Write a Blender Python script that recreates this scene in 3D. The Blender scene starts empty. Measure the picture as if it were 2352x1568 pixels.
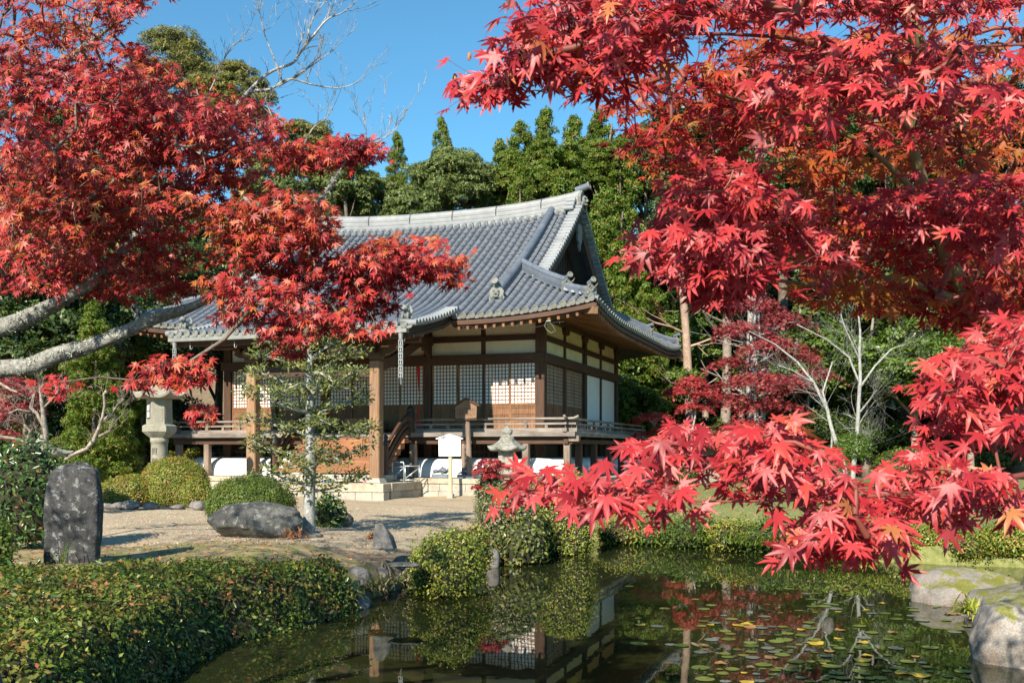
import bpy, math, random
import numpy as np
from mathutils import Vector, Matrix, noise

R = math.radians
rnd = random.Random(7)
rng = np.random.default_rng(11)
SC = bpy.context.scene
COL = SC.collection

# ------------------------------------------------------------------ camera
EYE = 1.35
FD, CX, HY = 2287.0, 1176.0, 1030.0          # focal length, centre and horizon on a 2352-pixel wide picture
cam_d = bpy.data.cameras.new('camera')
cam_d.sensor_width = 36.0
cam_d.lens = 35.0
cam_d.shift_y = (HY - 784.0) / 2352.0
cam_d.clip_start = 0.05
cam_d.clip_end = 3000
cam_d.dof.use_dof = True
cam_d.dof.focus_distance = 17.0
cam_d.dof.aperture_fstop = 16.0
cam = bpy.data.objects.new('camera', cam_d)
COL.objects.link(cam)
cam.location = (0, 0, EYE)
cam.rotation_euler = (R(90), 0, 0)
SC.camera = cam

# ------------------------------------------------------------------ sky, sun, exposure
SUN_EL = R(32.5)
SUN_H = (-0.39, -0.92)
world = bpy.data.worlds.new('World')
SC.world = world
world.use_nodes = True
wn = world.node_tree
wn.nodes.clear()
sky = wn.nodes.new('ShaderNodeTexSky')
sky.sky_type = 'NISHITA'
sky.sun_disc = False
sky.sun_elevation = SUN_EL
sky.sun_rotation = math.atan2(SUN_H[0], SUN_H[1])
sky.altitude = 60
sky.air_density = 1.0
sky.dust_density = 0.0
sky.ozone_density = 1.6
bg = wn.nodes.new('ShaderNodeBackground')
bg.inputs['Strength'].default_value = 0.088
wo = wn.nodes.new('ShaderNodeOutputWorld')
tint = wn.nodes.new('ShaderNodeMix'); tint.data_type = 'RGBA'; tint.blend_type = 'MULTIPLY'
tint.inputs[0].default_value = 1.0; tint.inputs[7].default_value = (0.55, 1.02, 1.12, 1)   # the clear deep blue of the photograph
wn.links.new(sky.outputs[0], tint.inputs[6])
wn.links.new(tint.outputs[2], bg.inputs[0])
wn.links.new(bg.outputs[0], wo.inputs[0])

sun_d = bpy.data.lights.new('sun', 'SUN')
sun_d.energy = 5.0
sun_d.angle = R(0.5)
sun_d.color = (1.0, 0.91, 0.75)
sun = bpy.data.objects.new('sun', sun_d)
COL.objects.link(sun)
sun_dir = Vector((SUN_H[0]*math.cos(SUN_EL), SUN_H[1]*math.cos(SUN_EL), math.sin(SUN_EL)))
sun.rotation_euler = sun_dir.to_track_quat('Z', 'Y').to_euler()
sun.location = (-20, -20, 40)

SC.view_settings.view_transform = 'Standard'
SC.view_settings.look = 'None'
SC.view_settings.exposure = 0.92
SC.view_settings.gamma = 1.0
SC.view_settings.use_curve_mapping = False
SC.render.engine = 'CYCLES'
SC.cycles.max_bounces = 6
SC.cycles.transparent_max_bounces = 4
SC.cycles.caustics_reflective = False
SC.cycles.caustics_refractive = False

def P(px, py, D):
    """the point seen at (px, py) of the picture, D metres away"""
    return Vector(((px-CX)/FD*D, D, EYE-(py-HY)/FD*D))
def G(px, py, z=0.0):
    """the point of the level z seen at (px, py)"""
    D = (EYE-z)*FD/(py-HY)
    return Vector(((px-CX)/FD*D, D, z))

# ------------------------------------------------------------------ materials
def new_mat(name):
    m = bpy.data.materials.new(name)
    m.use_nodes = True
    nt = m.node_tree
    nt.nodes.clear()
    out = nt.nodes.new('ShaderNodeOutputMaterial')
    b = nt.nodes.new('ShaderNodeBsdfPrincipled')
    nt.links.new(b.outputs[0], out.inputs[0])
    return m, nt, b, out
def N(nt, kind, **kw):
    n = nt.nodes.new(kind)
    for k, v in kw.items():
        if k in n.inputs: n.inputs[k].default_value = v
        else: setattr(n, k, v)
    return n
def ramp(nt, fac, stops, interp='LINEAR'):
    r = nt.nodes.new('ShaderNodeValToRGB')
    r.color_ramp.interpolation = interp
    e = r.color_ramp.elements
    while len(e) > 1: e.remove(e[-1])
    e[0].position = stops[0][0]; e[0].color = (*stops[0][1], 1)
    for p, c in stops[1:]:
        x = e.new(p); x.color = (*c, 1)
    nt.links.new(fac, r.inputs[0])
    return r.outputs[0]
def mixc(nt, fac, a, b, mode='MIX'):
    m = nt.nodes.new('ShaderNodeMix'); m.data_type = 'RGBA'; m.blend_type = mode
    for sock, v in ((m.inputs[0], fac), (m.inputs[6], a), (m.inputs[7], b)):
        if hasattr(v, 'links'): nt.links.new(v, sock)
        elif isinstance(v, (int, float)): sock.default_value = v
        else: sock.default_value = (*v, 1)
    return m.outputs[2]
def mth(nt, op, a, b=0.0, clamp=False):
    m = nt.nodes.new('ShaderNodeMath'); m.operation = op; m.use_clamp = clamp
    for sock, v in ((m.inputs[0], a), (m.inputs[1], b)):
        if hasattr(v, 'links'): nt.links.new(v, sock)
        else: sock.default_value = v
    return m.outputs[0]
def noise_tex(nt, vec, scale, detail=4, rough=0.55, dist=0.0):
    n = nt.nodes.new('ShaderNodeTexNoise')
    n.inputs['Scale'].default_value = scale; n.inputs['Detail'].default_value = detail
    n.inputs['Roughness'].default_value = rough; n.inputs['Distortion'].default_value = dist
    nt.links.new(vec, n.inputs['Vector'])
    return n.outputs['Fac']
def coords(nt, which='Object', scale=None):
    tc = nt.nodes.new('ShaderNodeTexCoord')
    v = tc.outputs[which]
    if scale:
        mp = nt.nodes.new('ShaderNodeMapping')
        mp.inputs['Scale'].default_value = scale
        nt.links.new(v, mp.inputs['Vector']); v = mp.outputs[0]
    return v
def bump(nt, b, h, strength=0.3, dist=0.01):
    n = nt.nodes.new('ShaderNodeBump')
    n.inputs['Strength'].default_value = strength; n.inputs['Distance'].default_value = dist
    nt.links.new(h, n.inputs['Height']); nt.links.new(n.outputs[0], b.inputs['Normal'])
def rand_socket(nt):
    """a number that differs from leaf to leaf and from piece to piece"""
    g = nt.nodes.new('ShaderNodeNewGeometry'); o = nt.nodes.new('ShaderNodeObjectInfo')
    return mth(nt, 'FRACT', mth(nt, 'ADD', g.outputs['Random Per Island'], o.outputs['Random']))

def wood_mat(name, dark, light, axis=2, rough=0.75, grey=None, greyamt=0.4):
    m, nt, b, _ = new_mat(name)
    sc = [14, 14, 14]; sc[axis] = 0.9
    v = coords(nt, 'Object', sc)
    g = noise_tex(nt, v, 2.2, 6, 0.65, 0.4)
    v2 = coords(nt, 'Object')
    blot = noise_tex(nt, v2, 1.7, 3)
    c = ramp(nt, g, [(0.3, dark), (0.72, light)])
    c = mixc(nt, mth(nt, 'MULTIPLY', ramp(nt, blot, [(0.4, (0, 0, 0)), (0.65, (1, 1, 1))]), greyamt), c, grey or dark)
    rs = rand_socket(nt)
    c = mixc(nt, 1.0, c, ramp(nt, rs, [(0, (.72, .72, .72)), (1, (1.2, 1.16, 1.1))]), 'MULTIPLY')
    nt.links.new(c, b.inputs['Base Color'])
    b.inputs['Roughness'].default_value = rough
    bump(nt, b, g, 0.35, 0.008)
    return m
def stone_mat(name, c1, c2, spot=(0.05, 0.05, 0.05), spotamt=0.5, scale=3.0, grain=60, rough=0.85, lichen=None, lichamt=0.45, bumpd=0.02, moss=None):
    m, nt, b, _ = new_mat(name)
    v = coords(nt, 'Object')
    a = noise_tex(nt, v, scale, 6, 0.65)
    g = noise_tex(nt, v, grain, 3, 0.7)
    s = noise_tex(nt, v, scale*2.7, 5, 0.7, 0.3)
    c = ramp(nt, a, [(0.32, c1), (0.66, c2)])
    c = mixc(nt, mth(nt, 'MULTIPLY', ramp(nt, s, [(0.5, (0, 0, 0)), (0.6, (1, 1, 1))]), spotamt), c, spot)
    if lichen:
        l = noise_tex(nt, v, scale*4.3, 6, 0.75, 0.2)
        c = mixc(nt, ramp(nt, l, [(1-lichamt-0.02, (0, 0, 0)), (1-lichamt+0.04, (1, 1, 1))]), c, lichen)
    if moss:
        geo = nt.nodes.new('ShaderNodeNewGeometry'); sp = nt.nodes.new('ShaderNodeSeparateXYZ')
        nt.links.new(geo.outputs['Normal'], sp.inputs[0])
        f = mth(nt, 'MULTIPLY', sp.outputs[2], noise_tex(nt, v, scale*1.8, 5, 0.7))
        c = mixc(nt, ramp(nt, f, [(0.42, (0, 0, 0)), (0.5, (1, 1, 1))]), c, moss)
    c = mixc(nt, 1.0, c, ramp(nt, g, [(0.3, (.6, .6, .6)), (0.7, (1.3, 1.3, 1.3))]), 'MULTIPLY')
    rs = rand_socket(nt)
    c = mixc(nt, 1.0, c, ramp(nt, rs, [(0, (.82, .82, .82)), (1, (1.12, 1.1, 1.08))]), 'MULTIPLY')
    nt.links.new(c, b.inputs['Base Color'])
    b.inputs['Roughness'].default_value = rough
    bump(nt, b, mth(nt, 'ADD', mth(nt, 'MULTIPLY', g, 0.25), s), 0.5, bumpd)
    return m
def leaf_mat(name, stops, trans=0.35, rough=0.45, patch=None, patch_scale=0.5, spec=0.4):
    m, nt, b, out = new_mat(name)
    f = rand_socket(nt)
    c = ramp(nt, f, stops)
    if patch:
        pn = noise_tex(nt, coords(nt, 'Object'), patch_scale, 3)
        c = mixc(nt, ramp(nt, pn, [(0.47, (0, 0, 0)), (0.66, (1, 1, 1))]), c, ramp(nt, f, patch))
    nt.links.new(c, b.inputs['Base Color'])
    b.inputs['Roughness'].default_value = rough
    b.inputs['Specular IOR Level'].default_value = spec
    t = nt.nodes.new('ShaderNodeBsdfTranslucent')
    nt.links.new(c, t.inputs[0])
    mx = nt.nodes.new('ShaderNodeMixShader'); mx.inputs[0].default_value = trans
    nt.links.new(b.outputs[0], mx.inputs[1]); nt.links.new(t.outputs[0], mx.inputs[2])
    nt.links.new(mx.outputs[0], out.inputs[0])
    return m
def plain_mat(name, col, rough=0.6, metal=0.0, var=0.1, scale=4.0, dirt=None, dirtamt=0.3, bumps=0.0):
    m, nt, b, _ = new_mat(name)
    v = coords(nt, 'Object')
    n = noise_tex(nt, v, scale, 5, 0.6)
    c = ramp(nt, n, [(0.3, tuple(x*(1-var) for x in col)), (0.7, tuple(min(1, x*(1+var)) for x in col))])
    if dirt:
        d = noise_tex(nt, v, scale*0.6, 6, 0.7)
        c = mixc(nt, mth(nt, 'MULTIPLY', ramp(nt, d, [(0.48, (0, 0, 0)), (0.7, (1, 1, 1))]), dirtamt), c, dirt)
    nt.links.new(c, b.inputs['Base Color'])
    b.inputs['Roughness'].default_value = rough; b.inputs['Metallic'].default_value = metal
    if bumps: bump(nt, b, noise_tex(nt, v, scale*8, 4), 0.4, bumps)
    return m
M = {}
M['timber'] = wood_mat('dark_timber', (0.035, 0.016, 0.009), (0.125, 0.058, 0.03), 2)
M['timber_h'] = wood_mat('dark_timber_lengthwise', (0.035, 0.016, 0.009), (0.12, 0.056, 0.03), 0)
M['timber_y'] = wood_mat('dark_timber_across', (0.035, 0.016, 0.009), (0.12, 0.056, 0.03), 1)
M['board'] = wood_mat('weathered_board', (0.12, 0.05, 0.022), (0.42, 0.21, 0.10), 2, grey=(0.09, 0.045, 0.028), greyamt=0.55)
M['post'] = wood_mat('pale_post', (0.17, 0.085, 0.04), (0.42, 0.24, 0.13), 2, grey=(0.2, 0.15, 0.11))
M['step'] = wood_mat('step_timber', (0.160, 0.064, 0.028), (0.368, 0.168, 0.080), 0)
M['grey_wood'] = wood_mat('silvered_wood', (0.12, 0.10, 0.09), (0.36, 0.32, 0.29), 0, grey=(0.09, 0.06, 0.045), greyamt=0.5)
M['grey_wood_y'] = wood_mat('silvered_wood_across', (0.12, 0.10, 0.09), (0.36, 0.32, 0.29), 1, grey=(0.09, 0.06, 0.045), greyamt=0.5)
M['grey_post'] = wood_mat('silvered_post', (0.12, 0.085, 0.065), (0.36, 0.28, 0.23), 2, grey=(0.08, 0.045, 0.03), greyamt=0.5)
M['new_wood'] = wood_mat('pale_new_wood', (0.55, 0.42, 0.26), (0.72, 0.58, 0.38), 2, greyamt=0.0)
M['plaster'] = plain_mat('cream_plaster', (0.776, 0.718, 0.582), 0.9, var=0.06, scale=2, dirt=(0.436, 0.369, 0.262), dirtamt=0.4)
M['white_plaster'] = plain_mat('white_plaster', (0.80, 0.80, 0.79), 0.85, var=0.03, scale=2, dirt=(0.55, 0.53, 0.48), dirtamt=0.3)
M['paper'] = plain_mat('paper', (0.80, 0.80, 0.80), 0.35, var=0.03, scale=1.5)
M['white_paint'] = plain_mat('white_paint', (0.86, 0.86, 0.86), 0.45, var=0.02)
M['granite'] = stone_mat('granite', (0.340, 0.315, 0.264), (0.476, 0.442, 0.374), (0.221, 0.187, 0.145), 0.35, 1.2, 70, bumpd=0.006)
M['granite_top'] = stone_mat('granite_coping', (0.374, 0.323, 0.238), (0.510, 0.451, 0.348), (0.212, 0.162, 0.111), 0.4, 1.4, 70, bumpd=0.006)
M['lantern'] = stone_mat('lantern_granite', (0.221, 0.208, 0.162), (0.323, 0.306, 0.246), (0.170, 0.153, 0.119), 0.4, 3, 80, bumpd=0.006)
M['lantern_old'] = stone_mat('old_lantern_granite', (0.24, 0.23, 0.19), (0.42, 0.40, 0.34), (0.08, 0.08, 0.07), 0.6, 5, 60, bumpd=0.01, lichen=(0.5, 0.5, 0.44), lichamt=0.35)
M['slab'] = stone_mat('dark_lichened_slab', (0.026, 0.026, 0.028), (0.090, 0.086, 0.086), (0.015, 0.015, 0.017), 0.6, 2.4, 40, lichen=(0.240, 0.244, 0.240), lichamt=0.43, bumpd=0.03)
M['boulder'] = stone_mat('dark_boulder', (0.040, 0.040, 0.038), (0.136, 0.136, 0.128), (0.024, 0.024, 0.024), 0.6, 2.2, 50, lichen=(0.240, 0.248, 0.224), lichamt=0.43, bumpd=0.04)
M['rock'] = stone_mat('grey_rock', (0.13, 0.12, 0.115), (0.27, 0.25, 0.24), (0.06, 0.055, 0.05), 0.6, 2.5, 50, lichen=(0.38, 0.37, 0.36), lichamt=0.34, bumpd=0.03)
M['pond_rock'] = stone_mat('pale_pond_rock', (0.187, 0.166, 0.149), (0.323, 0.293, 0.264), (0.170, 0.111, 0.068), 0.5, 1.8, 60, lichen=(0.408, 0.399, 0.383), lichamt=0.34, bumpd=0.02, moss=(0.170, 0.170, 0.025))
M['dark_metal'] = plain_mat('dark_metal', (0.06, 0.06, 0.06), 0.5, 0.6)
M['zinc'] = plain_mat('zinc', (0.62, 0.63, 0.64), 0.4, 0.7)
M['copper'] = plain_mat('old_copper_gutter', (0.24, 0.24, 0.22), 0.5, 0.3, var=0.2, dirt=(0.10, 0.12, 0.11))
M['chain'] = plain_mat('grey_chain_metal', (0.252, 0.264, 0.264), 0.5, 0.3)
M['glazing'] = plain_mat('dark_glass', (0.03, 0.035, 0.04), 0.08)
M['red_cloth'] = plain_mat('red_cloth', (0.62, 0.02, 0.02), 0.8)
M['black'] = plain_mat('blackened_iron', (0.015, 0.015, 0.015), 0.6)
M['ink'] = plain_mat('engraved_shade', (0.16, 0.14, 0.11), 0.9)  # dark tone stands for the shade in the carved strokes

def tile_mat(name, c1, c2, rough=0.42, spec=0.5):
    m, nt, b, _ = new_mat(name)
    v = coords(nt, 'Object')
    n = noise_tex(nt, v, 2.5, 5, 0.65)
    n2 = noise_tex(nt, v, 26, 4, 0.7)
    c = ramp(nt, n, [(0.3, c1), (0.7, c2)])
    c = mixc(nt, 1.0, c, ramp(nt, rand_socket(nt), [(0, (.88, .89, .91)), (0.5, (1, 1, 1)), (1, (1.12, 1.11, 1.09))]), 'MULTIPLY')
    c = mixc(nt, mth(nt, 'MULTIPLY', ramp(nt, n2, [(0.55, (0, 0, 0)), (0.72, (1, 1, 1))]), 0.3), c, (0.32, 0.32, 0.30))
    nt.links.new(c, b.inputs['Base Color'])
    b.inputs['Roughness'].default_value = rough
    b.inputs['Specular IOR Level'].default_value = spec
    bump(nt, b, n2, 0.25, 0.006)
    return m
M['tile'] = tile_mat('blue_grey_tile', (0.097, 0.113, 0.143), (0.168, 0.189, 0.223), 0.42)
M['pan'] = tile_mat('grey_pan_tile', (0.065, 0.07, 0.08), (0.12, 0.125, 0.135), 0.6)
M['ridge'] = tile_mat('silvery_ridge_tile', (0.187, 0.191, 0.195), (0.281, 0.285, 0.289), 0.4)  # paler than the other tiles: sunlight and sheen put into the colour
M['disc'] = tile_mat('weathered_tile_end', (0.128, 0.132, 0.123), (0.230, 0.230, 0.208), 0.7)
M['verge'] = tile_mat('silvery_verge_tile', (0.192, 0.200, 0.208), (0.288, 0.296, 0.304), 0.35)

# foliage
M['maple_near'] = leaf_mat('scarlet_maple_leaf', [(0, (0.273, 0.009, 0.016)), (0.35, (0.429, 0.021, 0.029)), (0.8, (0.547, 0.044, 0.047)), (0.975, (0.566, 0.068, 0.049)), (1, (0.449, 0.166, 0.049))], 0.32, 0.5, spec=0.8)
M['maple_high'] = leaf_mat('crimson_and_olive_maple_leaf', [(0, (0.28, 0.012, 0.014)), (0.5, (0.48, 0.024, 0.024)), (0.85, (0.54, 0.07, 0.025)), (1, (0.45, 0.20, 0.03))], 0.5, 0.45,
                          patch=[(0, (0.34, 0.09, 0.015)), (0.5, (0.42, 0.22, 0.03)), (1, (0.54, 0.08, 0.025))], patch_scale=1.3)
M['maple_left'] = leaf_mat('dark_red_maple_leaf', [(0, (0.223, 0.008, 0.013)), (0.5, (0.410, 0.021, 0.026)), (0.9, (0.504, 0.047, 0.033)), (1, (0.466, 0.160, 0.038))], 0.28, 0.5, spec=0.6,
                          patch=[(0, (0.280, 0.019, 0.014)), (0.4, (0.447, 0.047, 0.023)), (0.7, (0.486, 0.121, 0.023)), (0.88, (0.392, 0.205, 0.027)), (1, (0.466, 0.027, 0.023))], patch_scale=1.5)
M['maple_far'] = leaf_mat('dull_red_maple_leaf', [(0, (0.20, 0.02, 0.03)), (0.6, (0.34, 0.04, 0.05)), (1, (0.42, 0.12, 0.10))], 0.3, 0.6)
M['maple_bright'] = leaf_mat('bright_red_small_leaf', [(0, (0.30, 0.02, 0.03)), (0.6, (0.48, 0.05, 0.06)), (1, (0.5, 0.12, 0.10))], 0.3, 0.6)
M['russet'] = leaf_mat('russet_leaf', [(0, (0.30, 0.12, 0.06)), (0.6, (0.46, 0.20, 0.12)), (1, (0.5, 0.30, 0.2))], 0.3, 0.6)
M['azalea'] = leaf_mat('azalea_leaf', [(0, (0.074, 0.134, 0.018)), (0.45, (0.194, 0.255, 0.030)), (0.8, (0.359, 0.373, 0.052)), (0.93, (0.448, 0.283, 0.074)), (1, (0.478, 0.120, 0.060))], 0.25, 0.5,
                      patch=[(0, (0.105, 0.150, 0.022)), (0.6, (0.299, 0.255, 0.044)), (1, (0.508, 0.224, 0.090))], patch_scale=3)
M['azalea_green'] = leaf_mat('green_azalea_leaf', [(0, (0.046, 0.092, 0.014)), (0.5, (0.103, 0.172, 0.023)), (0.9, (0.196, 0.253, 0.034)), (1, (0.322, 0.161, 0.046))], 0.25, 0.42)
M['azalea_yellow'] = leaf_mat('yellow_green_leaf', [(0, (0.110, 0.154, 0.017)), (0.5, (0.242, 0.297, 0.033)), (0.88, (0.374, 0.396, 0.066)), (1, (0.462, 0.242, 0.110))], 0.28, 0.4)
M['hedge'] = leaf_mat('hedge_leaf', [(0, (0.054, 0.092, 0.013)), (0.5, (0.108, 0.167, 0.022)), (0.85, (0.205, 0.259, 0.038)), (0.95, (0.324, 0.259, 0.065)), (1, (0.454, 0.130, 0.076))], 0.25, 0.42,
                     patch=[(0, (0.076, 0.092, 0.016)), (0.55, (0.184, 0.194, 0.032)), (0.85, (0.324, 0.162, 0.065)), (1, (0.454, 0.119, 0.076))], patch_scale=2.2, spec=0.35)
M['twiggy'] = leaf_mat('dry_twiggy_leaf', [(0, (0.05, 0.09, 0.02)), (0.5, (0.14, 0.18, 0.05)), (0.75, (0.30, 0.27, 0.14)), (1, (0.42, 0.30, 0.22))], 0.2, 0.4)
M['holly'] = leaf_mat('glossy_dark_leaf', [(0, (0.055, 0.075, 0.018)), (0.6, (0.13, 0.16, 0.035)), (0.92, (0.24, 0.26, 0.06)), (1, (0.36, 0.22, 0.08))], 0.25, 0.4, spec=0.4)
M['camellia'] = leaf_mat('camellia_leaf', [(0, (0.033, 0.073, 0.020)), (0.7, (0.081, 0.163, 0.033)), (0.95, (0.195, 0.276, 0.065)), (1, (0.488, 0.130, 0.081))], 0.2, 0.25, spec=0.7)
M['evergreen'] = leaf_mat('evergreen_leaf', [(0, (0.065, 0.098, 0.029)), (0.5, (0.122, 0.170, 0.046)), (0.9, (0.212, 0.252, 0.065)), (1, (0.325, 0.308, 0.098))], 0.22, 0.5)
M['olive'] = leaf_mat('olive_crown_leaf', [(0, (0.097, 0.110, 0.025)), (0.5, (0.166, 0.173, 0.041)), (0.9, (0.262, 0.235, 0.055)), (1, (0.359, 0.235, 0.083))], 0.22, 0.5)
M['cypress'] = leaf_mat('cypress_spray', [(0, (0.047, 0.093, 0.009)), (0.5, (0.103, 0.178, 0.014)), (0.88, (0.178, 0.243, 0.028)), (0.94, (0.337, 0.187, 0.047)), (1, (0.374, 0.168, 0.056))], 0.3, 0.55)
M['darkleaf'] = leaf_mat('dark_forest_leaf', [(0, (0.025, 0.045, 0.012)), (0.6, (0.05, 0.085, 0.02)), (0.93, (0.10, 0.15, 0.03)), (1, (0.20, 0.18, 0.05))], 0.2, 0.45)
M['fresh'] = leaf_mat('fresh_green_leaf', [(0, (0.043, 0.085, 0.013)), (0.5, (0.085, 0.145, 0.021)), (1, (0.170, 0.230, 0.043))], 0.3, 0.4)
M['blade'] = leaf_mat('bamboo_grass_blade', [(0, (0.05, 0.10, 0.012)), (0.5, (0.12, 0.20, 0.025)), (0.85, (0.24, 0.28, 0.05)), (1, (0.42, 0.36, 0.16))], 0.3, 0.35)
M['lawn'] = leaf_mat('lawn_blade', [(0, (0.12, 0.16, 0.03)), (0.5, (0.22, 0.26, 0.06)), (1, (0.42, 0.40, 0.16))], 0.3, 0.6)
M['litter'] = leaf_mat('fallen_leaf', [(0, (0.20, 0.10, 0.05)), (0.6, (0.40, 0.16, 0.08)), (1, (0.5, 0.30, 0.14))], 0.15, 0.8)
M['bark'] = stone_mat('brown_bark', (0.10, 0.075, 0.055), (0.24, 0.19, 0.15), (0.05, 0.04, 0.03), 0.5, 3, 30, bumpd=0.02)
M['bark_pale'] = stone_mat('pale_bark', (0.22, 0.18, 0.145), (0.38, 0.32, 0.27), (0.12, 0.09, 0.07), 0.5, 5, 40, lichen=(0.48, 0.46, 0.42), lichamt=0.36, bumpd=0.01)
M['bark_white'] = stone_mat('whitish_bark', (0.24, 0.24, 0.23), (0.42, 0.42, 0.40), (0.12, 0.11, 0.10), 0.5, 9, 40, lichen=(0.58, 0.58, 0.54), lichamt=0.40, bumpd=0.008)
M['bark_pink'] = stone_mat('pinkish_bark', (0.30, 0.20, 0.15), (0.48, 0.34, 0.26), (0.14, 0.09, 0.06), 0.4, 3, 40, bumpd=0.01)
M['lichen_bark'] = stone_mat('lichened_bark', (0.14, 0.135, 0.12), (0.28, 0.27, 0.245), (0.05, 0.045, 0.04), 0.5, 9, 60, lichen=(0.29, 0.30, 0.27), lichamt=0.48, bumpd=0.03)
M['maple_twig'] = plain_mat('maple_twig', (0.20, 0.05, 0.035), 0.6, var=0.3)
M['maple_limb'] = plain_mat('olive_maple_limb', (0.16, 0.13, 0.05), 0.7, var=0.3, scale=9)
M['lichen'] = leaf_mat('grey_green_lichen', [(0, (0.22, 0.23, 0.20)), (0.5, (0.36, 0.38, 0.34)), (1, (0.50, 0.52, 0.46))], 0.05, 0.9, spec=0.1)
M['core'] = plain_mat('shrub_inner_twigs', (0.028, 0.028, 0.012), 0.95, var=0.4, scale=14)  # dark solid added inside the foliage so nothing shows through
M['pad_green'] = leaf_mat('green_lily_pad', [(0, (0.090, 0.128, 0.022)), (1, (0.195, 0.225, 0.045))], 0.1, 0.3)
M['pad_yellow'] = leaf_mat('yellow_lily_pad', [(0, (0.400, 0.264, 0.024)), (1, (0.528, 0.368, 0.040))], 0.1, 0.35)
M['pad_brown'] = leaf_mat('brown_lily_pad', [(0, (0.22, 0.13, 0.05)), (1, (0.40, 0.20, 0.06))], 0.1, 0.4)
M['pad_grey'] = leaf_mat('grey_lily_pad', [(0, (0.128, 0.152, 0.120)), (1, (0.208, 0.224, 0.192))], 0.1, 0.2)

# ------------------------------------------------------------------ mesh helpers
def tag(o, label=None, cat=None, group=None, kind=None):
    if label: o['label'] = label
    if cat: o['category'] = cat
    if group: o['group'] = group
    if kind: o['kind'] = kind
    return o
def empty(name, loc=(0, 0, 0), rz=0.0, parent=None):
    o = bpy.data.objects.new(name, None)
    COL.objects.link(o); o.location = loc; o.rotation_euler = (0, 0, rz)
    o.empty_display_size = 0.1
    if parent: o.parent = parent
    return o
def link_mesh(name, me, mat=None, parent=None, loc=None, smooth=False, kind=None):
    if mat is not None and len(me.materials) == 0: me.materials.append(mat)
    if smooth: me.shade_smooth()
    o = bpy.data.objects.new(name, me)
    COL.objects.link(o)
    if parent: o.parent = parent
    if loc is not None: o.location = loc
    if kind: o['kind'] = kind
    return o
def copy_tree(o, parent=None):
    c = o.copy(); COL.objects.link(c)
    if parent is not None: c.parent = parent
    for ch in list(o.children): copy_tree(ch, c)
    return c
def copy_obj(o, mat4=None, parent=None):
    c = o.copy(); COL.objects.link(c)
    if parent is not None: c.parent = parent
    if mat4 is not None: c.matrix_basis = mat4
    return c

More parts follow.
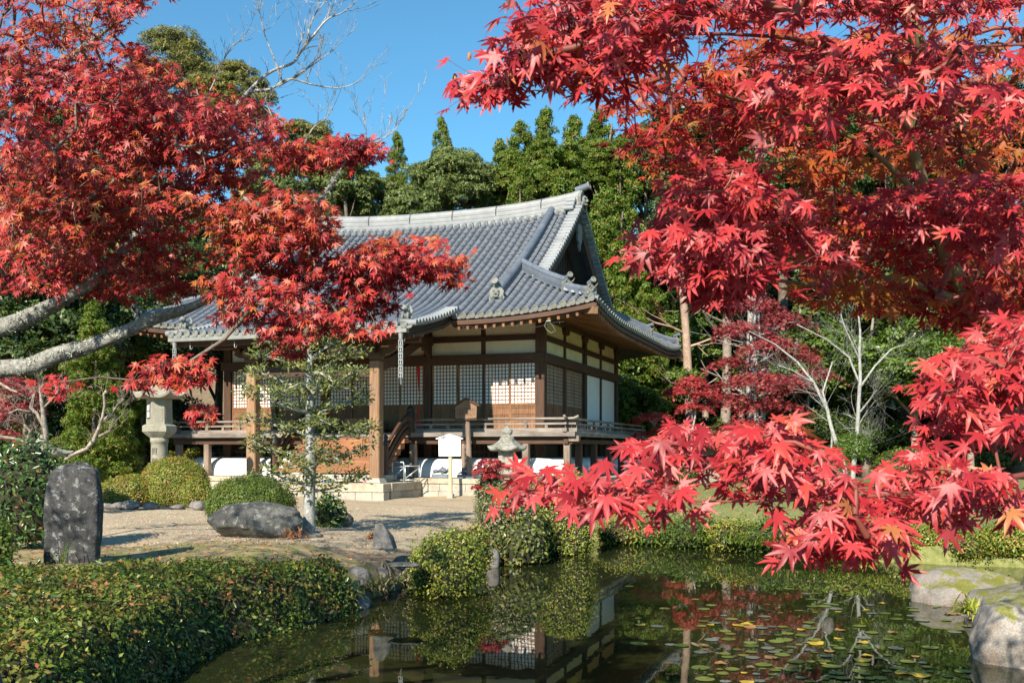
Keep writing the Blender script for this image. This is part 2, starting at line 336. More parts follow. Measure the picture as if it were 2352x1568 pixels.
class MB:
    def __init__(s): s.v = []; s.f = []
    def add(s, vs, fs):
        k = len(s.v); s.v.extend([tuple(p) for p in vs]); s.f.extend([tuple(i+k for i in f) for f in fs]); return s
    def box(s, x0, x1, y0, y1, z0, z1, mat=None, ch=0.0):
        vs = [Vector(p) for p in ((x0,y0,z0),(x1,y0,z0),(x1,y1,z0),(x0,y1,z0),(x0,y0,z1),(x1,y0,z1),(x1,y1,z1),(x0,y1,z1))]
        fs = [(0,3,2,1),(4,5,6,7),(0,1,5,4),(1,2,6,5),(2,3,7,6),(3,0,4,7)]
        if ch > 0:   # chamfer the four upright edges and the top
            c = ch
            ring = lambda z, e: [(x0+e+c,y0+e,z),(x1-e-c,y0+e,z),(x1-e,y0+e+c,z),(x1-e,y1-e-c,z),(x1-e-c,y1-e,z),(x0+e+c,y1-e,z),(x0+e,y1-e-c,z),(x0+e,y0+e+c,z)]
            vs = [Vector(p) for p in ring(z0, 0)+ring(z1-c, 0)+ring(z1, c)]
            fs = [tuple(range(7, -1, -1)), tuple(range(16, 24))]
            for r in (0, 8):
                for i in range(8): fs.append((r+i, r+(i+1) % 8, r+8+(i+1) % 8, r+8+i))
        if mat is not None: vs = [mat @ p for p in vs]
        return s.add(vs, fs)
    def bar(s, a, b, w, h, up=Vector((0, 0, 1))):
        a, b = Vector(a), Vector(b); d = (b-a).normalized()
        sd = d.cross(up)
        if sd.length < 1e-4: sd = Vector((1, 0, 0))
        sd.normalize(); u = sd.cross(d)
        vs = [p + sd*sx*w/2 + u*sz*h/2 for p in (a, b) for sx, sz in ((-1,-1),(1,-1),(1,1),(-1,1))]
        return s.add(vs, [(0,1,2,3),(7,6,5,4),(0,4,5,1),(1,5,6,2),(2,6,7,3),(3,7,4,0)])
    def tube(s, pts, rad, n=8, cap=True, jitter=0.0, seed=0):
        pts = [Vector(p) for p in pts]
        if not hasattr(rad, '__len__'): rad = [rad]*len(pts)
        vs = []; fs = []
        ref = None
        for i, p in enumerate(pts):
            d = (pts[min(i+1, len(pts)-1)] - pts[max(i-1, 0)])
            d = d.normalized() if d.length > 1e-9 else Vector((0, 0, 1))
            if ref is None:
                ref = d.cross(Vector((0.13, 0.2, 0.97)))
                if ref.length < 0.05: ref = d.cross(Vector((1, 0, 0)))
            ref = (ref - d*ref.dot(d)).normalized()
            o2 = d.cross(ref)
            for k in range(n):
                a = 2*math.pi*k/n
                r = rad[i]
                if jitter: r *= 1 + jitter*noise.noise(p*5 + Vector((math.cos(a), math.sin(a), seed))*1.3)
                vs.append(p + ref*math.cos(a)*r + o2*math.sin(a)*r)
        for i in range(len(pts)-1):
            for k in range(n):
                fs.append((i*n+k, i*n+(k+1) % n, (i+1)*n+(k+1) % n, (i+1)*n+k))
        if cap and n > 2:
            fs.append(tuple(range(n-1, -1, -1))); fs.append(tuple((len(pts)-1)*n+k for k in range(n)))
        return s.add(vs, fs)
    def lathe(s, prof, n=24, c=(0, 0, 0), sides=None, rot=0.0, squash=None):
        """prof: (radius, z) from the bottom up"""
        vs = []; fs = []
        for r, z in prof:
            for k in range(n):
                a = 2*math.pi*k/n + rot
                vs.append((c[0]+r*math.cos(a), c[1]+r*math.sin(a), c[2]+z))
        for i in range(len(prof)-1):
            for k in range(n): fs.append((i*n+k, i*n+(k+1) % n, (i+1)*n+(k+1) % n, (i+1)*n+k))
        fs.append(tuple(range(n-1, -1, -1))); fs.append(tuple((len(prof)-1)*n+k for k in range(n)))
        return s.add(vs, fs)
    def sweep(s, path, section, closed=True):
        """section: (side, up) offsets; path: points; side is level"""
        path = [Vector(p) for p in path]; n = 0; vs = []; fs = []
        for i, p in enumerate(path):
            d = (path[min(i+1, len(path)-1)] - path[max(i-1, 0)]).normalized()
            sd = d.cross(Vector((0, 0, 1))).normalized(); u = sd.cross(d)
            sec = section(i/(len(path)-1)) if callable(section) else section
            n = len(sec)
            for a, b in sec: vs.append(p + sd*a + u*b)
        for i in range(len(path)-1):
            for k in range(n if closed else n-1):
                fs.append((i*n+k, i*n+(k+1) % n, (i+1)*n+(k+1) % n, (i+1)*n+k))
        if closed: fs.append(tuple(range(n-1, -1, -1))); fs.append(tuple((len(path)-1)*n+k for k in range(n)))
        return s.add(vs, fs)
    def prism(s, poly, a, b, axis='y'):
        """poly in the two other axes, from a to b along axis"""
        n = len(poly)
        def mk(u, v, w): return (w, u, v) if axis == 'x' else (u, w, v) if axis == 'y' else (u, v, w)
        vs = [mk(u, v, a) for u, v in poly] + [mk(u, v, b) for u, v in poly]
        fs = [tuple(range(n)), tuple(range(2*n-1, n-1, -1))]
        for k in range(n): fs.append((k, n+k, n+(k+1) % n, (k+1) % n))
        return s.add(vs, fs)
    def mesh(s, name):
        me = bpy.data.meshes.new(name); me.from_pydata(s.v, [], s.f); me.update(); return me
    def build(s, name, mat, parent=None, smooth=False, kind=None, loc=None, fix=True):
        me = s.mesh(name)
        if fix:
            import bmesh
            bm = bmesh.new(); bm.from_mesh(me); bmesh.ops.recalc_face_normals(bm, faces=bm.faces); bm.to_mesh(me); bm.free()
        return link_mesh(name, me, mat, parent, loc, smooth, kind)

def fast_mesh(name, V, F):
    """V (n,3) array, F (m,k) array with the same number of corners in every face"""
    me = bpy.data.meshes.new(name)
    V = np.ascontiguousarray(V, dtype=np.float32); F = np.ascontiguousarray(F, dtype=np.int32)
    k = F.shape[1]
    me.vertices.add(len(V)); me.vertices.foreach_set('co', V.ravel())
    me.loops.add(F.size); me.loops.foreach_set('vertex_index', F.ravel())
    me.polygons.add(len(F)); me.polygons.foreach_set('loop_start', np.arange(0, F.size, k, dtype=np.int32))
    me.update(calc_edges=True)
    return me
def norm(a): return a/np.maximum(np.linalg.norm(a, axis=-1, keepdims=True), 1e-9)
def scatter(name, tv, tf, pos, axis, nrm, size):
    """copies of a small leaf (its length along +x, its upper face +z) at pos, pointing along axis, facing nrm, as ONE mesh"""
    pos = np.asarray(pos, float); n = len(pos)
    nz = norm(nrm); ax = norm(axis - nz*np.sum(axis*nz, 1, keepdims=True)); ay = np.cross(nz, ax)
    tv = np.asarray(tv, float); tf = np.asarray(tf)
    s = np.asarray(size, float).reshape(-1, 1, 1) if np.ndim(size) else size
    V = (tv[None, :, 0:1]*ax[:, None, :] + tv[None, :, 1:2]*ay[:, None, :] + tv[None, :, 2:3]*nz[:, None, :])*s + pos[:, None, :]
    F = tf[None] + (np.arange(n)*len(tv))[:, None, None]
    return fast_mesh(name, V.reshape(-1, 3), F.reshape(-1, tf.shape[1]))

def maple_leaf(detail=2, droop=0.18, seed=0, fold=0.03):
    """a star of seven pointed lobes; the stalk end at the origin, the middle lobe along +x. Triangles."""
    angs = [0, 38, -38, 76, -76, 122, -122]
    lens = [1.0, 0.93, 0.93, 0.72, 0.72, 0.36, 0.36]
    lg = np.random.default_rng(seed+300)
    if seed: angs = [a+lg.normal()*3.5 for a in angs]; lens = [l*lg.uniform(0.86, 1.08) for l in lens]
    order = sorted(range(7), key=lambda i: angs[i]); dz = {i: lg.normal()*0.10*(1 if seed else 0) for i in range(7)}
    vs = [(0, 0, 0.0)]; fs = []
    def pt(a, r): return (r*math.cos(R(a)), r*math.sin(R(a)), -droop*r*r+(dz[min(range(7), key=lambda q: abs(angs[q]-a))]*r*r))
    notches = []
    for j in range(8):
        if j == 0: a = angs[order[0]]-35; r = 0.12
        elif j == 7: a = angs[order[6]]+35; r = 0.12
        else:
            i0, i1 = order[j-1], order[j]; a = (angs[i0]+angs[i1])/2; r = 0.27*min(1, (lens[i0]+lens[i1])/1.5)
        vs.append(pt(a, r)); notches.append(len(vs)-1)
    for j in range(7):
        i = order[j]; a = angs[i]; l = lens[i]
        tip = len(vs); vs.append(pt(a, l))
        if detail >= 2:
            w = 9.6 if l > .5 else 13
            L = len(vs); vs.append(pt(a-w, l*0.60)); vs.append(pt(a+w, l*0.60))
            m = len(vs); x = pt(a, l*0.55); vs.append((x[0], x[1], x[2]-fold))
            fs += [(0, notches[j], m), (notches[j], L, m), (L, tip, m), (tip, L+1, m), (L+1, notches[j+1], m), (notches[j+1], 0, m)]
        else:
            fs += [(0, notches[j], tip), (0, tip, notches[j+1])]
    return np.array(vs), np.array(fs)
MLV = [maple_leaf(2, 0.10, 1), maple_leaf(2, 0.28, 2, 0.05), maple_leaf(2, 0.42, 3, 0.06), maple_leaf(2, 0.02, 4, 0.045), maple_leaf(2, 0.20, 5, 0.07)]
ML2 = MLV[0]; ML1 = maple_leaf(1, 0.12)
# simple leaves
LEAF = (np.array([(0,0,0),(0.45,-0.26,0.05),(1,0,-0.05),(0.45,0.26,0.05)]), np.array([(0,1,2,3)]))
LANCE = (np.array([(0,0,0),(0.35,-0.17,0.04),(0.75,-0.13,0.0),(1,0,-0.08),(0.75,0.13,0.0),(0.35,0.17,0.04)]), np.array([(0,1,2,3),(0,3,4,5)]))
CLUMP = (np.array([(0,0,0),(0.5,-0.32,0.10),(1,0,-0.05),(0.5,0.34,0.06), (0.1,0.1,0.05),(0.0,0.6,0.2),(-0.45,0.75,0.0),(-0.4,0.25,0.1), (0.05,-0.1,0.02),(-0.5,-0.2,0.15),(-0.8,-0.65,0.0),(-0.2,-0.6,0.1)]),
         np.array([(0,1,2,3),(4,5,6,7),(8,9,10,11)]))
BLADE = (np.array([(0,0,0),(0.0,0.09,0.0),(0.6,0.07,0.05),(0.6,-0.02,0.05),(1,0.02,-0.1)]), np.array([(0,3,2,1),(3,4,2,2)]))
BLADE = (np.array([(0,-0.05,0),(0.55,-0.045,0.06),(1,0,-0.12),(0.55,0.045,0.06),(0,0.05,0)]), None)
BLADE = (np.array([(0,-0.05,0),(0.55,-0.05,0.06),(1,0,-0.14),(0.55,0.05,0.06)]), np.array([(0,1,2,3)]))

def sample_tris(V, T, n, gen):
    V = np.asarray(V); T = np.asarray(T)
    a, b, c = V[T[:, 0]], V[T[:, 1]], V[T[:, 2]]
    cr = np.cross(b-a, c-a); ar = np.linalg.norm(cr, axis=1)
    idx = gen.choice(len(T), n, p=ar/ar.sum())
    u = gen.random((n, 2)); fl = u.sum(1) > 1; u[fl] = 1-u[fl]
    p = a[idx] + (b-a)[idx]*u[:, :1] + (c-a)[idx]*u[:, 1:]
    return p, norm(cr[idx])
def ico(sub=3):
    import bmesh
    bm = bmesh.new(); bmesh.ops.create_icosphere(bm, subdivisions=sub, radius=1.0)
    V = np.array([v.co[:] for v in bm.verts]); T = np.array([[v.index for v in f.verts] for f in bm.faces]); bm.free()
    return V, T
ICO = {k: ico(k) for k in (2, 3, 4, 5)}
def noisev(P3, scale, seed, octs=3):
    out = np.empty(len(P3))
    sv = Vector((seed*3.17, seed*1.71, seed*7.3))
    for i, p in enumerate(P3): out[i] = noise.fractal(Vector(p)*scale+sv, 0.9, 2.1, octs)
    return out
def rock_mesh(name, size, seed=0, sub=3, rough=0.22, flat=0.0, boxy=0.0, freq=1.1):
    V, T = ICO[sub]; V = V.copy()
    if boxy:
        m = np.max(np.abs(V), axis=1, keepdims=True); V = V*(1-boxy) + (V/m)*boxy*0.85
    # chipped planes
    g = np.random.default_rng(seed+100)
    for k in range(9):
        d = norm(g.normal(size=3)); h = g.uniform(0.72, 0.95)
        t = V@d; V = V - np.clip(t-h, 0, None)[:, None]*d*0.9
    nn = noisev(V, freq, seed, 4)
    V = V*(1+rough*nn[:, None])
    V = V*np.array(size)/2
    if flat: V[:, 2] = np.maximum(V[:, 2], -size[2]/2*(1-flat))
    me = fast_mesh(name, V, T)
    return me
def rock(name, base, size, mat, label=None, cat='rock', group=None, seed=0, rz=0.0, tilt=(0, 0), parent=None, **kw):
    me = rock_mesh(name, size, seed, **kw)
    o = link_mesh(name, me, mat, parent, smooth=True)
    o.location = (base[0], base[1], base[2]+size[2]*0.38)
    o.rotation_euler = (tilt[0], tilt[1], rz)
    if label: tag(o, label, cat, group)
    return o

def shell_normals(nrm, spread, gen, up=0.0):
    n = norm(nrm + gen.normal(size=nrm.shape)*spread + np.array([0, 0, up]))
    ax = norm(gen.normal(size=nrm.shape))
    return ax, n
def bush(name, c, size, mat, label, n, leaf=0.05, tmpl=LEAF, seed=0, bump_=0.12, freq=1.8, squash=1.0, group=None, cat='shrub', spread=0.55, thick=0.06, rz=0.0, lobes=None, boxy=0.0, core=True, parent=None, fray=0.09):
    """a clipped shrub: an uneven mound of twigs (part twig_mass) wrapped in single leaves (part foliage). c = centre of its base"""
    g = np.random.default_rng(seed+5)
    V, T = ICO[4 if n > 4000 else 3]; V = V.copy()
    if boxy:
        m = np.max(np.abs(V), axis=1, keepdims=True); V = V*(1-boxy) + (V/m)*boxy*0.85
    V = V*(1+bump_*noisev(V, freq, seed, 3)[:, None])
    sx, sy, sz = size
    V = V*np.array([sx/2, sy/2, sz*0.62]); V[:, 2] += sz*0.40
    V[:, 2] = np.where(V[:, 2] < 0, V[:, 2]*0.25, V[:, 2])
    root = empty(name, c, rz, parent)
    if parent is None: tag(root, label, cat, group)
    if core:
        Vc = V*np.array([0.93, 0.93, 0.94])
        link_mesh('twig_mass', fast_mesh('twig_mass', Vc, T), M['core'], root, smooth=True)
    p, nr = sample_tris(V, T, n, g)
    keep = p[:, 2] > -0.05*sz
    p, nr = p[keep], nr[keep]
    p = p + nr*(g.normal(size=(len(p), 1))*thick*0.5 - thick*0.2)
    if fray: p = p + nr*(g.random((len(p), 1))**4)*fray
    ax, nz = shell_normals(nr, spread, g, 0.25)
    sz_ = leaf*g.uniform(0.6, 1.25, len(p))
    link_mesh('foliage', scatter('foliage', tmpl[0], tmpl[1], p, ax, nz, sz_), mat, root)
    return root

# ---- trees
def crown_points(g, blobs, n, shell=0.45):
    """points and outward normals on the upper, outer sides of round clumps; blobs: (x,y,z,r,flat)"""
    B = np.array([b[:4] for b in blobs]); fl = np.array([b[4] if len(b) > 4 else 0.7 for b in blobs])
    w = B[:, 3]**2; idx = g.choice(len(B), n, p=w/w.sum())
    d = norm(g.normal(size=(n, 3))); d[:, 2] = np.where(g.random(n) < 0.72, np.abs(d[:, 2]), d[:, 2])
    r = B[idx, 3]*(1-shell*g.random(n)**1.6)
    off = d*r[:, None]; off[:, 2] *= fl[idx]
    return B[idx, :3]+off, d
def clumps(g, c, rad, k, rmin, rmax, flat=0.7, lowcut=-0.6):
    """k clump centres spread over an ellipsoid"""
    out = []
    while len(out) < k:
        d = g.normal(size=3); d /= np.linalg.norm(d)
        if d[2] < lowcut: continue
        t = g.uniform(0.55, 0.9)
        p = np.array(c)+d*np.array(rad)*t
        out.append((p[0], p[1], p[2], g.uniform(rmin, rmax), flat))
    return out
def tree_mesh_parts(g, height, crown_r, crown_h, trunk_r, nleaf, leafsize, mat, bark, nclump=26, flat=0.7, bend=0.05, tmpl=CLUMP, cz=None, rmin=0.22, rmax=0.38, spread=0.6, shell=0.45, shape='round', limbs=8):
    """returns (trunk mesh, crown mesh) of a broad-leaved or conical tree standing at the origin"""
    cz = cz if cz is not None else height-crown_h*0.5
    if shape == 'round':
        bl = clumps(g, (0, 0, cz), (crown_r*0.8, crown_r*0.8, crown_h*0.42), nclump, crown_r*rmin, crown_r*rmax, flat)
    else:   # conical, sprays getting shorter towards the top
        bl = []
        for i in range(nclump):
            t = (i+0.5)/nclump; z = (height-crown_h)+crown_h*t
            rr = crown_r*(1-t)**0.6*g.uniform(0.45, 1.0); a = g.uniform(0, 6.283)
            bl.append((rr*math.cos(a), rr*math.sin(a), z, crown_r*(rmin+(rmax-rmin)*g.random())*(1-0.6*t), flat))
    p, d = crown_points(g, bl, nleaf, shell)
    ax, nz = shell_normals(d, spread, g, 0.3)
    crown = scatter('crown', tmpl[0], tmpl[1], p, ax, nz, leafsize*g.uniform(0.6, 1.3, nleaf))
    if not crown.materials: crown.materials.append(mat)
    tb = MB()
    top = (g.normal()*bend*height, g.normal()*bend*height, height*0.93 if shape != 'round' else cz+crown_h*0.25)
    pts = []; K = 7
    for i in range(K+1):
        t = i/K
        pts.append((top[0]*t*t+g.normal()*0.03*trunk_r*8*t, top[1]*t*t, top[2]*t))  # added dark body under the hedge leaves, blocks the view through
    tb.tube(pts, [trunk_r*(1.25 if i == 0 else 1)*(1-0.75*i/K) for i in range(K+1)], 8)
    bs = sorted(bl, key=lambda b: -b[3])[:limbs]
    for b in bs:
        t = min(0.95, max(0.25, (b[2]-crown_h*0.25)/top[2])); q = Vector(pts[int(t*K)])
        e = Vector(b[:3]); mid = (q+e)/2+Vector((0, 0, -0.04*height*0.3))
        r0 = trunk_r*(1-0.75*t)*0.5
        tb.tube([q, mid, e], [r0, r0*0.7, r0*0.25], 5)
    trunk = tb.mesh('trunk'); trunk.materials.append(bark); trunk.shade_smooth()
    return trunk, crown
def place_tree(name, meshes, loc, label, cat='tree', group=None, scale=(1, 1, 1), rz=0.0):
    root = empty(name, loc, rz); root.scale = scale
    tag(root, label, cat, group)
    link_mesh('trunk', meshes[0], None, root); link_mesh('crown', meshes[1], None, root)
    return root
def twig_tree(mb, p, d, length, r, depth, g, spread=0.5, segs=3, upb=0.1, shrink=0.62, n=5, minr=0.003, kids=3):
    """recursive bare twigs added to mb"""
    pts = [p.copy()]; rr = [r]; cur = p.copy(); dd = d.normalized()
    for i in range(segs):
        dd = (dd + Vector(g.normal(size=3))*0.16 + Vector((0, 0, upb*0.4))).normalized()
        cur = cur + dd*(length/segs); pts.append(cur.copy()); rr.append(max(minr, r*(1-0.55*(i+1)/segs)))
    mb.tube(pts, rr, n if r > 0.01 else 3, cap=False)
    if depth <= 0: return
    for k in range(kids):
        i = 1+int(g.integers(0, segs)); q = pts[i]
        nd = (dd + Vector(g.normal(size=3))*spread + Vector((0, 0, upb))).normalized()
        twig_tree(mb, q, nd, length*shrink*g.uniform(0.7, 1.15), rr[i]*0.62, depth-1, g, spread, segs, upb, shrink, n, minr, kids)

# ------------------------------------------------------------------ ground, pond, hill
WATER = -0.65
POND = [(-3.04,8.5),(-3.0,10.2),(-2.3,11.4),(-1.95,12.7),(-1.8,13.4),(-1.5,14.4),(-1.15,14.9),(-0.5,16.2),(-0.28,17.7),(0.2,18.6),(1.0,20.2),(1.75,21.7),
        (2.6,20.9),(4.0,19.7),(4.93,18.7),(6.4,17.6),(8.1,16.8),(12,16.4),(15,16.2),(15,15.0),(10,14.8),(8.8,13.9),(7.0,12.9),(6.0,12.0),(5.5,11.0),(5.6,9.6),(5.4,7.5),(4.4,5.0),
        (2.4,4.1),(0.5,3.4),(-1.4,3.5),(-2.6,4.6),(-3.1,6.6)]
HEDGE = [(-8.5, 11.2), (-5.9, 11.1), (-4.7, 11.0), (-3.7, 11.9), (-2.75, 12.55), (-2.05, 12.75), (-1.93, 12.2), (-2.25, 11.3), (-2.95, 10.1), (-3.0, 8.7), (-2.95, 6.5), (-4.5, 5.6), (-8.5, 5.6)]
def sdist(X, Y, poly):
    P2 = np.array(poly); Q = np.roll(P2, -1, 0)
    d = np.full(X.shape, 1e9); inside = np.zeros(X.shape, bool)
    for (x0, y0), (x1, y1) in zip(P2, Q):
        ex, ey = x1-x0, y1-y0; L = ex*ex+ey*ey
        t = np.clip(((X-x0)*ex+(Y-y0)*ey)/L, 0, 1)
        d = np.minimum(d, np.hypot(X-x0-t*ex, Y-y0-t*ey))
        c = ((y0 > Y) != (y1 > Y))
        with np.errstate(divide='ignore', invalid='ignore'):
            xi = (x1-x0)*(Y-y0)/(y1-y0)+x0
        inside ^= c & (X < xi)
    return np.where(inside, -d, d)
def sstep(a, b, x): t = np.clip((x-a)/(b-a), 0, 1); return t*t*(3-2*t)
def axis_vals(lo, hi, step, far):
    a = list(np.arange(lo, hi+1e-6, step)); s = step; x = hi
    while x < far: s *= 1.35; x += s; a.append(x)
    s = step; x = lo
    while x > -far: s *= 1.35; x -= s; a.insert(0, x)
    return np.array(a)
def ground_h(X, Y):
    d = sdist(X, Y, POND)
    h = -1.3 + 1.3*sstep(-0.14, 0.2, d)
    und = 0.03*np.sin(X*0.9+1)*np.cos(Y*0.7) + 0.02*np.sin(X*2.3+Y*1.7)
    h = h + und*sstep(0.2, 1.0, d)
    # the garden falls a little towards the right-hand bank
    h = h - 0.12*sstep(4.5, 7, X)*sstep(15.6, 13.5, Y)*sstep(0.1, 0.4, d)
    # under the hedge the bank slopes down to the water
    wh = sstep(0.12, -0.10, sdist(X, Y, HEDGE)); h = h*(1-wh) + np.minimum(h, -0.85)*wh
    # and the lawn rolls down to the far bank
    h = h - 0.36*sstep(3.2, 0.3, d)*sstep(0.0, 0.2, d)*sstep(1.2, 2.6, X)*sstep(15.8, 16.6, Y)
    # the wooded slope behind
    # the left-hand yard dips towards the stone edging of the pond
    h = h - 0.24*sstep(1.5, 0.25, d)*sstep(0.0, 0.25, d)*sstep(11.0, 12.5, Y)*sstep(1.0, -0.5, X)
    hill = 12*sstep(44, 66, Y)*sstep(13, 5, X) + 9*sstep(95, 190, Y)
    return h + hill, d
gx = axis_vals(-12, 16, 0.2, 900); gy = axis_vals(-2, 34, 0.2, 900)
X, Y = np.meshgrid(gx, gy); H, DP = ground_h(X, Y)
# keep the ground under the temple flat
V = np.stack([X.ravel(), Y.ravel(), H.ravel()], 1)
ny, nx = X.shape
ii = (np.arange(ny-1)[:, None]*nx+np.arange(nx-1)[None]).ravel()
F = np.stack([ii, ii+1, ii+1+nx, ii+nx], 1)
gm = fast_mesh('ground', V, F)
# what covers the ground: red = gravel, green = lawn, blue = moss and bare soil
GRAVEL = [(-14,13.6),(-6.5,13.6),(-4.6,13.6),(-3.0,13.9),(-2.0,14.6),(-1.4,15.6),(-0.9,17),(-0.5,18.6),(0.2,21.5),(0.6,24.5),(-0.6,30),(-20,34),(-30,34),(-30,13)]
MOSS = [(-10,9.5),(-3.4,9.5),(-2.0,12.8),(-1.9,13.6),(-3.4,14.4),(-5.5,14.0),(-10,13.5)]
dg = sdist(X, Y, GRAVEL)
grav = sstep(0.5, -0.5, dg).ravel()
lawn = (sstep(0.0, 1.4, X-0.055*(Y-20))*sstep(12, 13, Y)*sstep(46, 42, Y)).ravel()
moss = sstep(0.5, -0.3, sdist(X, Y, MOSS)).ravel()
at = gm.attributes.new('cover', 'FLOAT_COLOR', 'POINT')
at.data.foreach_set('color', np.stack([grav, lawn, moss, np.ones_like(grav)], 1).astype(np.float32).ravel())
m, nt, b, _ = new_mat('garden_ground')
ca = nt.nodes.new('ShaderNodeVertexColor'); ca.layer_name = 'cover'
sp = nt.nodes.new('ShaderNodeSeparateColor'); nt.links.new(ca.outputs[0], sp.inputs[0])
v = coords(nt, 'Object')
edge = noise_tex(nt, v, 2.2, 6, 0.7)
def masked(ch, wid=0.08):
    return ramp(nt, mth(nt, 'ADD', sp.outputs[ch], mth(nt, 'MULTIPLY', mth(nt, 'SUBTRACT', edge, 0.5), 1.1)), [(0.5-wid, (0, 0, 0)), (0.5+wid, (1, 1, 1))])
soil = ramp(nt, noise_tex(nt, v, 6, 6, 0.7), [(0.3, (0.10, 0.075, 0.05)), (0.7, (0.22, 0.17, 0.11))])
peb = nt.nodes.new('ShaderNodeTexVoronoi'); peb.inputs['Scale'].default_value = 55; nt.links.new(v, peb.inputs['Vector'])
gravc = ramp(nt, peb.outputs['Color'], [(0.1, (0.28, 0.21, 0.13)), (0.5, (0.41, 0.32, 0.21)), (0.9, (0.51, 0.42, 0.30))])
gravc = mixc(nt, 1.0, gravc, ramp(nt, noise_tex(nt, v, 1.1, 5, 0.6), [(0.3, (0.85, 0.83, 0.8)), (0.7, (1.08, 1.08, 1.08))]), 'MULTIPLY')
grassc = ramp(nt, noise_tex(nt, v, 9, 6, 0.75), [(0.3, (0.10, 0.12, 0.03)), (0.5, (0.18, 0.19, 0.055)), (0.7, (0.30, 0.28, 0.12))])
mossc = ramp(nt, noise_tex(nt, v, 3.2, 6, 0.75), [(0.36, (0.13, 0.15, 0.03)), (0.5, (0.24, 0.20, 0.08)), (0.58, (0.36, 0.25, 0.15)), (0.75, (0.42, 0.34, 0.22))])
c = mixc(nt, masked(0), soil, gravc)
c = mixc(nt, masked(1), c, grassc)
c = mixc(nt, masked(2), c, mossc)
nt.links.new(c, b.inputs['Base Color']); b.inputs['Roughness'].default_value = 0.95
bump(nt, b, mth(nt, 'ADD', mth(nt, 'MULTIPLY', peb.outputs['Distance'], 0.6), noise_tex(nt, v, 30, 4)), 0.6, 0.012)
link_mesh('ground', gm, m, kind='structure', smooth=True)

# pond water
m, nt, b, _ = new_mat('pond_water')
v = coords(nt, 'Object')
c = ramp(nt, noise_tex(nt, v, 0.5, 3), [(0.3, (0.015, 0.019, 0.006)), (0.7, (0.027, 0.031, 0.010))])
nt.links.new(c, b.inputs['Base Color'])
b.inputs['Roughness'].default_value = 0.015; b.inputs['IOR'].default_value = 1.45
w1 = noise_tex(nt, coords(nt, 'Object', (1.0, 0.45, 1)), 3.5, 2, 0.4)
w2 = noise_tex(nt, coords(nt, 'Object', (1.0, 0.5, 1)), 16, 2, 0.4)
bump(nt, b, mth(nt, 'ADD', w1, mth(nt, 'MULTIPLY', w2, 0.10)), 0.02, 0.05)
wv = [(x, y, WATER) for x, y in [(-4, 3), (16.5, 3), (16.5, 22.5), (-4, 22.5)]]
me = bpy.data.meshes.new('pond_water'); me.from_pydata(wv, [], [(0, 1, 2, 3)]); me.update()
link_mesh('pond_water', me, m, kind='structure')

def gh(x, y):
    return float(ground_h(np.array([float(x)]), np.array([float(y)]))[0][0])

# lawn blades
g = np.random.default_rng(3)
n = 42000
px_ = g.uniform(0.2, 15, n); py_ = 16+g.random(n)**1.3*20
px_[:9000] = g.uniform(5.6, 12, 9000); py_[:9000] = g.uniform(12.2, 17, 9000)
h_, d_ = ground_h(px_, py_)
k = (d_ > 0.25) & (px_ > 0.5+0.055*(py_-20)) & ~((px_ < 2.6+0.33*(py_-26)) & (py_ > 26))
p = np.stack([px_[k], py_[k], h_[k]], 1); n = len(p)
ax = norm(g.normal(size=(n, 3))*0.55+np.array([0, 0, 1.0])); nz = norm(g.normal(size=(n, 3)))
link_mesh('lawn_grass', scatter('lawn_grass', BLADE[0], BLADE[1], p, ax, nz, g.uniform(0.04, 0.09, n)), M['lawn'], kind='stuff')
# fallen leaves and dry needles on the near bank
n = 2600
q = np.stack([g.uniform(-7.5, -1.2, n), g.uniform(11.2, 16.5, n)], 1)
h_, d_ = ground_h(q[:, 0], q[:, 1]); k = (d_ > 0.25) & (g.random(n) < sstep(16.5, 12.5, q[:, 1])+0.08)
p = np.stack([q[k, 0], q[k, 1], h_[k]+0.012], 1); n = len(p)
link_mesh('fallen_leaves', scatter('fallen_leaves', LEAF[0], LEAF[1], p, norm(g.normal(size=(n, 3))*np.array([1, 1, .2])), norm(g.normal(size=(n, 3))*0.35+np.array([0, 0, 1.])), g.uniform(0.03, 0.07, n)), M['litter'], kind='stuff')
n = 420
q = np.stack([g.uniform(-9, 0.0, n), g.uniform(11.5, 25, n)], 1); h_, d_ = ground_h(q[:, 0], q[:, 1]); k = (d_ > 0.3) & (h_ > -0.4)
p = np.stack([q[k, 0], q[k, 1], h_[k]+0.014], 1); n = len(p)
link_mesh('fallen_maple_leaves', scatter('fallen_maple_leaves', ML1[0], ML1[1], p, norm(g.normal(size=(n, 3))*np.array([1, 1, .1])), norm(g.normal(size=(n, 3))*0.25+np.array([0, 0, 1.])), g.uniform(0.025, 0.045, n)), M['maple_left'], kind='stuff')
# loose gravel stones standing out of the yard
n = 9000
q = np.stack([g.uniform(-13, 0.5, n), 13.5+g.random(n)*9], 1)
h_, d_ = ground_h(q[:, 0], q[:, 1]); k = (d_ > 0.3) & (sdist(q[:, 0], q[:, 1], GRAVEL) < 0)
p = np.stack([q[k, 0], q[k, 1], h_[k]+0.002], 1); n = len(p)
oct_v = np.array([(1,0,0),(-.8,.2,0),(0,.7,.1),(.1,-.8,0),(0,0,.5),(0,0,-.3)]); oct_f = np.array([(0,2,4),(2,1,4),(1,3,4),(3,0,4)])
M['pebble'] = plain_mat('pebble', (0.50, 0.42, 0.31), 0.9, var=0.3, scale=20)
link_mesh('loose_gravel', scatter('loose_gravel', oct_v, oct_f, p, norm(g.normal(size=(n, 3))*np.array([1, 1, .1])), norm(g.normal(size=(n, 3))*0.2+np.array([0, 0, 1.])), g.uniform(0.008, 0.02, n)), M['pebble'], kind='stuff')

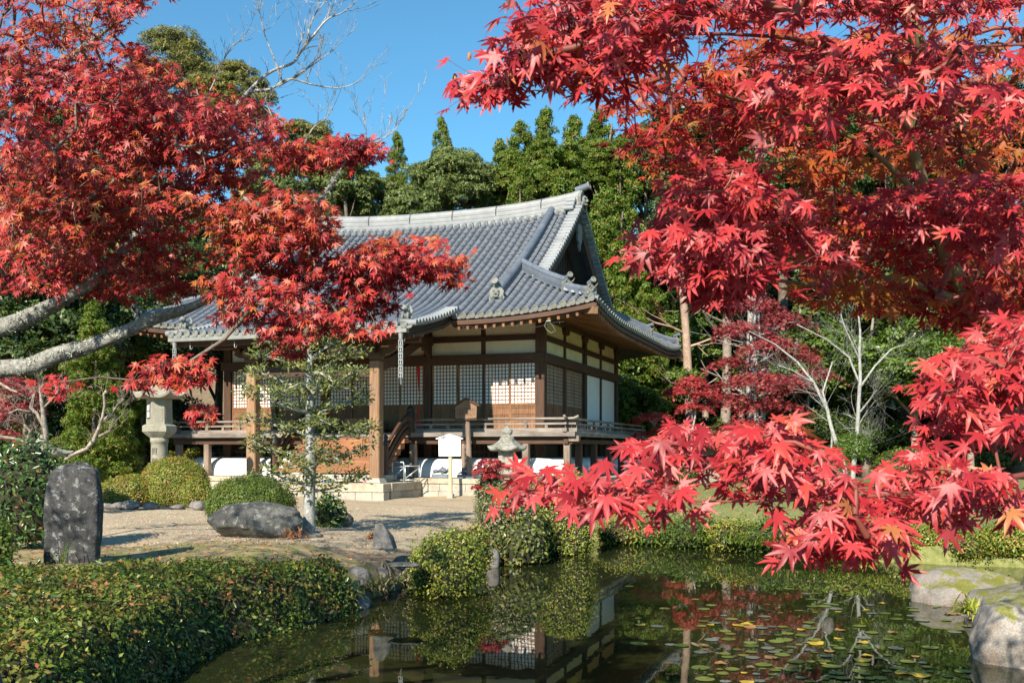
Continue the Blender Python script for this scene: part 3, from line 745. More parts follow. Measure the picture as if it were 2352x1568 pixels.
# ------------------------------------------------------------------ the temple hall
# local axes: x along the front (0 at the right corner column, negative to the left), y into the building, z up
TW, TD = 10.86, 9.5
temple = empty('temple_hall', (0.865, 29.6, 0), R(-19))
tag(temple, 'wooden temple hall with curved blue-grey tiled roof and white lattice screens on a stone platform', 'temple')
def LW(x, y, z):   # temple axes -> world
    return temple_m @ Vector((x, y, z))
temple_m = Matrix.Translation((0.865, 29.6, 0)) @ Matrix.Rotation(R(-19), 4, 'Z')
PZ, DK, LT = 0.50, 1.82, 4.2     # platform top, deck top, top of the head beam
g = np.random.default_rng(21)

# stone platform: blocks, coping and infill
def block_row(x0, x1, y, z0, z1, dep, widths, mat, name='stone_block', axis='x', proud=0.0):
    x = x0; k = 0
    while x < x1-0.02:
        w = min(widths*g.uniform(0.85, 1.15), x1-x)
        if x1-(x+w) < 0.25: w = x1-x
        b = MB(); a = 0.004; j = g.uniform(-0.006, 0.006)
        if axis == 'x': b.box(x+a, x+w-a, y-proud+j, y+dep, z0+a, z1-a, ch=0.008)
        else: b.box(y-dep, y+proud+j, x+a, x+w-a, z0+a, z1-a, ch=0.008)
        b.build(name, mat, temple)
        x += w
pf = -1.92                      # front edge of the platform
block_row(-TW-1.9, 1.92, pf, -0.15, 0.13, 0.4, 0.62, M['granite'])
block_row(-TW-1.9, 1.92, pf, 0.13, 0.345, 0.4, 0.85, M['granite'])
block_row(-TW-1.9, 1.92, pf, 0.35, PZ, 0.5, 1.15, M['granite_top'], 'coping_stone', proud=0.03)
block_row(pf, TD+1.9, 1.92, -0.15, 0.345, 0.4, 0.75, M['granite'], axis='y')
block_row(pf, TD+1.9, 1.92, 0.35, PZ, 0.5, 1.15, M['granite_top'], 'coping_stone', axis='y', proud=0.03)
MB().box(-TW-1.85, 1.5, pf+0.45, TD+1.85, -0.1, PZ-0.03).build('platform_floor', M['granite_top'], temple)
# stair platform in front
sp0, sp1, spf, spz = -8.6, -3.03, -4.34, 0.42
block_row(sp0, sp1, spf, -0.15, 0.19, 0.35, 0.58, M['granite'])
block_row(sp0, sp1, spf, 0.19, spz, 0.45, 1.3, M['granite_top'], 'coping_stone', proud=0.03)
block_row(spf+0.45, pf-0.02, sp1, -0.15, 0.19, 0.35, 0.7, M['granite'], axis='y')
block_row(spf+0.45, pf-0.03, sp1, 0.19, spz, 0.4, 0.8, M['granite_top'], 'coping_stone', axis='y', proud=0.03)
MB().box(sp0, sp1-0.38, spf+0.42, pf-0.01, -0.1, spz-0.025).build('platform_floor', M['granite_top'], temple)
# the shallow ledge at the far left of the steps
block_row(-TW-1.9, sp0-0.01, -2.9, -0.15, 0.24, 0.9, 0.9, M['granite'])
# block that carries the stairs
block_row(-7.35, -3.5, -3.25, spz+0.002, 0.62, 0.7, 0.9, M['granite'], 'stair_base_stone')

# columns
colx = [0, -3.64, -7.22, -TW]; coly = [0, 4.75, TD]
def column(x, y, w, z0, z1, mat, name='column'):
    return MB().box(x-w/2, x+w/2, y-w/2, y+w/2, z0, z1, ch=0.02).build(name, mat, temple)
for x in colx:
    column(x, 0, 0.28 if x in (0, -TW) else 0.25, PZ, 5.35, M['timber'])
for y in coly[1:]:
    column(0, y, 0.28, PZ, 5.35, M['timber'])
for y in (2.375, 7.125): column(0, y, 0.17, PZ, 5.35, M['timber'])
for y in coly[1:]: column(-TW, y, 0.28, PZ, 5.35, M['timber'])
for a, b2 in zip(colx[:-1], colx[1:]):
    column((a+b2)/2, 0.02, 0.15, LT, 5.35, M['timber'], 'wall_stud')
# rear and left walls, the room behind the screens
MB().box(-TW-0.05, -TW+0.05, 0.15, TD-0.15, DK, 5.3).build('side_wall', M['plaster'], temple)
MB().box(-TW+0.05, -0.05, TD-0.05, TD+0.05, DK, 5.3).build('rear_wall', M['plaster'], temple)
MB().box(-TW+0.1, -0.1, 0.2, TD-0.1, DK-0.12, DK-0.02).build('room_floor', M['timber_h'], temple)
# beams
def beam(x0, x1, y0, y1, z0, z1, mat='timber_h', name='beam'):
    return MB().box(x0, x1, y0, y1, z0, z1, ch=0.01).build(name, M[mat], temple)
beam(-TW-0.22, 0.22, -0.19, -0.142, 3.92, 4.2); beam(-TW, 0, -0.09, 0.06, 3.90, 4.196)
beam(0.142, 0.19, -0.19, TD+0.2, 3.92, 4.2, 'timber_y'); beam(-0.06, 0.09, 0.1, TD, 3.90, 4.196, 'timber_y')
beam(-TW, 0, -0.10, 0.05, 4.59, 4.76); beam(-0.05, 0.10, 0.1, TD, 4.59, 4.76, 'timber_y')
beam(-TW-0.2, 0.25, -0.13, 0.1, 5.18, 5.42); beam(-0.1, 0.13, -0.2, TD+0.2, 5.182, 5.422, 'timber_y')
beam(-TW, 0, -0.12, 0.06, DK-0.02, DK+0.13); beam(-0.06, 0.12, 0.1, TD, DK-0.021, DK+0.129, 'timber_y')
# white wall panels above the head beam
for a, b2 in zip(colx[:-1], colx[1:]):
    m_ = (a+b2)/2
    for s0, s1 in ((m_+0.075, a-0.125), (b2+0.125, m_-0.075)):
        for z0, z1 in ((4.2, 4.59), (4.76, 5.18)):
            MB().box(s0, s1, -0.03, 0.03, z0, z1).build('wall_panel', M['plaster'], temple)
for y0, y1 in ((0.14, 2.29), (2.46, 4.61), (4.89, 7.04), (7.21, 9.36)):
    for z0, z1 in ((4.2, 4.59), (4.76, 5.18)):
        MB().box(-0.03, 0.03, y0, y1, z0, z1).build('wall_panel', M['plaster'], temple)
# small cloud-shaped bracket arms on the side studs
def bracket_arm(x, y, z, along='y', w=0.5):
    prof = [(-w/2, 0.22), (w/2, 0.22), (w/2, 0.12), (w*0.36, 0.03), (w*0.2, 0), (-w*0.2, 0), (-w*0.36, 0.03), (-w/2, 0.12)]
    b = MB()
    if along == 'y': b.prism([(y+u, z+v) for u, v in prof], x-0.06, x+0.09, 'x')
    else: b.prism([(x+u, z+v) for u, v in prof], y-0.09, y+0.06, 'y')
    b.build('bracket', M['timber'], temple)
for y in (2.375, 4.75, 7.125, 9.5): bracket_arm(0.07, y, 4.96)
for x in colx[1:3]: bracket_arm(x, -0.13, 4.96, 'x', 0.7)

# lattice screens: a frame with lattice, paper and planks
def make_screen(w, h=2.03, cols=7, rows=11):
    fr = MB(); st = 0.045; zb = 0.76
    fr.box(-w/2, -w/2+st, -0.02, 0.02, 0, h); fr.box(w/2-st, w/2, -0.02, 0.02, 0, h)
    for z0, z1 in ((0, 0.05), (zb-0.03, zb+0.02), (h-0.05, h)): fr.box(-w/2+st, w/2-st, -0.018, 0.018, z0, z1)
    for z in (0.16, 0.22, 0.40, 0.45, 0.63, 0.68): fr.box(-w/2+st, w/2-st, -0.017, 0.0, z, z+0.024)
    f = fr.build('screen', M['board'], temple)
    la = MB(); x0, x1, z0, z1 = -w/2+st, w/2-st, zb+0.02, h-0.05
    for i in range(1, cols): x = x0+(x1-x0)*i/cols; la.box(x-0.012, x+0.012, -0.016, 0.004, z0, z1)
    for i in range(1, rows): z = z0+(z1-z0)*i/rows; la.box(x0, x1, -0.013, 0.004, z-0.012, z+0.012)
    la.build('lattice', M['board'], f)
    MB().box(x0, x1, 0.006, 0.010, z0, z1).build('paper', M['paper'], f)
    k = 6
    for i in range(k):
        a = x0+(x1-x0)*i/k
        MB().box(a+0.002, a+(x1-x0)/k-0.002, 0.0, 0.014, 0.05, zb-0.03).build('plank', M['board'], f)
    return f
scr = None
for a, b2 in zip(colx[:-1], colx[1:]):
    wbay = a-b2-0.28; w = wbay/4-0.005
    for i in range(4):
        x = a-0.14-wbay*(i+0.5)/4
        if scr is None: scr = make_screen(w); o = scr
        else: o = copy_tree(scr, temple)
        o.location = (x, (-0.03 if i in (0, 3) else 0.02), DK+0.12); o.scale = (w/((3.64-0.28)/4-0.005), 1, 1)
    column((a+b2)/2, -0.055, 0.06, DK+0.12, 3.9, M['timber'], 'screen_post')
for y0, y1 in ((0.14, 2.29), (2.46, 4.61)):
    for i in range(2):
        w = (y1-y0)/2
        o = copy_tree(scr, temple); o.location = (0.03-0.02*i, y0+w*(i+0.5), DK+0.12); o.rotation_euler = (0, 0, R(90)); o.scale = (w/0.835, 1, 1)
        for c in o.children:
            pass
for y0, y1 in ((4.89, 7.04), (7.21, 9.36)):
    p = MB().box(0.0, 0.04, y0, y1, DK+0.13, 3.9).build('white_door', M['white_plaster'], temple)
    f = MB()
    for ya, yb in ((y0, y0+0.04), (y1-0.04, y1)): f.box(0.035, 0.055, ya, yb, DK+0.13, 3.9)
    f.build('door_frame', M['timber'], p)
# red hanging cloths beside the middle bay and a small red plaque
for x in (-3.88, -6.98):
    b = MB(); b.sweep([(x, -0.24, 3.9), (x+0.01, -0.25, 3.0), (x, -0.24, 2.0)], [(-0.05, -0.01), (0.05, -0.01), (0.05, 0.01), (-0.05, 0.01)])
    b.build('red_curtain', M['red_cloth'], temple)
MB().box(-5.6, -5.15, -0.16, -0.13, 2.66, 2.78).build('red_plaque', M['red_cloth'], temple)
# offertory box behind the stairs
bx = MB(); bx.box(-6.0, -4.9, -1.05, -0.5, DK, DK+0.45); bx.build('offering_box', M['post'], temple)

# plaster mound under the floor, crawl space slats, veranda
def mound(path_a, path_b, name='plaster_mound'):
    pass
prof = [(-0.95, PZ), (-0.93, 0.66), (-0.88, 0.80), (-0.78, 0.92), (-0.62, 1.01), (-0.40, 1.06), (0.1, 1.08), (0.1, PZ)]
MB().prism([(y, z) for y, z in prof], -TW-0.9, 0.93, 'x').build('plaster_mound', M['white_plaster'], temple)
MB().prism([(-y, z-0.003) for y, z in prof], -0.6, TD+0.6, 'y').build('plaster_mound', M['white_plaster'], temple)
MB().box(-TW, 0, 0.12, 0.16, 1.0, DK).build('crawl_board', M['black'], temple)  # black sheet standing for the shade inside the crawl space
MB().box(-0.16, -0.12, 0, TD, 1.0, DK).build('crawl_board', M['black'], temple)  # same painted darkness along the side
for i in range(72):
    x = -0.2-i*0.148
    if min(abs(x-c) for c in colx) > 0.18: MB().box(x-0.035, x+0.035, 0.06, 0.10, 1.07, 1.6).build('crawl_slat', M['timber'], temple)
beam(-TW, 0, 0.03, 0.11, 1.22, 1.30)
# deck: planks run out from the wall; an edge board and a beam below
for i in range(50):
    x = 1.36-0.262*(i+1)
    MB().box(x+0.002, x+0.260, -1.30, -0.15, DK-0.075, DK).build('deck_plank', M['grey_wood_y'], temple)
for i in range(39):
    y = -0.14+0.262*i
    MB().box(0.15, 1.30, y+0.002, y+0.260, DK-0.0752, DK-0.0002).build('deck_plank', M['grey_wood'], temple)
beam(-TW-1.36, 1.42, -1.38, -1.302, 1.70, DK+0.01, 'grey_wood', 'deck_edge')
beam(1.302, 1.38, -1.30, TD+0.4, 1.70, DK+0.008, 'grey_wood_y', 'deck_edge')
beam(-TW-1.3, 1.30, -1.20, -1.06, 1.49, 1.62, 'timber_h', 'deck_beam')
beam(-TW-1.3, 1.30, -1.22, -1.04, 1.625, 1.742, 'timber_h', 'deck_beam')
beam(1.06, 1.20, -1.30, TD+0.4, 1.491, 1.621, 'timber_y', 'deck_beam')
MB().box(1.18, 1.50, -1.26, -1.06, 1.56, 1.72, ch=0.01).build('beam_end', M['grey_post'], temple)
postx = [1.13, -0.10, -1.97, -3.64, -7.22, -9.1, -10.9, -11.99]
for x in postx: column(x, -1.13, 0.19, PZ, 1.49, M['grey_post'], 'veranda_post')
for y in (0.1, 1.9, 3.8, 5.7, 7.6, 9.4): column(1.13, y, 0.19, PZ, 1.491, M['timber'], 'veranda_post')
# railings
def rail_run(a, b2, fixed, axis, posts, ends=(0, 0)):
    ea, eb = ends
    mt = M['grey_wood'] if axis == 'x' else M['grey_wood_y']
    def pt(u, z, off=0.0): return (u, fixed+off, z) if axis == 'x' else (fixed+off, u, z)
    def bar(u0, u1, z, w, h, name='rail'): MB().bar(pt(u0, z), pt(u1, z), w, h).build(name, mt, temple)
    bar(a-ea*0.9, b2+eb*0.9, DK+0.065, 0.12, 0.11)
    bar(a-ea*0.8, b2+eb*0.8, 2.065, 0.09, 0.055)
    e = 0.02
    pts = [pt(a-ea, 2.225+(0.05 if ea else 0)), pt(a-ea*0.6, 2.215), pt(a, 2.205), pt(b2, 2.205), pt(b2+eb*0.6, 2.215), pt(b2+eb, 2.225+(0.05 if eb else 0))]
    pts = [p for i, p in enumerate(pts) if i == 0 or (Vector(p)-Vector(pts[i-1])).length > 1e-3]
    MB().tube(pts, 0.038, 10).build('top_rail', mt, temple, smooth=True)
    for i, u in enumerate(posts):
        b = MB(); x, y, _ = pt(u, 0)
        b.box(x-0.055, x+0.055, y-0.055, y+0.055, DK+0.12, 2.10); b.lathe([(0.03, 2.10), (0.045, 2.13), (0.03, 2.165), (0.045, 2.18)], 10, (x, y, 0))
        b.build('rail_post', M['grey_post'], temple)
        if i+1 < len(posts):
            k = 2 if abs(posts[i+1]-u) > 1.5 else 1
            for j in range(k):
                w = u+(posts[i+1]-u)*(j+1)/(k+1); x, y, _ = pt(w, 0)
                MB().box(x-0.045, x+0.045, y-0.035, y+0.035, DK+0.12, 2.04).build('rail_strut', M['grey_post'], temple)
rail_run(-3.6, 1.13, -1.13, 'x', [-3.6, -1.97, -0.10, 1.13], (0, 0.33))
rail_run(-TW-1.13, -7.28, -1.13, 'x', [-TW-1.13, -10.9, -9.1, -7.28], (0.33, 0))
rail_run(-1.13, TD+0.3, 1.13, 'y', [-1.13, 0.1, 1.9, 3.8, 5.7, 7.6, 9.4], (0.33, 0))
rail_run(-1.13, TD+0.3, -TW-1.13, 'y', [-1.13, 1.9, 5.7, 9.4], (0.33, 0))

# stairs: seven treads, stringers, newel posts and curved handrails
S0, S1 = -7.05, -3.82
for i in range(6):
    z = 0.62+(DK-0.62)*(i+1)/7; y = -3.0+(1.65)*(i)/6
    MB().box(S0-0.12, S1+0.12, y, y+0.30, z-0.135, z, ch=0.01).build('stair_tread', M['step'], temple)
    MB().box(S0, S1, y+0.24, y+0.27, z-0.02, z+0.04).build('stair_riser', M['step'], temple)
for x in (S0+0.05, S1-0.05):
    MB().prism([(-2.95, 0.62), (-2.5, 0.62), (-1.2, 1.52), (-1.2, 1.68), (-1.5, 1.66)], x-0.04, x+0.04, 'x').build('stair_stringer', M['timber'], temple)
def newel(x, y, z0, z1, name='newel_post'):
    h = z1-z0
    b = MB(); b.lathe([(0.115, z0), (0.115, z1-0.32)], 20, (x, y, 0)); b.build(name, M['timber'], temple, smooth=False)
    c = MB(); c.lathe([(0.125, z1-0.32), (0.125, z1-0.2), (0.09, z1-0.17), (0.105, z1-0.12), (0.10, z1-0.06), (0.05, z1-0.01), (0.012, z1+0.03)], 20, (x, y, 0)); c.build('newel_cap', M['black'], temple, smooth=True)
for x in (-3.66, -7.22):
    newel(x, -3.02, 0.62, 1.76); newel(x, -1.28, DK-0.1, 2.62)
    def hr(z0, z1, r, rr, w=None):
        pts = []
        for i in range(11):
            t = i/10; pts.append((x, -2.98+1.66*t, z0+(z1-z0)*(1-(1-t)**1.55)))
        if w: MB().sweep(pts, [(-w/2, -rr), (w/2, -rr), (w/2, rr), (-w/2, rr)]).build('stair_rail', M['timber_y'], temple)
        else: MB().tube(pts, rr, 10).build('stair_handrail', M['timber_y'], temple, smooth=True)
    hr(1.30, 2.36, 0, 0.05); hr(1.02, 2.12, 0, 0.045, 0.09); hr(0.78, 1.92, 0, 0.07, 0.10)

# porch columns, beams, brackets
PX, PY = (-3.52, -7.42), -3.8
for x in PX:
    b = MB(); b.lathe([(0.32, spz+0.002), (0.30, spz+0.03), (0.23, spz+0.13)], 4, (x, PY, 0), rot=R(45)); b.build('column_base', M['granite'], temple)
    MB().box(x-0.15, x+0.15, PY-0.15, PY+0.15, spz+0.13, 3.75, ch=0.03).build('porch_column', M['post'], temple)
    # bearing block, cross arms and three small blocks
    b = MB(); b.lathe([(0.16, 3.75), (0.26, 3.86), (0.26, 3.97)], 4, (x, PY, 0), rot=R(45)); b.build('bearing_block', M['timber'], temple)
    for along in ('x', 'y'):
        w = 1.15; prof = [(-w/2, .17), (w/2, .17), (w/2, .09), (w*.38, .01), (w*.25, 0), (-w*.25, 0), (-w*.38, .01), (-w/2, .09)]
        b = MB()
        if along == 'x': b.prism([(x+u, 3.93+v) for u, v in prof], PY-0.07, PY+0.07, 'y')
        else: b.prism([(PY+u*0.8, 3.933+v) for u, v in prof], x-0.07, x+0.07, 'x')
        b.build('bracket_arm', M['timber'], temple)
    for u in (-0.48, 0, 0.48):
        b = MB(); b.lathe([(0.09, 4.10), (0.135, 4.15), (0.135, 4.21)], 4, (x+u, PY, 0), rot=R(45)); b.build('small_block', M['timber'], temple)
MB().sweep([(PX[1], PY, 3.42), (PX[1]+.6, PY, 3.50), ((PX[0]+PX[1])/2, PY, 3.53), (PX[0]-.6, PY, 3.50), (PX[0], PY, 3.42)], [(-.08, -.15), (.08, -.15), (.08, .15), (-.08, .15)]).build('rainbow_beam', M['timber_h'], temple)
beam(-9.0, -2.2, PY-0.09, PY+0.09, 4.21, 4.36, 'timber_h', 'porch_purlin')
for x in PX:   # curved tie beams back to the hall
    b = MB()
    pts = [(x, PY+0.1, 3.62), (x, PY+0.9, 3.80), (x, PY+1.8, 4.15), (x, PY+2.7, 4.52), (x, -0.1, 4.66)]
    b.sweep(pts, [(-.07, -.15), (.07, -.15), (.07, .15), (-.07, .15)]); b.build('curved_tie_beam', M['timber_y'], temple)
    # carved cloud under the tie beam, against the hall column
    b = MB(); b.prism([(-0.14, 4.5), (-0.75, 4.45), (-0.7, 4.3), (-0.5, 4.33), (-0.45, 4.2), (-0.3, 4.22), (-0.25, 4.08), (-0.14, 4.05)], x-0.05, x+0.05, 'x')
    b.build('carved_bracket', M['timber'], temple)

# ------------------------------------------------------------------ roof surfaces
XR, XL, YF, YB = 2.24, -TW-2.24, -2.24, TD+2.24
SR = 6.99; GX = 3.19
def fz(s): return 5.08+0.5*s+0.0165*s*s
def upl(c, s): return 0.34*max(0.0, 1-c/4.2)**2.3*max(0.0, 1-s/4.5)
PXR, PXL = -1.97, -9.35       # sides of the porch roof
def porch_z(s):
    # joins the main slope at s=1.6, ends level-ish at s=-2.76
    s0, s1 = 1.6, -2.76
    z0 = fz(s0); d0 = 0.5+0.033*s0; z1 = 4.52; d1 = 0.17
    t = (s0-s)/(s0-s1); L = s0-s1
    h00 = 2*t**3-3*t**2+1; h10 = t**3-2*t**2+t; h01 = -2*t**3+3*t**2; h11 = t**3-t**2
    return h00*z0+h10*(-d0*L)+h01*z1+h11*(-d1*L)
def in_porch(x): return PXL < x < PXR
def front(x, s):
    if in_porch(x) and s < 1.6: z = porch_z(s)
    else:
        c = min(XR-x, x-XL); z = fz(s)+upl(c, s)
    xc = (XR+XL)/2
    z += 0.36*(abs(x-xc)/5.4)**2.6*(max(0, s)/SR)**2 if abs(x-xc) < 5.6 else 0.36*(max(0, s)/SR)**2*1.1
    return Vector((x, YF+s, z))
def right(y, s):
    c = min(y-YF, YB-y); return Vector((XR-s, y, fz(s)+upl(c, s)))
roof = MB()
# sheet under the tiles (front, back, both hips)
def sheet(fn, u0, u1, nu, smax_fn, smin_fn=lambda u: 0.0, ns=14, off=0.0):
    vs = []; fs = []
    for i in range(nu+1):
        u = u0+(u1-u0)*i/nu; a, b = smin_fn(u), smax_fn(u)
        for j in range(ns+1):
            s = a+(b-a)*j/ns; q = fn(u, s); vs.append((q[0], q[1], q[2]+off))
    for i in range(nu):
        for j in range(ns): fs.append((i*(ns+1)+j, (i+1)*(ns+1)+j, (i+1)*(ns+1)+j+1, i*(ns+1)+j+1))
    return vs, fs
GXR, GXL = -0.10, -TW+0.10
def smax_front(x):
    if x > GXR: return max(0.02, XR-x)
    if x < GXL: return max(0.02, x-XL)
    return SR
def smax_right(y): return max(0.02, min(GX, y-YF, YB-y))
for off in (-0.03, -0.14):
    v_, f_ = sheet(front, XR-0.01, GXR, 14, smax_front, off=off); roof.add(v_, f_)
    v_, f_ = sheet(front, GXR, PXR, 12, smax_front, off=off); roof.add(v_, f_)
    v_, f_ = sheet(front, PXR-0.001, PXL+0.001, 30, smax_front, lambda x: -2.76, 22, off); roof.add(v_, f_)
    v_, f_ = sheet(front, PXL, GXL, 10, smax_front, off=off); roof.add(v_, f_)
    v_, f_ = sheet(front, GXL, XL+0.01, 14, smax_front, off=off); roof.add(v_, f_)
    back = lambda x, s: (front(x if not in_porch(x) else x, max(s, 0)) if False else Vector((x, YB-s, fz(s)+upl(min(XR-x, x-XL), s)+(front(x, SR)[2]-fz(SR))*(s/SR)**2)))
    v_, f_ = sheet(back, XR-0.01, XL+0.01, 40, smax_front, off=off); roof.add(v_, f_)
    v_, f_ = sheet(right, YF+0.01, YB-0.01, 40, smax_right, off=off); roof.add(v_, f_)
    left = lambda y, s: Vector((XL+s, y, right(y, s)[2]))
    v_, f_ = sheet(left, YF+0.01, YB-0.01, 40, smax_right, off=off); roof.add(v_, f_)
roof_o = roof.build('roof', M['pan'], temple)

# tiles
TS, TL = 0.265, 0.295
def frame_at(fn, u, s, ds=0.02):
    p = fn(u, s); q = fn(u, s+ds); d = (q-p).normalized()
    return p, d
def tile_profile():
    """one half-round cover tile lying along +y, lip at its lower end"""
    vs = []; fs = []; n = 7; r0, r1 = 0.079, 0.0775
    for y, r in ((0, r0), (TL+0.012, r1)):
        for k in range(n):
            a = math.pi*k/(n-1); vs.append((r*math.cos(a), y, r*math.sin(a)*1.15+0.006))
    for k in range(n-1): fs.append((k, k+1, n+k+1, n+k))
    for k in range(n):   # the cut lower edge, with its own corners so that it stays crisp
        a = math.pi*k/(n-1)
        for q in (1.0, 0.86): vs.append((r0*q*math.cos(a), 0, r0*q*math.sin(a)*1.15+0.006))
    for k in range(n-1): fs.append((2*n+2*k, 2*n+2*k+1, 2*n+2*k+3, 2*n+2*k+2))
    return vs, fs
tv, tf = tile_profile()
tb = MB(); tb.add(tv, tf); tile_me = tb.mesh('cover_tile'); tile_me.materials.append(M['tile']); tile_me.shade_smooth()
TQ = np.array([f for f in tf if len(f) == 4]); TV = np.array(tv)
def mat_of(p, d, side):
    """columns: side (x), along (y), up (z)"""
    s = (side-d*side.dot(d)).normalized(); u = s.cross(d)
    m4 = Matrix(((s.x, d.x, u.x, p.x), (s.y, d.y, u.y, p.y), (s.z, d.z, u.z, p.z), (0, 0, 0, 1)))
    return m4
covers = []; pans = []
def tile_rows(fn, us, smax, smin, side, key):
    for u in us:
        a, b = smin(u), smax(u); s = a; 
        while s < b-0.05:
            p, d = frame_at(fn, u, s); covers.append((mat_of(p, d, side), key, u, s)); s += TL
    for u in us:
        um = u-TS/2
        a, b = smin(um), smax(um); s = a
        while s < b-0.04:
            p, d = frame_at(fn, um, s); pans.append((mat_of(p, d, side), key)); s += TL*0.62
fus = [XR-0.12-TS*k for k in range(57)]
tile_rows(front, fus, lambda x: min(smax_front(x), SR-0.2), lambda x: -2.76 if in_porch(x) else 0.0, Vector((1, 0, 0)), 'f')
rus = [YF+0.16+TS*k for k in range(52)]
tile_rows(right, rus, smax_right, lambda y: 0.0, Vector((0, 1, 0)), 'r')
# nearest 290 cover tiles as single tiles, the rest as one mass
def camdist(mt): q = temple_m @ mt.translation; return q.length
def score(c):
    mt, key, u, s = c
    if key == 'r': return 1e3+camdist(mt)
    if u > GXR and s > XR-u-0.15: return 1e3
    if in_porch(u) and s < 3.2: return 500+camdist(mt)    # hidden by the maple
    return camdist(mt)
covers.sort(key=score)
NSINGLE = 290
for mt, key, u, s in covers[:NSINGLE]:
    o = link_mesh('cover_tile', tile_me, None, roof_o); o.matrix_basis = mt
A = np.array([np.array(c[0]) for c in covers[NSINGLE:]])
VV = np.einsum('nij,kj->nki', A, np.c_[TV, np.ones(len(TV))])[:, :, :3]
FF = TQ[None]+(np.arange(len(A))*len(TV))[:, None, None]
link_mesh('cover_tiles', fast_mesh('cover_tiles', VV.reshape(-1, 3), FF.reshape(-1, 4)), M['tile'], roof_o, smooth=True, kind='stuff')
# pan tiles: shallow troughs, each overlapping the next
PV = []; 
for y, dz in ((0, -0.004), (0.001, 0.008), (TL*0.62+0.02, -0.006)):
    for k in range(5):
        t = k/4*2-1; PV.append((t*TS*0.40, y, dz+0.026*t*t-0.022))
PV = np.array(PV); PF = np.array([(i*5+k, i*5+k+1, (i+1)*5+k+1, (i+1)*5+k) for i in range(2) for k in range(4)])
A = np.array([np.array(c[0]) for c in pans])
VV = np.einsum('nij,kj->nki', A, np.c_[PV, np.ones(len(PV))])[:, :, :3]
FF = PF[None]+(np.arange(len(A))*len(PV))[:, None, None]
link_mesh('pan_tiles', fast_mesh('pan_tiles', VV.reshape(-1, 3), FF.reshape(-1, 4)), M['pan'], roof_o, kind='stuff')
# round end tiles with a raised whorl, and the flat drip tiles between them
def end_disc():
    b = MB()
    prof = [(0.001, 0.0), (0.094, 0.0), (0.094, -0.030), (0.072, -0.034), (0.070, -0.018), (0.050, -0.018), (0.048, -0.028), (0.030, -0.028), (0.028, -0.016), (0.001, -0.020)]
    n = 16; vs = []; fs = []
    for r, y in prof:
        for k in range(n): a = 2*math.pi*k/n; vs.append((r*math.cos(a), y, r*math.sin(a)))
    for i in range(len(prof)-1):
        for k in range(n): fs.append((i*n+k, i*n+(k+1) % n, (i+1)*n+(k+1) % n, (i+1)*n+k))
    b.add(vs, fs)
    me = b.mesh('end_tile'); me.materials.append(M['disc']); return me
disc_me = end_disc()
db = MB()
dv = []
for t in np.linspace(-1, 1, 7):
    dv += [(t*0.105, 0, -0.01+0.03*t*t), (t*0.10, -0.012, -0.075+0.035*t*t)]
db.add(dv, [(2*i, 2*i+1, 2*i+3, 2*i+2) for i in range(6)])
db.add([(x*0.92, y-0.012, z-0.008) for x, y, z in dv], [(2*i, 2*i+1, 2*i+3, 2*i+2) for i in range(6)])
drip_me = db.mesh('drip_tile'); drip_me.materials.append(M['disc'])
def ends(fn, us, smin, side):
    for u in us:
        p, d = frame_at(fn, u, smin(u))
        o = link_mesh('end_tile', disc_me, None, roof_o); o.matrix_basis = mat_of(p-d*0.01+Vector((0, 0, 0.02)), d, side) @ Matrix.Rotation(R(-12), 4, 'X')
        um = u-TS/2; p, d = frame_at(fn, um, smin(um))
        o = link_mesh('drip_tile', drip_me, None, roof_o); o.matrix_basis = mat_of(p-d*0.01, d, side)
ends(front, fus, lambda x: -2.76 if in_porch(x) else 0.0, Vector((1, 0, 0)))
ends(right, rus, lambda y: 0.0, Vector((0, 1, 0)))
# eaves boards, soffit and rafters
def along(fn, u0, u1, n, s, dz, dn=0.0):
    return [fn(u0+(u1-u0)*i/n, s)+Vector((0, 0, dz)) for i in range(n+1)]
for u0, u1, s, n in ((XR-0.02, PXR+0.02, 0.03, 16), (PXL-0.02, XL+0.02, 0.03, 16), (PXR-0.03, PXL+0.03, -2.72, 20)):
    MB().sweep(along(front, u0, u1, n, s, -0.20), [(-.04, -.06), (.04, -.06), (.04, .06), (-.04, .06)]).build('eaves_board', M['timber_h'], roof_o)
    MB().sweep(along(front, u0, u1, n, s+0.10, -0.30), [(-.04, -.05), (.04, -.05), (.04, .05), (-.04, .05)]).build('eaves_board', M['timber_h'], roof_o)
MB().sweep(along(right, YF+0.02, YB-0.02, 40, 0.03, -0.20), [(-.04, -.06), (.04, -.06), (.04, .06), (-.04, .06)]).build('eaves_board', M['timber_y'], roof_o)
MB().sweep(along(right, YF+0.1, YB-0.1, 40, 0.13, -0.30), [(-.04, -.05), (.04, -.05), (.04, .05), (-.04, .05)]).build('eaves_board', M['timber_y'], roof_o)
def soffit(fn, u0, u1, nu, s0, s1, d0, d1, lim=None):
    vs = []; fs = []
    for i in range(nu+1):
        u = u0+(u1-u0)*i/nu
        sa = s0; sb = s1 if lim is None else min(s1, lim(u))
        q0 = fn(u, sa); q1 = fn(u, max(sa+0.01, sb))
        f = (max(sa+0.01, sb)-sa)/(s1-s0)
        vs += [q0+Vector((0, 0, d0)), Vector((q1[0], q1[1], (q0[2]+d0)*(1-f)+5.52*f if d1 is None else q1[2]+d1))]
    for i in range(nu): fs.append((2*i, 2*i+1, 2*i+3, 2*i+2))
    return vs, fs
so = MB()
lim_f = lambda x: max(0.05, min(XR-x, x-XL)); lim_r = lambda y: max(0.05, min(y-YF, YB-y))
v_, f_ = soffit(front, XR-0.05, PXR, 16, 0.06, 2.3, -0.24, None, lim_f); so.add(v_, f_)
v_, f_ = soffit(front, PXL, XL+0.05, 16, 0.06, 2.3, -0.24, None, lim_f); so.add(v_, f_)
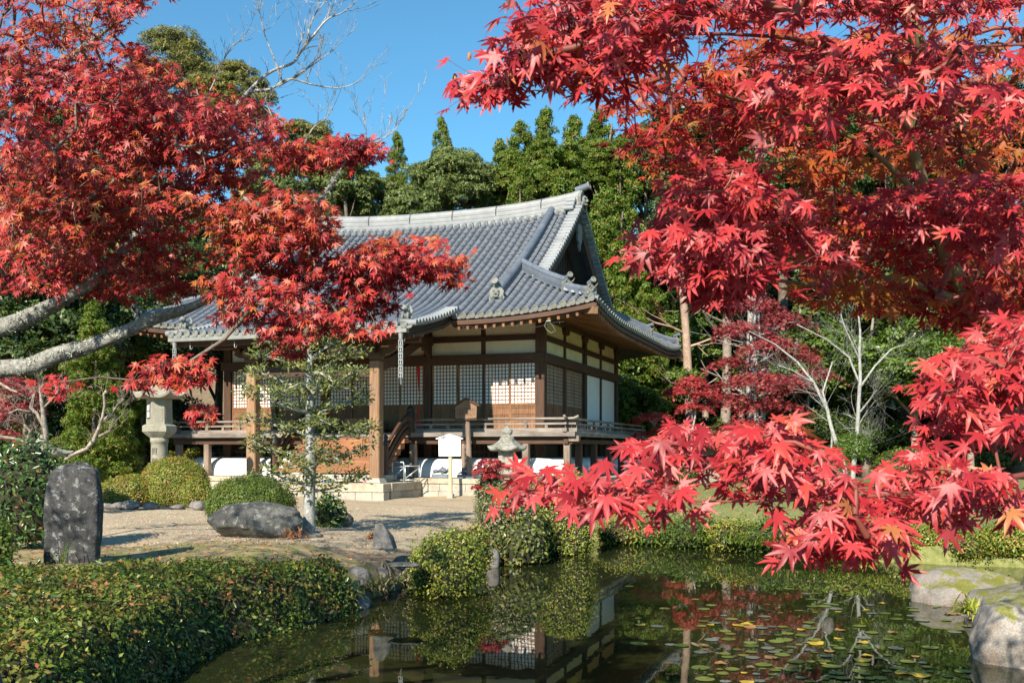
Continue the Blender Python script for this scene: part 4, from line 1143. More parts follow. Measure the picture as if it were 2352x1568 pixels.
v_, f_ = soffit(front, PXR-0.01, PXL+0.01, 20, -2.7, 1.2, -0.24, -0.24); so.add(v_, f_)
v_, f_ = soffit(right, YF+0.05, YB-0.05, 40, 0.06, 2.3, -0.24, None, lim_r); so.add(v_, f_)
so.build('soffit', M['timber_h'], roof_o, fix=False)
for k in range(57):
    x = XR-0.25-TS*k
    if x < XL+0.2: break
    if in_porch(x):
        p0 = front(x, -2.55)+Vector((0, 0, -0.30)); p1 = front(x, 1.3)+Vector((0, 0, -0.30)); pm = front(x, -0.6)+Vector((0, 0, -0.30))
        b = MB(); b.sweep([p0, pm, p1], [(-.035, -.045), (.035, -.045), (.035, .045), (-.035, .045)])
        b.build('rafter', M['timber_y'], roof_o); continue
    q = front(x, 0.12); L = min(2.25, XR-x, x-XL)
    if L < 0.3: continue
    z0 = q[2]-0.405; f = (L-0.12)/2.2
    p1 = Vector((x, YF+L, z0*(1-f)+5.40*f))
    MB().bar((x, YF-0.02, z0), p1, 0.075, 0.085).build('rafter', M['board'], roof_o)
for k in range(52):
    y = YF+0.3+TS*k
    L = min(2.25, y-YF, YB-y)
    if L < 0.3: continue
    q = right(y, 0.12); z0 = q[2]-0.405; f = (L-0.12)/2.2
    MB().bar((XR+0.02, y, z0), (XR-L, y, z0*(1-f)+5.44*f), 0.075, 0.085).build('rafter', M['board'], roof_o)
# hip rafter with its squared end
for sx, sy, yy in ((XR, YF, 0), (XR, YB, TD), (XL, YF, 0)):
    xx = 0 if sx > 0 else -TW
    tip = Vector((sx, sy, fz(0)+0.34-0.34))
    MB().bar(tip+Vector((-0.02 if sx > 0 else 0.02, 0.02 if sy < 0 else -0.02, 0)), (xx, yy, 5.42), 0.17, 0.20).build('hip_rafter', M['post'], roof_o)

# ridges built of courses with a rounded cap
def ridge(name, path, w, courses, ch, cap, mat='tile', capmat='tile', seg=None, inset=0.012):
    """path = line along the foot of the ridge"""
    first = None
    for c in range(courses):
        e = inset*(c % 2)+0.012*c*0.5
        b = MB(); b.sweep([Vector(p)+Vector((0, 0, ch*c)) for p in path], [(-w/2+e, 0.002), (w/2-e, 0.002), (w/2-e, ch-0.006), (-w/2+e, ch-0.006)])
        o = b.build(name, M[mat], roof_o)
        if c < courses-1:
            b = MB(); b.sweep([Vector(p)+Vector((0, 0, ch*(c+1)-0.006)) for p in path], [(-w/2+e+.02, 0), (w/2-e-.02, 0), (w/2-e-.02, 0.008), (-w/2+e+.02, 0.008)]); b.build('mortar_joint', M['pan'], roof_o)
    b = MB(); n = 9
    sec = [(cap*math.cos(math.pi*k/n), cap*math.sin(math.pi*k/n)) for k in range(n+1)]
    top = [Vector(p)+Vector((0, 0, ch*courses)) for p in path]
    b.sweep(top, sec); b.build('ridge_cap', M[capmat], roof_o, smooth=False)
    # joints between cap tiles
    L = 0
    for i in range(1, len(top)):
        L += (top[i]-top[i-1]).length
        if L > 0.32:
            L = 0; d = (top[i]-top[i-1]).normalized()
            bb = MB(); bb.sweep([top[i]-d*0.012, top[i]+d*0.012], [(a*1.07, c2*1.09) for a, c2 in sec]); bb.build('cap_joint', M[capmat], roof_o)
def interp(fn, a, b, n): return [fn(a+(b-a)*i/n) for i in range(n+1)]
RY = TD/2
ridgez = lambda x: front(x, SR-0.25)[2]-0.02
mp = [Vector((x, RY, ridgez(x))) for x in np.linspace(GXR+0.05, GXL-0.05, 40)]
mp[0] += Vector((0, 0, 0.05)); 
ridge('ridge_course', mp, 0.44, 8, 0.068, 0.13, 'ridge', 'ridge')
for k in range(38):
    x = GXR-0.32-TS*1.03*k
    if x < GXL+0.2: break
    o = link_mesh('ridge_end_tile', disc_me, None, roof_o); z = front(x, SR-0.45)[2]
    o.matrix_basis = Matrix.Translation((x, RY-0.34, z+0.10))
    b = MB(); b.tube([(0, 0, 0), (0, 0.14, 0.02)], 0.085, 10); 
    t_ = b.build('ridge_skirt_tile', M['tile'], roof_o); t_.location = (x, RY-0.33, z+0.10)
MB().sweep([Vector((p[0], RY-0.30, front(p[0], SR-0.45)[2]+0.015)) for p in mp], [(-.03, -.03), (.03, -.03), (.03, .03), (-.03, .03)]).build('ridge_skirt', M['pan'], roof_o)
# cable ties over the ridge
for i in range(5, 36, 6):
    p = mp[i]; MB().tube([p+Vector((0, -0.225, 0.30)), p+Vector((0, -0.215, 0.5)), p+Vector((0, -0.14, 0.66)), p+Vector((0, 0, 0.70))], 0.010, 5).build('wire_tie', M['black'], roof_o)
# descending ridges and corner ridges
DX = -0.95
def down_path(x, y0, y1, n=22): return [front(x, y-YF)+Vector((0, 0, 0.04)) for y in np.linspace(y0, y1, n+1)]
for x in (DX, -TW-DX):
    ridge('descending_ridge', down_path(x, 4.25, -1.15), 0.26, 5, 0.048, 0.12)
    MB().tube([front(x+0.19, y-YF)+Vector((0, 0, 0.03)) for y in np.linspace(4.2, -1.0, 16)], 0.05, 8).build('side_roll', M['tile'], roof_o, smooth=True)
def corner_pt(sx, sy, k):   # k = distance from the corner along each axis
    z = fz(k)+upl(k, k); return Vector((XR-k if sx > 0 else XL+k, YF+k if sy < 0 else YB-k, z+0.05))
def corner_ridge(sx, sy):
    ridge('corner_ridge', [corner_pt(sx, sy, k) for k in np.linspace(3.15, 1.15, 14)], 0.26, 6, 0.045, 0.10)
    ridge('corner_ridge', [corner_pt(sx, sy, k)+Vector((0, 0, 0.10*max(0, (0.5-k)))) for k in np.linspace(1.2, 0.25, 9)], 0.24, 3, 0.045, 0.09)
for sx, sy in ((1, -1), (1, 1), (-1, -1)): corner_ridge(sx, sy)
def ogre_tile(p, d, s=1.0, horned=False, name='ridge_ornament'):
    """carved end plate with a face, shoulders and a round tile above; d = direction it faces"""
    root = MB(); 
    out = [(-.20, 0), (.20, 0), (.23, .10), (.19, .16), (.21, .27), (.15, .36), (.09, .38), (.05, .44), (-.05, .44), (-.09, .38), (-.15, .36), (-.21, .27), (-.19, .16), (-.23, .10)]
    root.prism(out, 0.0, 0.07, 'y')
    o = root.build(name, M['disc'], roof_o)
    b = MB()
    V_, T_ = ICO[2]
    for cx, cy, cz, rx, ry, rz in ((0, -.02, .22, .09, .06, .11), (-.06, -.06, .28, .035, .03, .035), (.06, -.06, .28, .035, .03, .035), (0, -.09, .21, .03, .04, .04), (0, -.07, .12, .08, .05, .03), (-.13, -.02, .12, .05, .04, .06), (.13, -.02, .12, .05, .04, .06)):
        b.add([(cx+v[0]*rx, cy+v[1]*ry, cz+v[2]*rz) for v in V_], [tuple(t) for t in T_])
    if horned:
        for sgn in (-1, 1): b.tube([(sgn*.07, -.04, .30), (sgn*.12, -.12, .36), (sgn*.13, -.20, .44)], [.03, .022, .004], 6)
    b.build('carved_face', M['disc'], o, smooth=True)
    b = MB(); b.tube([(0, 0.16, .46), (0, -.12, .54)], 0.075, 12); b.build('horn_tile', M['tile'], o, smooth=False)
    e = link_mesh('end_tile', disc_me, None, o); e.matrix_basis = Matrix.Translation((0, -.125, .542)) @ Matrix.Rotation(R(-16), 4, 'X')
    o.matrix_basis = Matrix.Translation(p) @ Matrix.Rotation(math.atan2(d[0], -d[1]), 4, 'Z') @ Matrix.Scale(s, 4)
    return o
for x in (DX, -TW-DX): ogre_tile(front(x, -1.22-YF)+Vector((0, -0.05, -0.02)), (0, -1), 1.05)
for sx, sy in ((1, -1), (1, 1), (-1, -1)):
    dd = (sx*0.7, sy*0.7); ogre_tile(corner_pt(sx, sy, 1.08)+Vector((0, 0, -0.06)), dd, 0.9, True); ogre_tile(corner_pt(sx, sy, 0.17)+Vector((0, 0, -0.06)), dd, 0.85, True)
for x, d in ((GXR+0.12, (1, 0)), (GXL-0.12, (-1, 0))):
    ogre_tile(Vector((x, RY, ridgez(GXR)-0.02)), d, 1.55, False)
    # stacked shoulder tiles below the ridge end
    for s_ in (-1, 1):
        for k in range(3):
            b = MB(); xx = x-d[0]*(0.34); b.tube([(xx-0.16, RY+s_*(0.28+0.14*k), ridgez(GXR)+0.30-0.16*k), (xx+0.16, RY+s_*(0.28+0.14*k), ridgez(GXR)+0.30-0.16*k)], 0.085, 12); b.build('shoulder_tile', M['verge'], roof_o, smooth=False)
# verge tiles lying across the gable edges, their round ends outward
vm = MB(); vm.tube([(-0.2, 0, 0), (0.2, 0, 0)], 0.082, 12); verge_me = vm.mesh('verge_tile'); verge_me.materials.append(M['verge'])
for side, gxx in ((1, GXR), (-1, GXL)):
    for rear in (0, 1):
        for k in range(24):
            s = 2.45+0.185*k
            if s > SR-0.28: break
            p = front(gxx-side*0.02, s)
            if rear: p = Vector((p[0], TD-p[1], p[2]))
            o = link_mesh('verge_tile', verge_me, None, roof_o); o.location = p+Vector((0, 0, 0.045+0.004*(k % 2)))
# porch verge tiles
for xx in (PXR, PXL):
    for k in range(22):
        s = -2.66+0.2*k
        if s > 0.3: break
        o = link_mesh('verge_tile', verge_me, None, roof_o); q = front(xx-(0.03 if xx > -5 else -0.03), s); o.location = q+Vector((0, 0, 0.05))
    pb = MB(); pb.sweep([front(xx-(0.05 if xx > -5 else -0.05), s)+Vector((0, 0, -0.16)) for s in np.linspace(-2.7, 0.6, 12)], [(-.03, -.12), (.03, -.12), (.03, .12), (-.03, .12)]); pb.build('porch_bargeboard', M['timber_y'], roof_o)
# gable: recessed wall, boards, pendant
gw = MB()
prof = [(Vector(front(GXR, s))[1], Vector(front(GXR, s))[2]-0.16) for s in np.linspace(2.2, SR-0.02, 14)]
poly = prof+[(TD-y, z) for y, z in reversed(prof)]
for xx, side in ((DX, 1), (-TW-DX, -1)):
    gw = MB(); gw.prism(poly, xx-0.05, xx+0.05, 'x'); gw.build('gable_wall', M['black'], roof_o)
    for y in np.arange(1.2, 8.5, 0.22):
        k = min(range(len(poly)), key=lambda i: abs(poly[i][0]-y)); zt = poly[k][1]
        if zt > 6.9: MB().box(xx+side*0.05-0.02, xx+side*0.05+0.02, y-0.03, y+0.03, 6.6, zt-0.02).build('gable_slat', M['timber'], roof_o)
    for fl in (0, 1):
        gxx = GXR if side > 0 else GXL
        path = [front(gxx, s)+Vector((-side*0.06, 0, -0.36)) for s in np.linspace(2.2, SR-0.05, 16)]
        if fl: path = [Vector((p[0], TD-p[1], p[2])) for p in path]
        b = MB(); b.sweep(path, lambda t: [(-.03, -.17-.05*t), (.03, -.17-.05*t), (.03, .17), (-.03, .17)]); b.build('bargeboard', M['timber_y'], roof_o)
    # turnip-shaped pendant
    xx2 = (GXR if side > 0 else GXL)-side*0.02
    o = [(0, -.62), (.09, -.52), (.07, -.42), (.16, -.36), (.22, -.25), (.17, -.16), (.24, -.08), (.18, .06), (.1, .1), (-.1, .1), (-.18, .06), (-.24, -.08), (-.17, -.16), (-.22, -.25), (-.16, -.36), (-.07, -.42), (-.09, -.52)]
    zt = front(GXR, SR-0.1)[2]-0.75
    b = MB(); b.prism([(RY+u*1.3, zt+v*1.3) for u, v in o], xx2-0.03, xx2+0.04, 'x'); b.build('gable_pendant', M['disc'], roof_o)
# a guardian figure on the corner of the porch roof
for xx in (PXR-0.25, PXL+0.25):
    q = front(xx, -2.4)+Vector((0, 0, 0.10))
    b = MB(); V_, T_ = ICO[2]
    def blob(cx, cy, cz, rx, ry, rz): b.add([(q[0]+cx+v[0]*rx, q[1]+cy+v[1]*ry, q[2]+cz+v[2]*rz) for v in V_], [tuple(t) for t in T_])
    b.box(q[0]-.14, q[0]+.14, q[1]-.14, q[1]+.2, q[2]-.08, q[2]+.03)
    blob(0, .04, .15, .10, .15, .13); blob(0, -.10, .31, .085, .09, .09); blob(0, -.18, .28, .05, .06, .045)
    for s_ in (-1, 1):
        b.tube([(q[0]+s_*.07, q[1]-.08, q[2]+.2), (q[0]+s_*.08, q[1]-.12, q[2]+.02)], [.04, .03], 6)
        b.tube([(q[0]+s_*.05, q[1]-.08, q[2]+.38), (q[0]+s_*.09, q[1]-.02, q[2]+.46)], [.025, .005], 5)
        b.tube([(q[0]+s_*.09, q[1]+.05, q[2]+.12), (q[0]+s_*.10, q[1]+.12, q[2]+.0)], [.06, .04], 6)
    b.tube([(q[0], q[1]+.18, q[2]+.12), (q[0]+.03, q[1]+.28, q[2]+.28), (q[0]-.02, q[1]+.24, q[2]+.44)], [.04, .05, .01], 6)
    b.build('guardian_figure', M['disc'], roof_o, smooth=True)
# gutter, hooks and rain chains
gz = 4.32; gy = -5.10
b = MB()
for s_, z0, z1 in ((0, 0, 0.012), ): b.box(PXL+0.1, PXR-0.02, gy-0.07, gy+0.07, gz, gz+0.012)
b.box(PXL+0.1, PXR-0.02, gy-0.082, gy-0.07, gz, gz+0.10); b.box(PXL+0.1, PXR-0.02, gy+0.07, gy+0.082, gz, gz+0.10)
b.box(PXL+0.088, PXL+0.1, gy-0.082, gy+0.082, gz, gz+0.10); b.box(PXR-0.02, PXR-0.008, gy-0.082, gy+0.082, gz, gz+0.10)
gut = b.build('gutter', M['copper'], temple)
for x in np.arange(PXL+0.7, PXR-0.2, 0.72):
    MB().tube([(x, gy+0.08, gz+0.09), (x, gy+0.085, gz-0.10), (x+0.02, gy+0.06, gz-0.20), (x+0.07, gy+0.06, gz-0.22), (x+0.09, gy+0.06, gz-0.16)], 0.010, 5).build('gutter_hook', M['copper'], gut)
def rain_chain(x, z1):
    b = MB(); b.lathe([(0.05, gz-0.18), (0.065, gz-0.03), (0.07, gz)], 12, (x, gy, 0)); c = b.build('rain_chain', M['chain'], gut)
    z = gz-0.18; k = 0
    while z > z1+0.25:
        b = MB(); w = 0.052
        for sx in (-1, 1):
            b.bar((x+sx*w, gy, z), (x+sx*w, gy, z-0.15), 0.022, 0.03, Vector((0, 1, 0)))
        b.box(x-w, x+w, gy-0.02, gy+0.02, z-0.035, z); b.box(x-w*0.5, x+w*0.5, gy-0.02, gy+0.02, z-0.14, z-0.11)
        b.box(x-0.012, x+0.012, gy-0.012, gy+0.012, z-0.15, z)
        b.build('chain_link', M['chain'], c); z -= 0.165
    while z > z1:
        b = MB(); b.tube([(x-.02, gy, z), (x+.02, gy, z-.03), (x-.01, gy, z-.05)], 0.012, 5); b.build('small_link', M['chain'], c); z -= 0.055
rain_chain(PXR-0.2, 3.02); rain_chain(PXL+0.25, 3.1)
# light string and cable under the right-hand eaves
pts = []
for i in range(25):
    t = i/24; x = PXR+0.1+(1.35-PXR-0.1)*t
    pts.append((x, YF+0.02, 4.72+0.05*math.sin(t*15)+(0.16*(t-0.5)**2)))
ls = MB().tube(pts, 0.010, 5).build('light_cable', M['dark_metal'], temple)
for i in range(2, 24, 3):
    p = pts[i]; MB().tube([p, (p[0]+0.01, p[1], p[2]-0.05)], [0.008, 0.012], 6).build('small_bulb', M['black'], ls)
b = MB(); b.tube([(0.85, YF, 4.83), (0.80, YF-.02, 4.70), (0.88, YF-.02, 4.58), (1.0, YF-.02, 4.50), (1.04, YF-.02, 4.54)], 0.006, 5)
b.tube([(0.92, YF, 4.83), (1.05, YF-.02, 4.68), (1.12, YF-.02, 4.55), (1.04, YF-.02, 4.52)], 0.005, 5); b.box(0.86, 0.98, YF-.03, YF+.03, 4.82, 4.85); b.build('loose_cable', M['chain'], ls)
# conduit at the far right of the side wall
MB().tube([(0.16, 9.2, 4.0), (0.16, 9.2, DK)], 0.02, 6).build('conduit', M['black'], temple)

# ------------------------------------------------------------------ things standing on and by the temple
def at_t(name, x, y, z, label, cat, group=None, rz=0.0):
    q = temple_m @ Vector((x, y, z)); e = empty(name, q, R(-19)+rz); tag(e, label, cat, group); return e
# old roof ornaments set out on the coping
labels = ['old grey roof ornament nearest the metal frame on the stone coping', 'old grey roof ornament left of the white sign post', 'old grey roof ornament behind the white sign post',
          'old grey roof ornament on a wide block right of the sign post', 'old grey roof ornament above the small red maple', 'old grey roof ornament beside the second stone lantern', 'old grey roof ornament at the right end of the coping']
for i, x in enumerate([-2.55, -1.75, -1.12, -0.55, 0.02, 0.62, 1.25]):
    e = at_t('roof_ornament', x, -1.55, PZ, labels[i], 'ornament', 'old roof ornaments set out on the platform edge', rz=0.1*math.sin(i*3))
    b = MB(); b.box(-0.26, 0.26, -0.16, 0.12, 0.002, 0.11+0.05*(i == 3), ch=0.02); b.build('base_tile', M['tile'], e)
    b = MB(); V_, T_ = ICO[2]; gg = np.random.default_rng(i)
    z0 = 0.11+0.05*(i == 3)
    for k in range(9):
        c = (gg.uniform(-.17, .17), gg.uniform(-.08, .08), z0+gg.uniform(0.03, .12)); r = gg.uniform(.04, .085)
        b.add([(c[0]+v[0]*r*1.4, c[1]+v[1]*r, c[2]+v[2]*r*.8) for v in V_], [tuple(t) for t in T_])
    for k in range(6):
        x0 = gg.uniform(-.1, .2); b.tube([(x0, 0, z0+.08), (x0+.05, gg.uniform(-.05, .05), z0+.17), (x0+gg.uniform(.06, .14), 0, z0+.24)], [.03, .02, .004], 5)
    b.tube([(-.3, 0, z0+.01), (-.12, 0, z0+.08), (.05, 0, z0+.1)], [.01, .04, .06], 6)
    b.build('carved_head', M['tile'], e, smooth=False)
# white notice board on a pale post
e = empty('white_notice_board', (G(1040, 1137).x, 27.75, 0), R(-17)); tag(e, 'blank white gabled notice board on a pale wooden post before the platform', 'sign')
MB().box(-0.045, 0.045, -0.035, 0.035, -0.1, 1.42).build('post', M['new_wood'], e)
MB().box(-0.09, 0.09, -0.08, 0.08, -0.05, 0.10, ch=0.01).build('post_base', M['granite'], e)
MB().prism([(-0.32, 1.14), (0.32, 1.14), (0.325, 1.62), (0, 1.72), (-0.325, 1.62)], -0.075, -0.037, 'y').build('board', M['white_paint'], e)
b = MB(); b.bar((-0.39, -0.06, 1.625), (0.0, -0.06, 1.745), 0.10, 0.03, Vector((0, 0, 1))); b.bar((0.0, -0.06, 1.745), (0.39, -0.06, 1.625), 0.10, 0.03, Vector((0, 0, 1))); b.build('board_roof', M['white_paint'], e)
# old wooden notice board with a little roof, its text worn away
q = P(1058, 1030, 28.0); e = at_t('wooden_notice_board', -1.72, -1.60, PZ, 'weathered wooden notice board with a little dark roof on a leaning pole', 'sign')
MB().tube([(0.07, 0, -0.0), (0.0, 0, 1.75)], [0.08, 0.07], 10).build('pole', M['grey_post'], e)
MB().prism([(-0.32, 1.70), (0.32, 1.73), (0.33, 2.10), (0, 2.26), (-0.33, 2.07)], -0.12, -0.08, 'y').build('board', M['post'], e)
b = MB(); b.bar((-0.42, -0.09, 2.04), (0.0, -0.09, 2.29), 0.20, 0.03, Vector((0, 0, 1))); b.bar((0.0, -0.09, 2.29), (0.42, -0.09, 2.07), 0.20, 0.03, Vector((0, 0, 1))); b.build('board_roof', M['timber_h'], e)
MB().box(-0.34, 0.34, -0.13, -0.07, 1.67, 1.71).build('board_ledge', M['timber_h'], e)
b = MB(); gg = np.random.default_rng(4)
for c in range(19):
    x = -0.27+0.03*c; z = 2.02-0.03*abs(c-9)/9
    while z > 1.80:
        h = gg.uniform(.010, .022)
        if gg.random() < .85: b.box(x-.007, x+.007, -0.123, -0.119, z-h, z)
        z -= h+.009
b.build('faded_text', M['timber_h'], e)
# metal frame by the steps
e = at_t('metal_barrier', -3.33, -2.75, spz, 'small folding grey metal barrier standing by the stairs', 'barrier')
def pipe(parent, pts, r=0.014, name='pipe'): return MB().tube(pts, r, 8).build(name, M['zinc'], parent, smooth=True)
pipe(e, [(-.22, 0, 0), (-.22, 0, .52), (-.20, 0, .55), (.12, 0, .55), (.14, 0, .52), (.14, 0, 0)]); pipe(e, [(-.22, 0, .05), (.14, 0, .05)]); pipe(e, [(-.22, 0, .42), (.12, 0, .42)]); pipe(e, [(-.2, 0, .12), (.12, 0, .38)])
pipe(e, [(.17, .02, 0), (.17, .02, .47)]); pipe(e, [(.48, .3, 0), (.48, .3, .47)]); pipe(e, [(.17, .02, .44), (.48, .3, .44)]); pipe(e, [(.17, .02, .05), (.48, .3, .05)]); pipe(e, [(.18, .03, .1), (.47, .29, .38)])
# shoes left on the stair platform
shoe_cols = [('blue trainers at the left end of the row before the stairs', (0.03, 0.18, 0.42)), ('dark slip-on shoes beside the blue trainers', (0.03, 0.04, 0.06)), ('yellow-green trainers behind the slim tree', (0.5, 0.6, 0.06)), ('light blue shoes right of the slim tree', (0.12, 0.28, 0.6)), ('black shoes near the right porch column', (0.03, 0.03, 0.035)), ('pink shoes nearest the right porch column', (0.6, 0.25, 0.3))]
for i, (lab, c) in enumerate(shoe_cols):
    e = at_t('pair_of_shoes', -6.95+0.62*i, -3.62, spz, lab, 'shoes', 'shoes left before the stairs')
    mt = plain_mat('shoe_%s' % ['blue', 'navy', 'lime', 'sky', 'black', 'pink'][i], c, 0.6)
    for sx in (-.07, .07):
        b = MB(); b.sweep([(sx, .13, .035), (sx, .06, .045), (sx, -.03, .035), (sx, -.11, .025), (sx, -.145, .018)], lambda t: [(-.045*(1-.5*t*t), -.03+.012*t), (.045*(1-.5*t*t), -.03+.012*t), (.04*(1-.4*t), .03-.02*t), (0, .045-.03*t), (-.04*(1-.4*t), .03-.02*t)])
        b.build('shoe', mt, e)
# long pale slippers on the lowest tread are left to the shoes above

# ------------------------------------------------------------------ stones
def stone_at(px, py, wpx, hpx, name, mat, label, seed, cat='rock', group=None, z=0.0, depth=0.8, **kw):
    """a stone whose base is seen at (px, py); wpx, hpx = its width and height in the picture"""
    q = G(px, py, z); w = wpx/FD*q.y; h = hpx/FD*q.y
    return rock(name, (q.x, q.y+w*depth*0.3, z), (w, w*depth, h*1.15), mat, label, cat, group, seed, **kw)
# tall standing slab at the left
me_v, me_t = ICO[5]; V = me_v.copy()
m_ = np.max(np.abs(V)*np.array([1, 1, 0.94]), axis=1, keepdims=True); V = V*0.30 + (V/m_)*0.70*0.93
V = V*(1+0.07*noisev(V, 1.2, 4, 5)[:, None]+0.02*noisev(V, 5, 9, 3)[:, None])
V[:, 0] *= 1-0.05*V[:, 2]; V[:, 2] -= 0.16*V[:, 0]**2*(V[:, 2] > 0.6); V = V*(1+0.035*noisev(V, 3.0, 12, 4)[:, None]); V = V*np.array([0.325, 0.20, 0.64]); V[:, 2] += 0.55
o = link_mesh('standing_stone', fast_mesh('standing_stone', V, me_t), M['slab'], smooth=True)
o.location = (G(150, 1297).x, 11.75, 0.0); o.rotation_euler = (0, R(1.5), R(14)); tag(o, 'tall dark lichen-covered standing stone behind the low hedge', 'standing stone')
stone_at(586, 1234, 214, 84, 'boulder', M['boulder'], 'wide dark boulder lying against the clipped dome shrub by the slim tree', 12, 'boulder', sub=5, rough=0.16, boxy=0.2, depth=0.5)
stone_at(795, 1205, 34, 28, 'boulder', M['boulder'], 'small dark stone beside the little round bush right of the slim tree', 16, 'boulder', depth=0.6)
q = G(884, 1252); b = MB(); b.add([(-.17, -.06, -.05), (.13, -.10, -.05), (.17, .10, -.05), (-.12, .12, -.05), (-.16, -.05, .16), (.07, -.08, .14), (.12, .08, .12), (-.14, .08, .18), (-.14, -.02, .30), (-.02, -.04, .31), (.0, .04, .27), (-.12, .04, .29)], [(0, 1, 5, 4), (1, 2, 6, 5), (2, 3, 7, 6), (3, 0, 4, 7), (4, 5, 9, 8), (5, 6, 10, 9), (6, 7, 11, 10), (7, 4, 8, 11), (8, 9, 10, 11), (3, 2, 1, 0)])
o = b.build('upright_stone', M['rock'], loc=(q.x, q.y, 0)); tag(o, 'small pointed stone leaning on the gravel by the pond', 'stone'); mo = o.modifiers.new('worn', 'BEVEL'); mo.width = 0.02; mo.segments = 2
stone_at(722, 1236, 40, 12, 'flat_stone', M['boulder'], 'low flat stone at the foot of the slim tree', 24, 'stone')
stone_at(655, 1168, 10, 10, 'flat_stone', M['rock'], 'pale little stone on top of the gravel edge behind the dome shrub', 25, 'stone')
# edging stones of the left shrub bed
for i, (px, w, h, lab) in enumerate([(241, 34, 16, 'leftmost grey edging stone below the clipped shrubs'), (268, 38, 18, 'rounded edging stone second from the left below the clipped shrubs'), (298, 50, 20, 'broad edging stone in the middle of the row below the clipped shrubs'),
                         (345, 40, 16, 'low edging stone under the big clipped dome'), (452, 46, 20, 'dark edging stone at the right end below the clipped shrubs'), (405, 40, 12, 'half hidden edging stone under the big clipped dome')]):
    stone_at(px, 1170, w, h, 'edging_stone', M['rock'], lab, 30+i, 'stone', 'edging stones of the shrub bed', depth=0.7)
# bank stones between hedge and round azalea
bank = [(775, 1395, 64, 70, 'bank stone beside the right end of the hedge'), (822, 1385, 66, 86, 'largest grey bank stone left of the round azalea'), (872, 1366, 50, 66, 'squarish bank stone with dry grass in front'),
        (915, 1350, 56, 58, 'bank stone just left of the round azalea'), (820, 1402, 60, 26, 'low stone at the waterline below the hedge end'), (1132, 1306, 34, 46, 'pale upright bank stone between round azalea and tall hedge')]
for i, (px, py, w, h, lab) in enumerate(bank):
    stone_at(px, py, w, h, 'bank_stone', M['rock'], lab, 50+i, 'rock', 'stones edging the left bank', z=WATER-0.02, boxy=0.4, rough=0.14, depth=0.9)
stone_at(925, 1303, 90, 10, 'flat_stone', M['boulder'], 'flat stone set in the gravel above the bank', 61, 'stone', boxy=0.3, z=-0.18)
# right-hand rocks
def big_rock(c, size, seed, lab, rz=0, **kw):
    me = rock_mesh('pond_rock', size, seed, sub=5, **kw); o = link_mesh('pond_rock', me, M['pond_rock'], smooth=True)
    o.location = c; o.rotation_euler = (0, 0, rz); tag(o, lab, 'rock', 'large rocks on the right bank'); return o
big_rock((6.05, 13.2, -0.62), (1.6, 1.5, 0.80), 71, 'rounded grey rock at the back of the right bank', 0.2, rough=0.14, boxy=0.0)
big_rock((6.3, 11.9, -0.62), (1.9, 1.5, 0.72), 72, 'flat mossy rock in the middle of the right bank', 0.3, rough=0.14, boxy=0.2)
big_rock((5.10, 9.45, -0.58), (1.45, 1.6, 1.16), 74, 'blocky pale rock nearest the water in the lower right corner', -0.35, rough=0.13, boxy=0.45)
big_rock((5.9, 10.9, -0.60), (1.4, 1.4, 0.95), 75, 'half hidden rock at the right edge of the picture', 0.1, rough=0.14, boxy=0.25)
stone_at(1860, 1131, 80, 34, 'lawn_stone', M['pond_rock'], 'pale stone lying on the lawn behind the red leaves', 81, 'stone', boxy=0.3, depth=0.5)
stone_at(1905, 1228, 26, 40, 'lawn_stone', M['rock'], 'small grey post-like stone at the lawn edge above the far bank', 82, 'stone', boxy=0.4)
stone_at(1765, 1128, 40, 34, 'lawn_stone', M['slab'], 'dark stone on the lawn left of the pale one', 83, 'stone', boxy=0.3)
# moss cushions and dry tufts on the right bank
g = np.random.default_rng(77)

# ------------------------------------------------------------------ stone lanterns
def poly_ring(n, r, rot): return [(r*math.cos(2*math.pi*k/n+rot), r*math.sin(2*math.pi*k/n+rot)) for k in range(n)]
def lantern_roof(b, n, r, z, h, rot, curl=0.09, seg=6, top=0.16):
    """spreading roof with upturned corners"""
    vs = []; fs = []; per = 8; K = n*per
    rings = []
    for i in range(seg+1):
        t = i/seg; rr = r+(top-r)*t
        zz = z+0.05+h*(t**1.0)*(0.45+0.55*t)
        ring = []
        for k in range(K):
            a = 2*math.pi*k/K; s = (k % per)/per; c = abs(s-0.5)*2   # 1 at corners
            ang = math.pi/n; loc = (s-0.5)*2*ang; rad = rr*math.cos(ang)/math.cos(loc)
            ring.append((rad*math.cos(a+rot), rad*math.sin(a+rot), zz+curl*(c**3)*(1-t)**2*1.0))
        rings.append(ring)
    under = [(x*0.97, y*0.97, zz-0.06) for x, y, zz in rings[0]]
    allr = [[(x*0.45, y*0.45, z-0.02) for x, y, _ in rings[0]], under]+rings
    for rg in allr: vs += rg
    for i in range(len(allr)-1):
        for k in range(K): fs.append((i*K+k, i*K+(k+1) % K, (i+1)*K+(k+1) % K, (i+1)*K+k))
    fs.append(tuple(range(K-1, -1, -1))); fs.append(tuple((len(allr)-1)*K+k for k in range(K)))
    b.add(vs, fs)
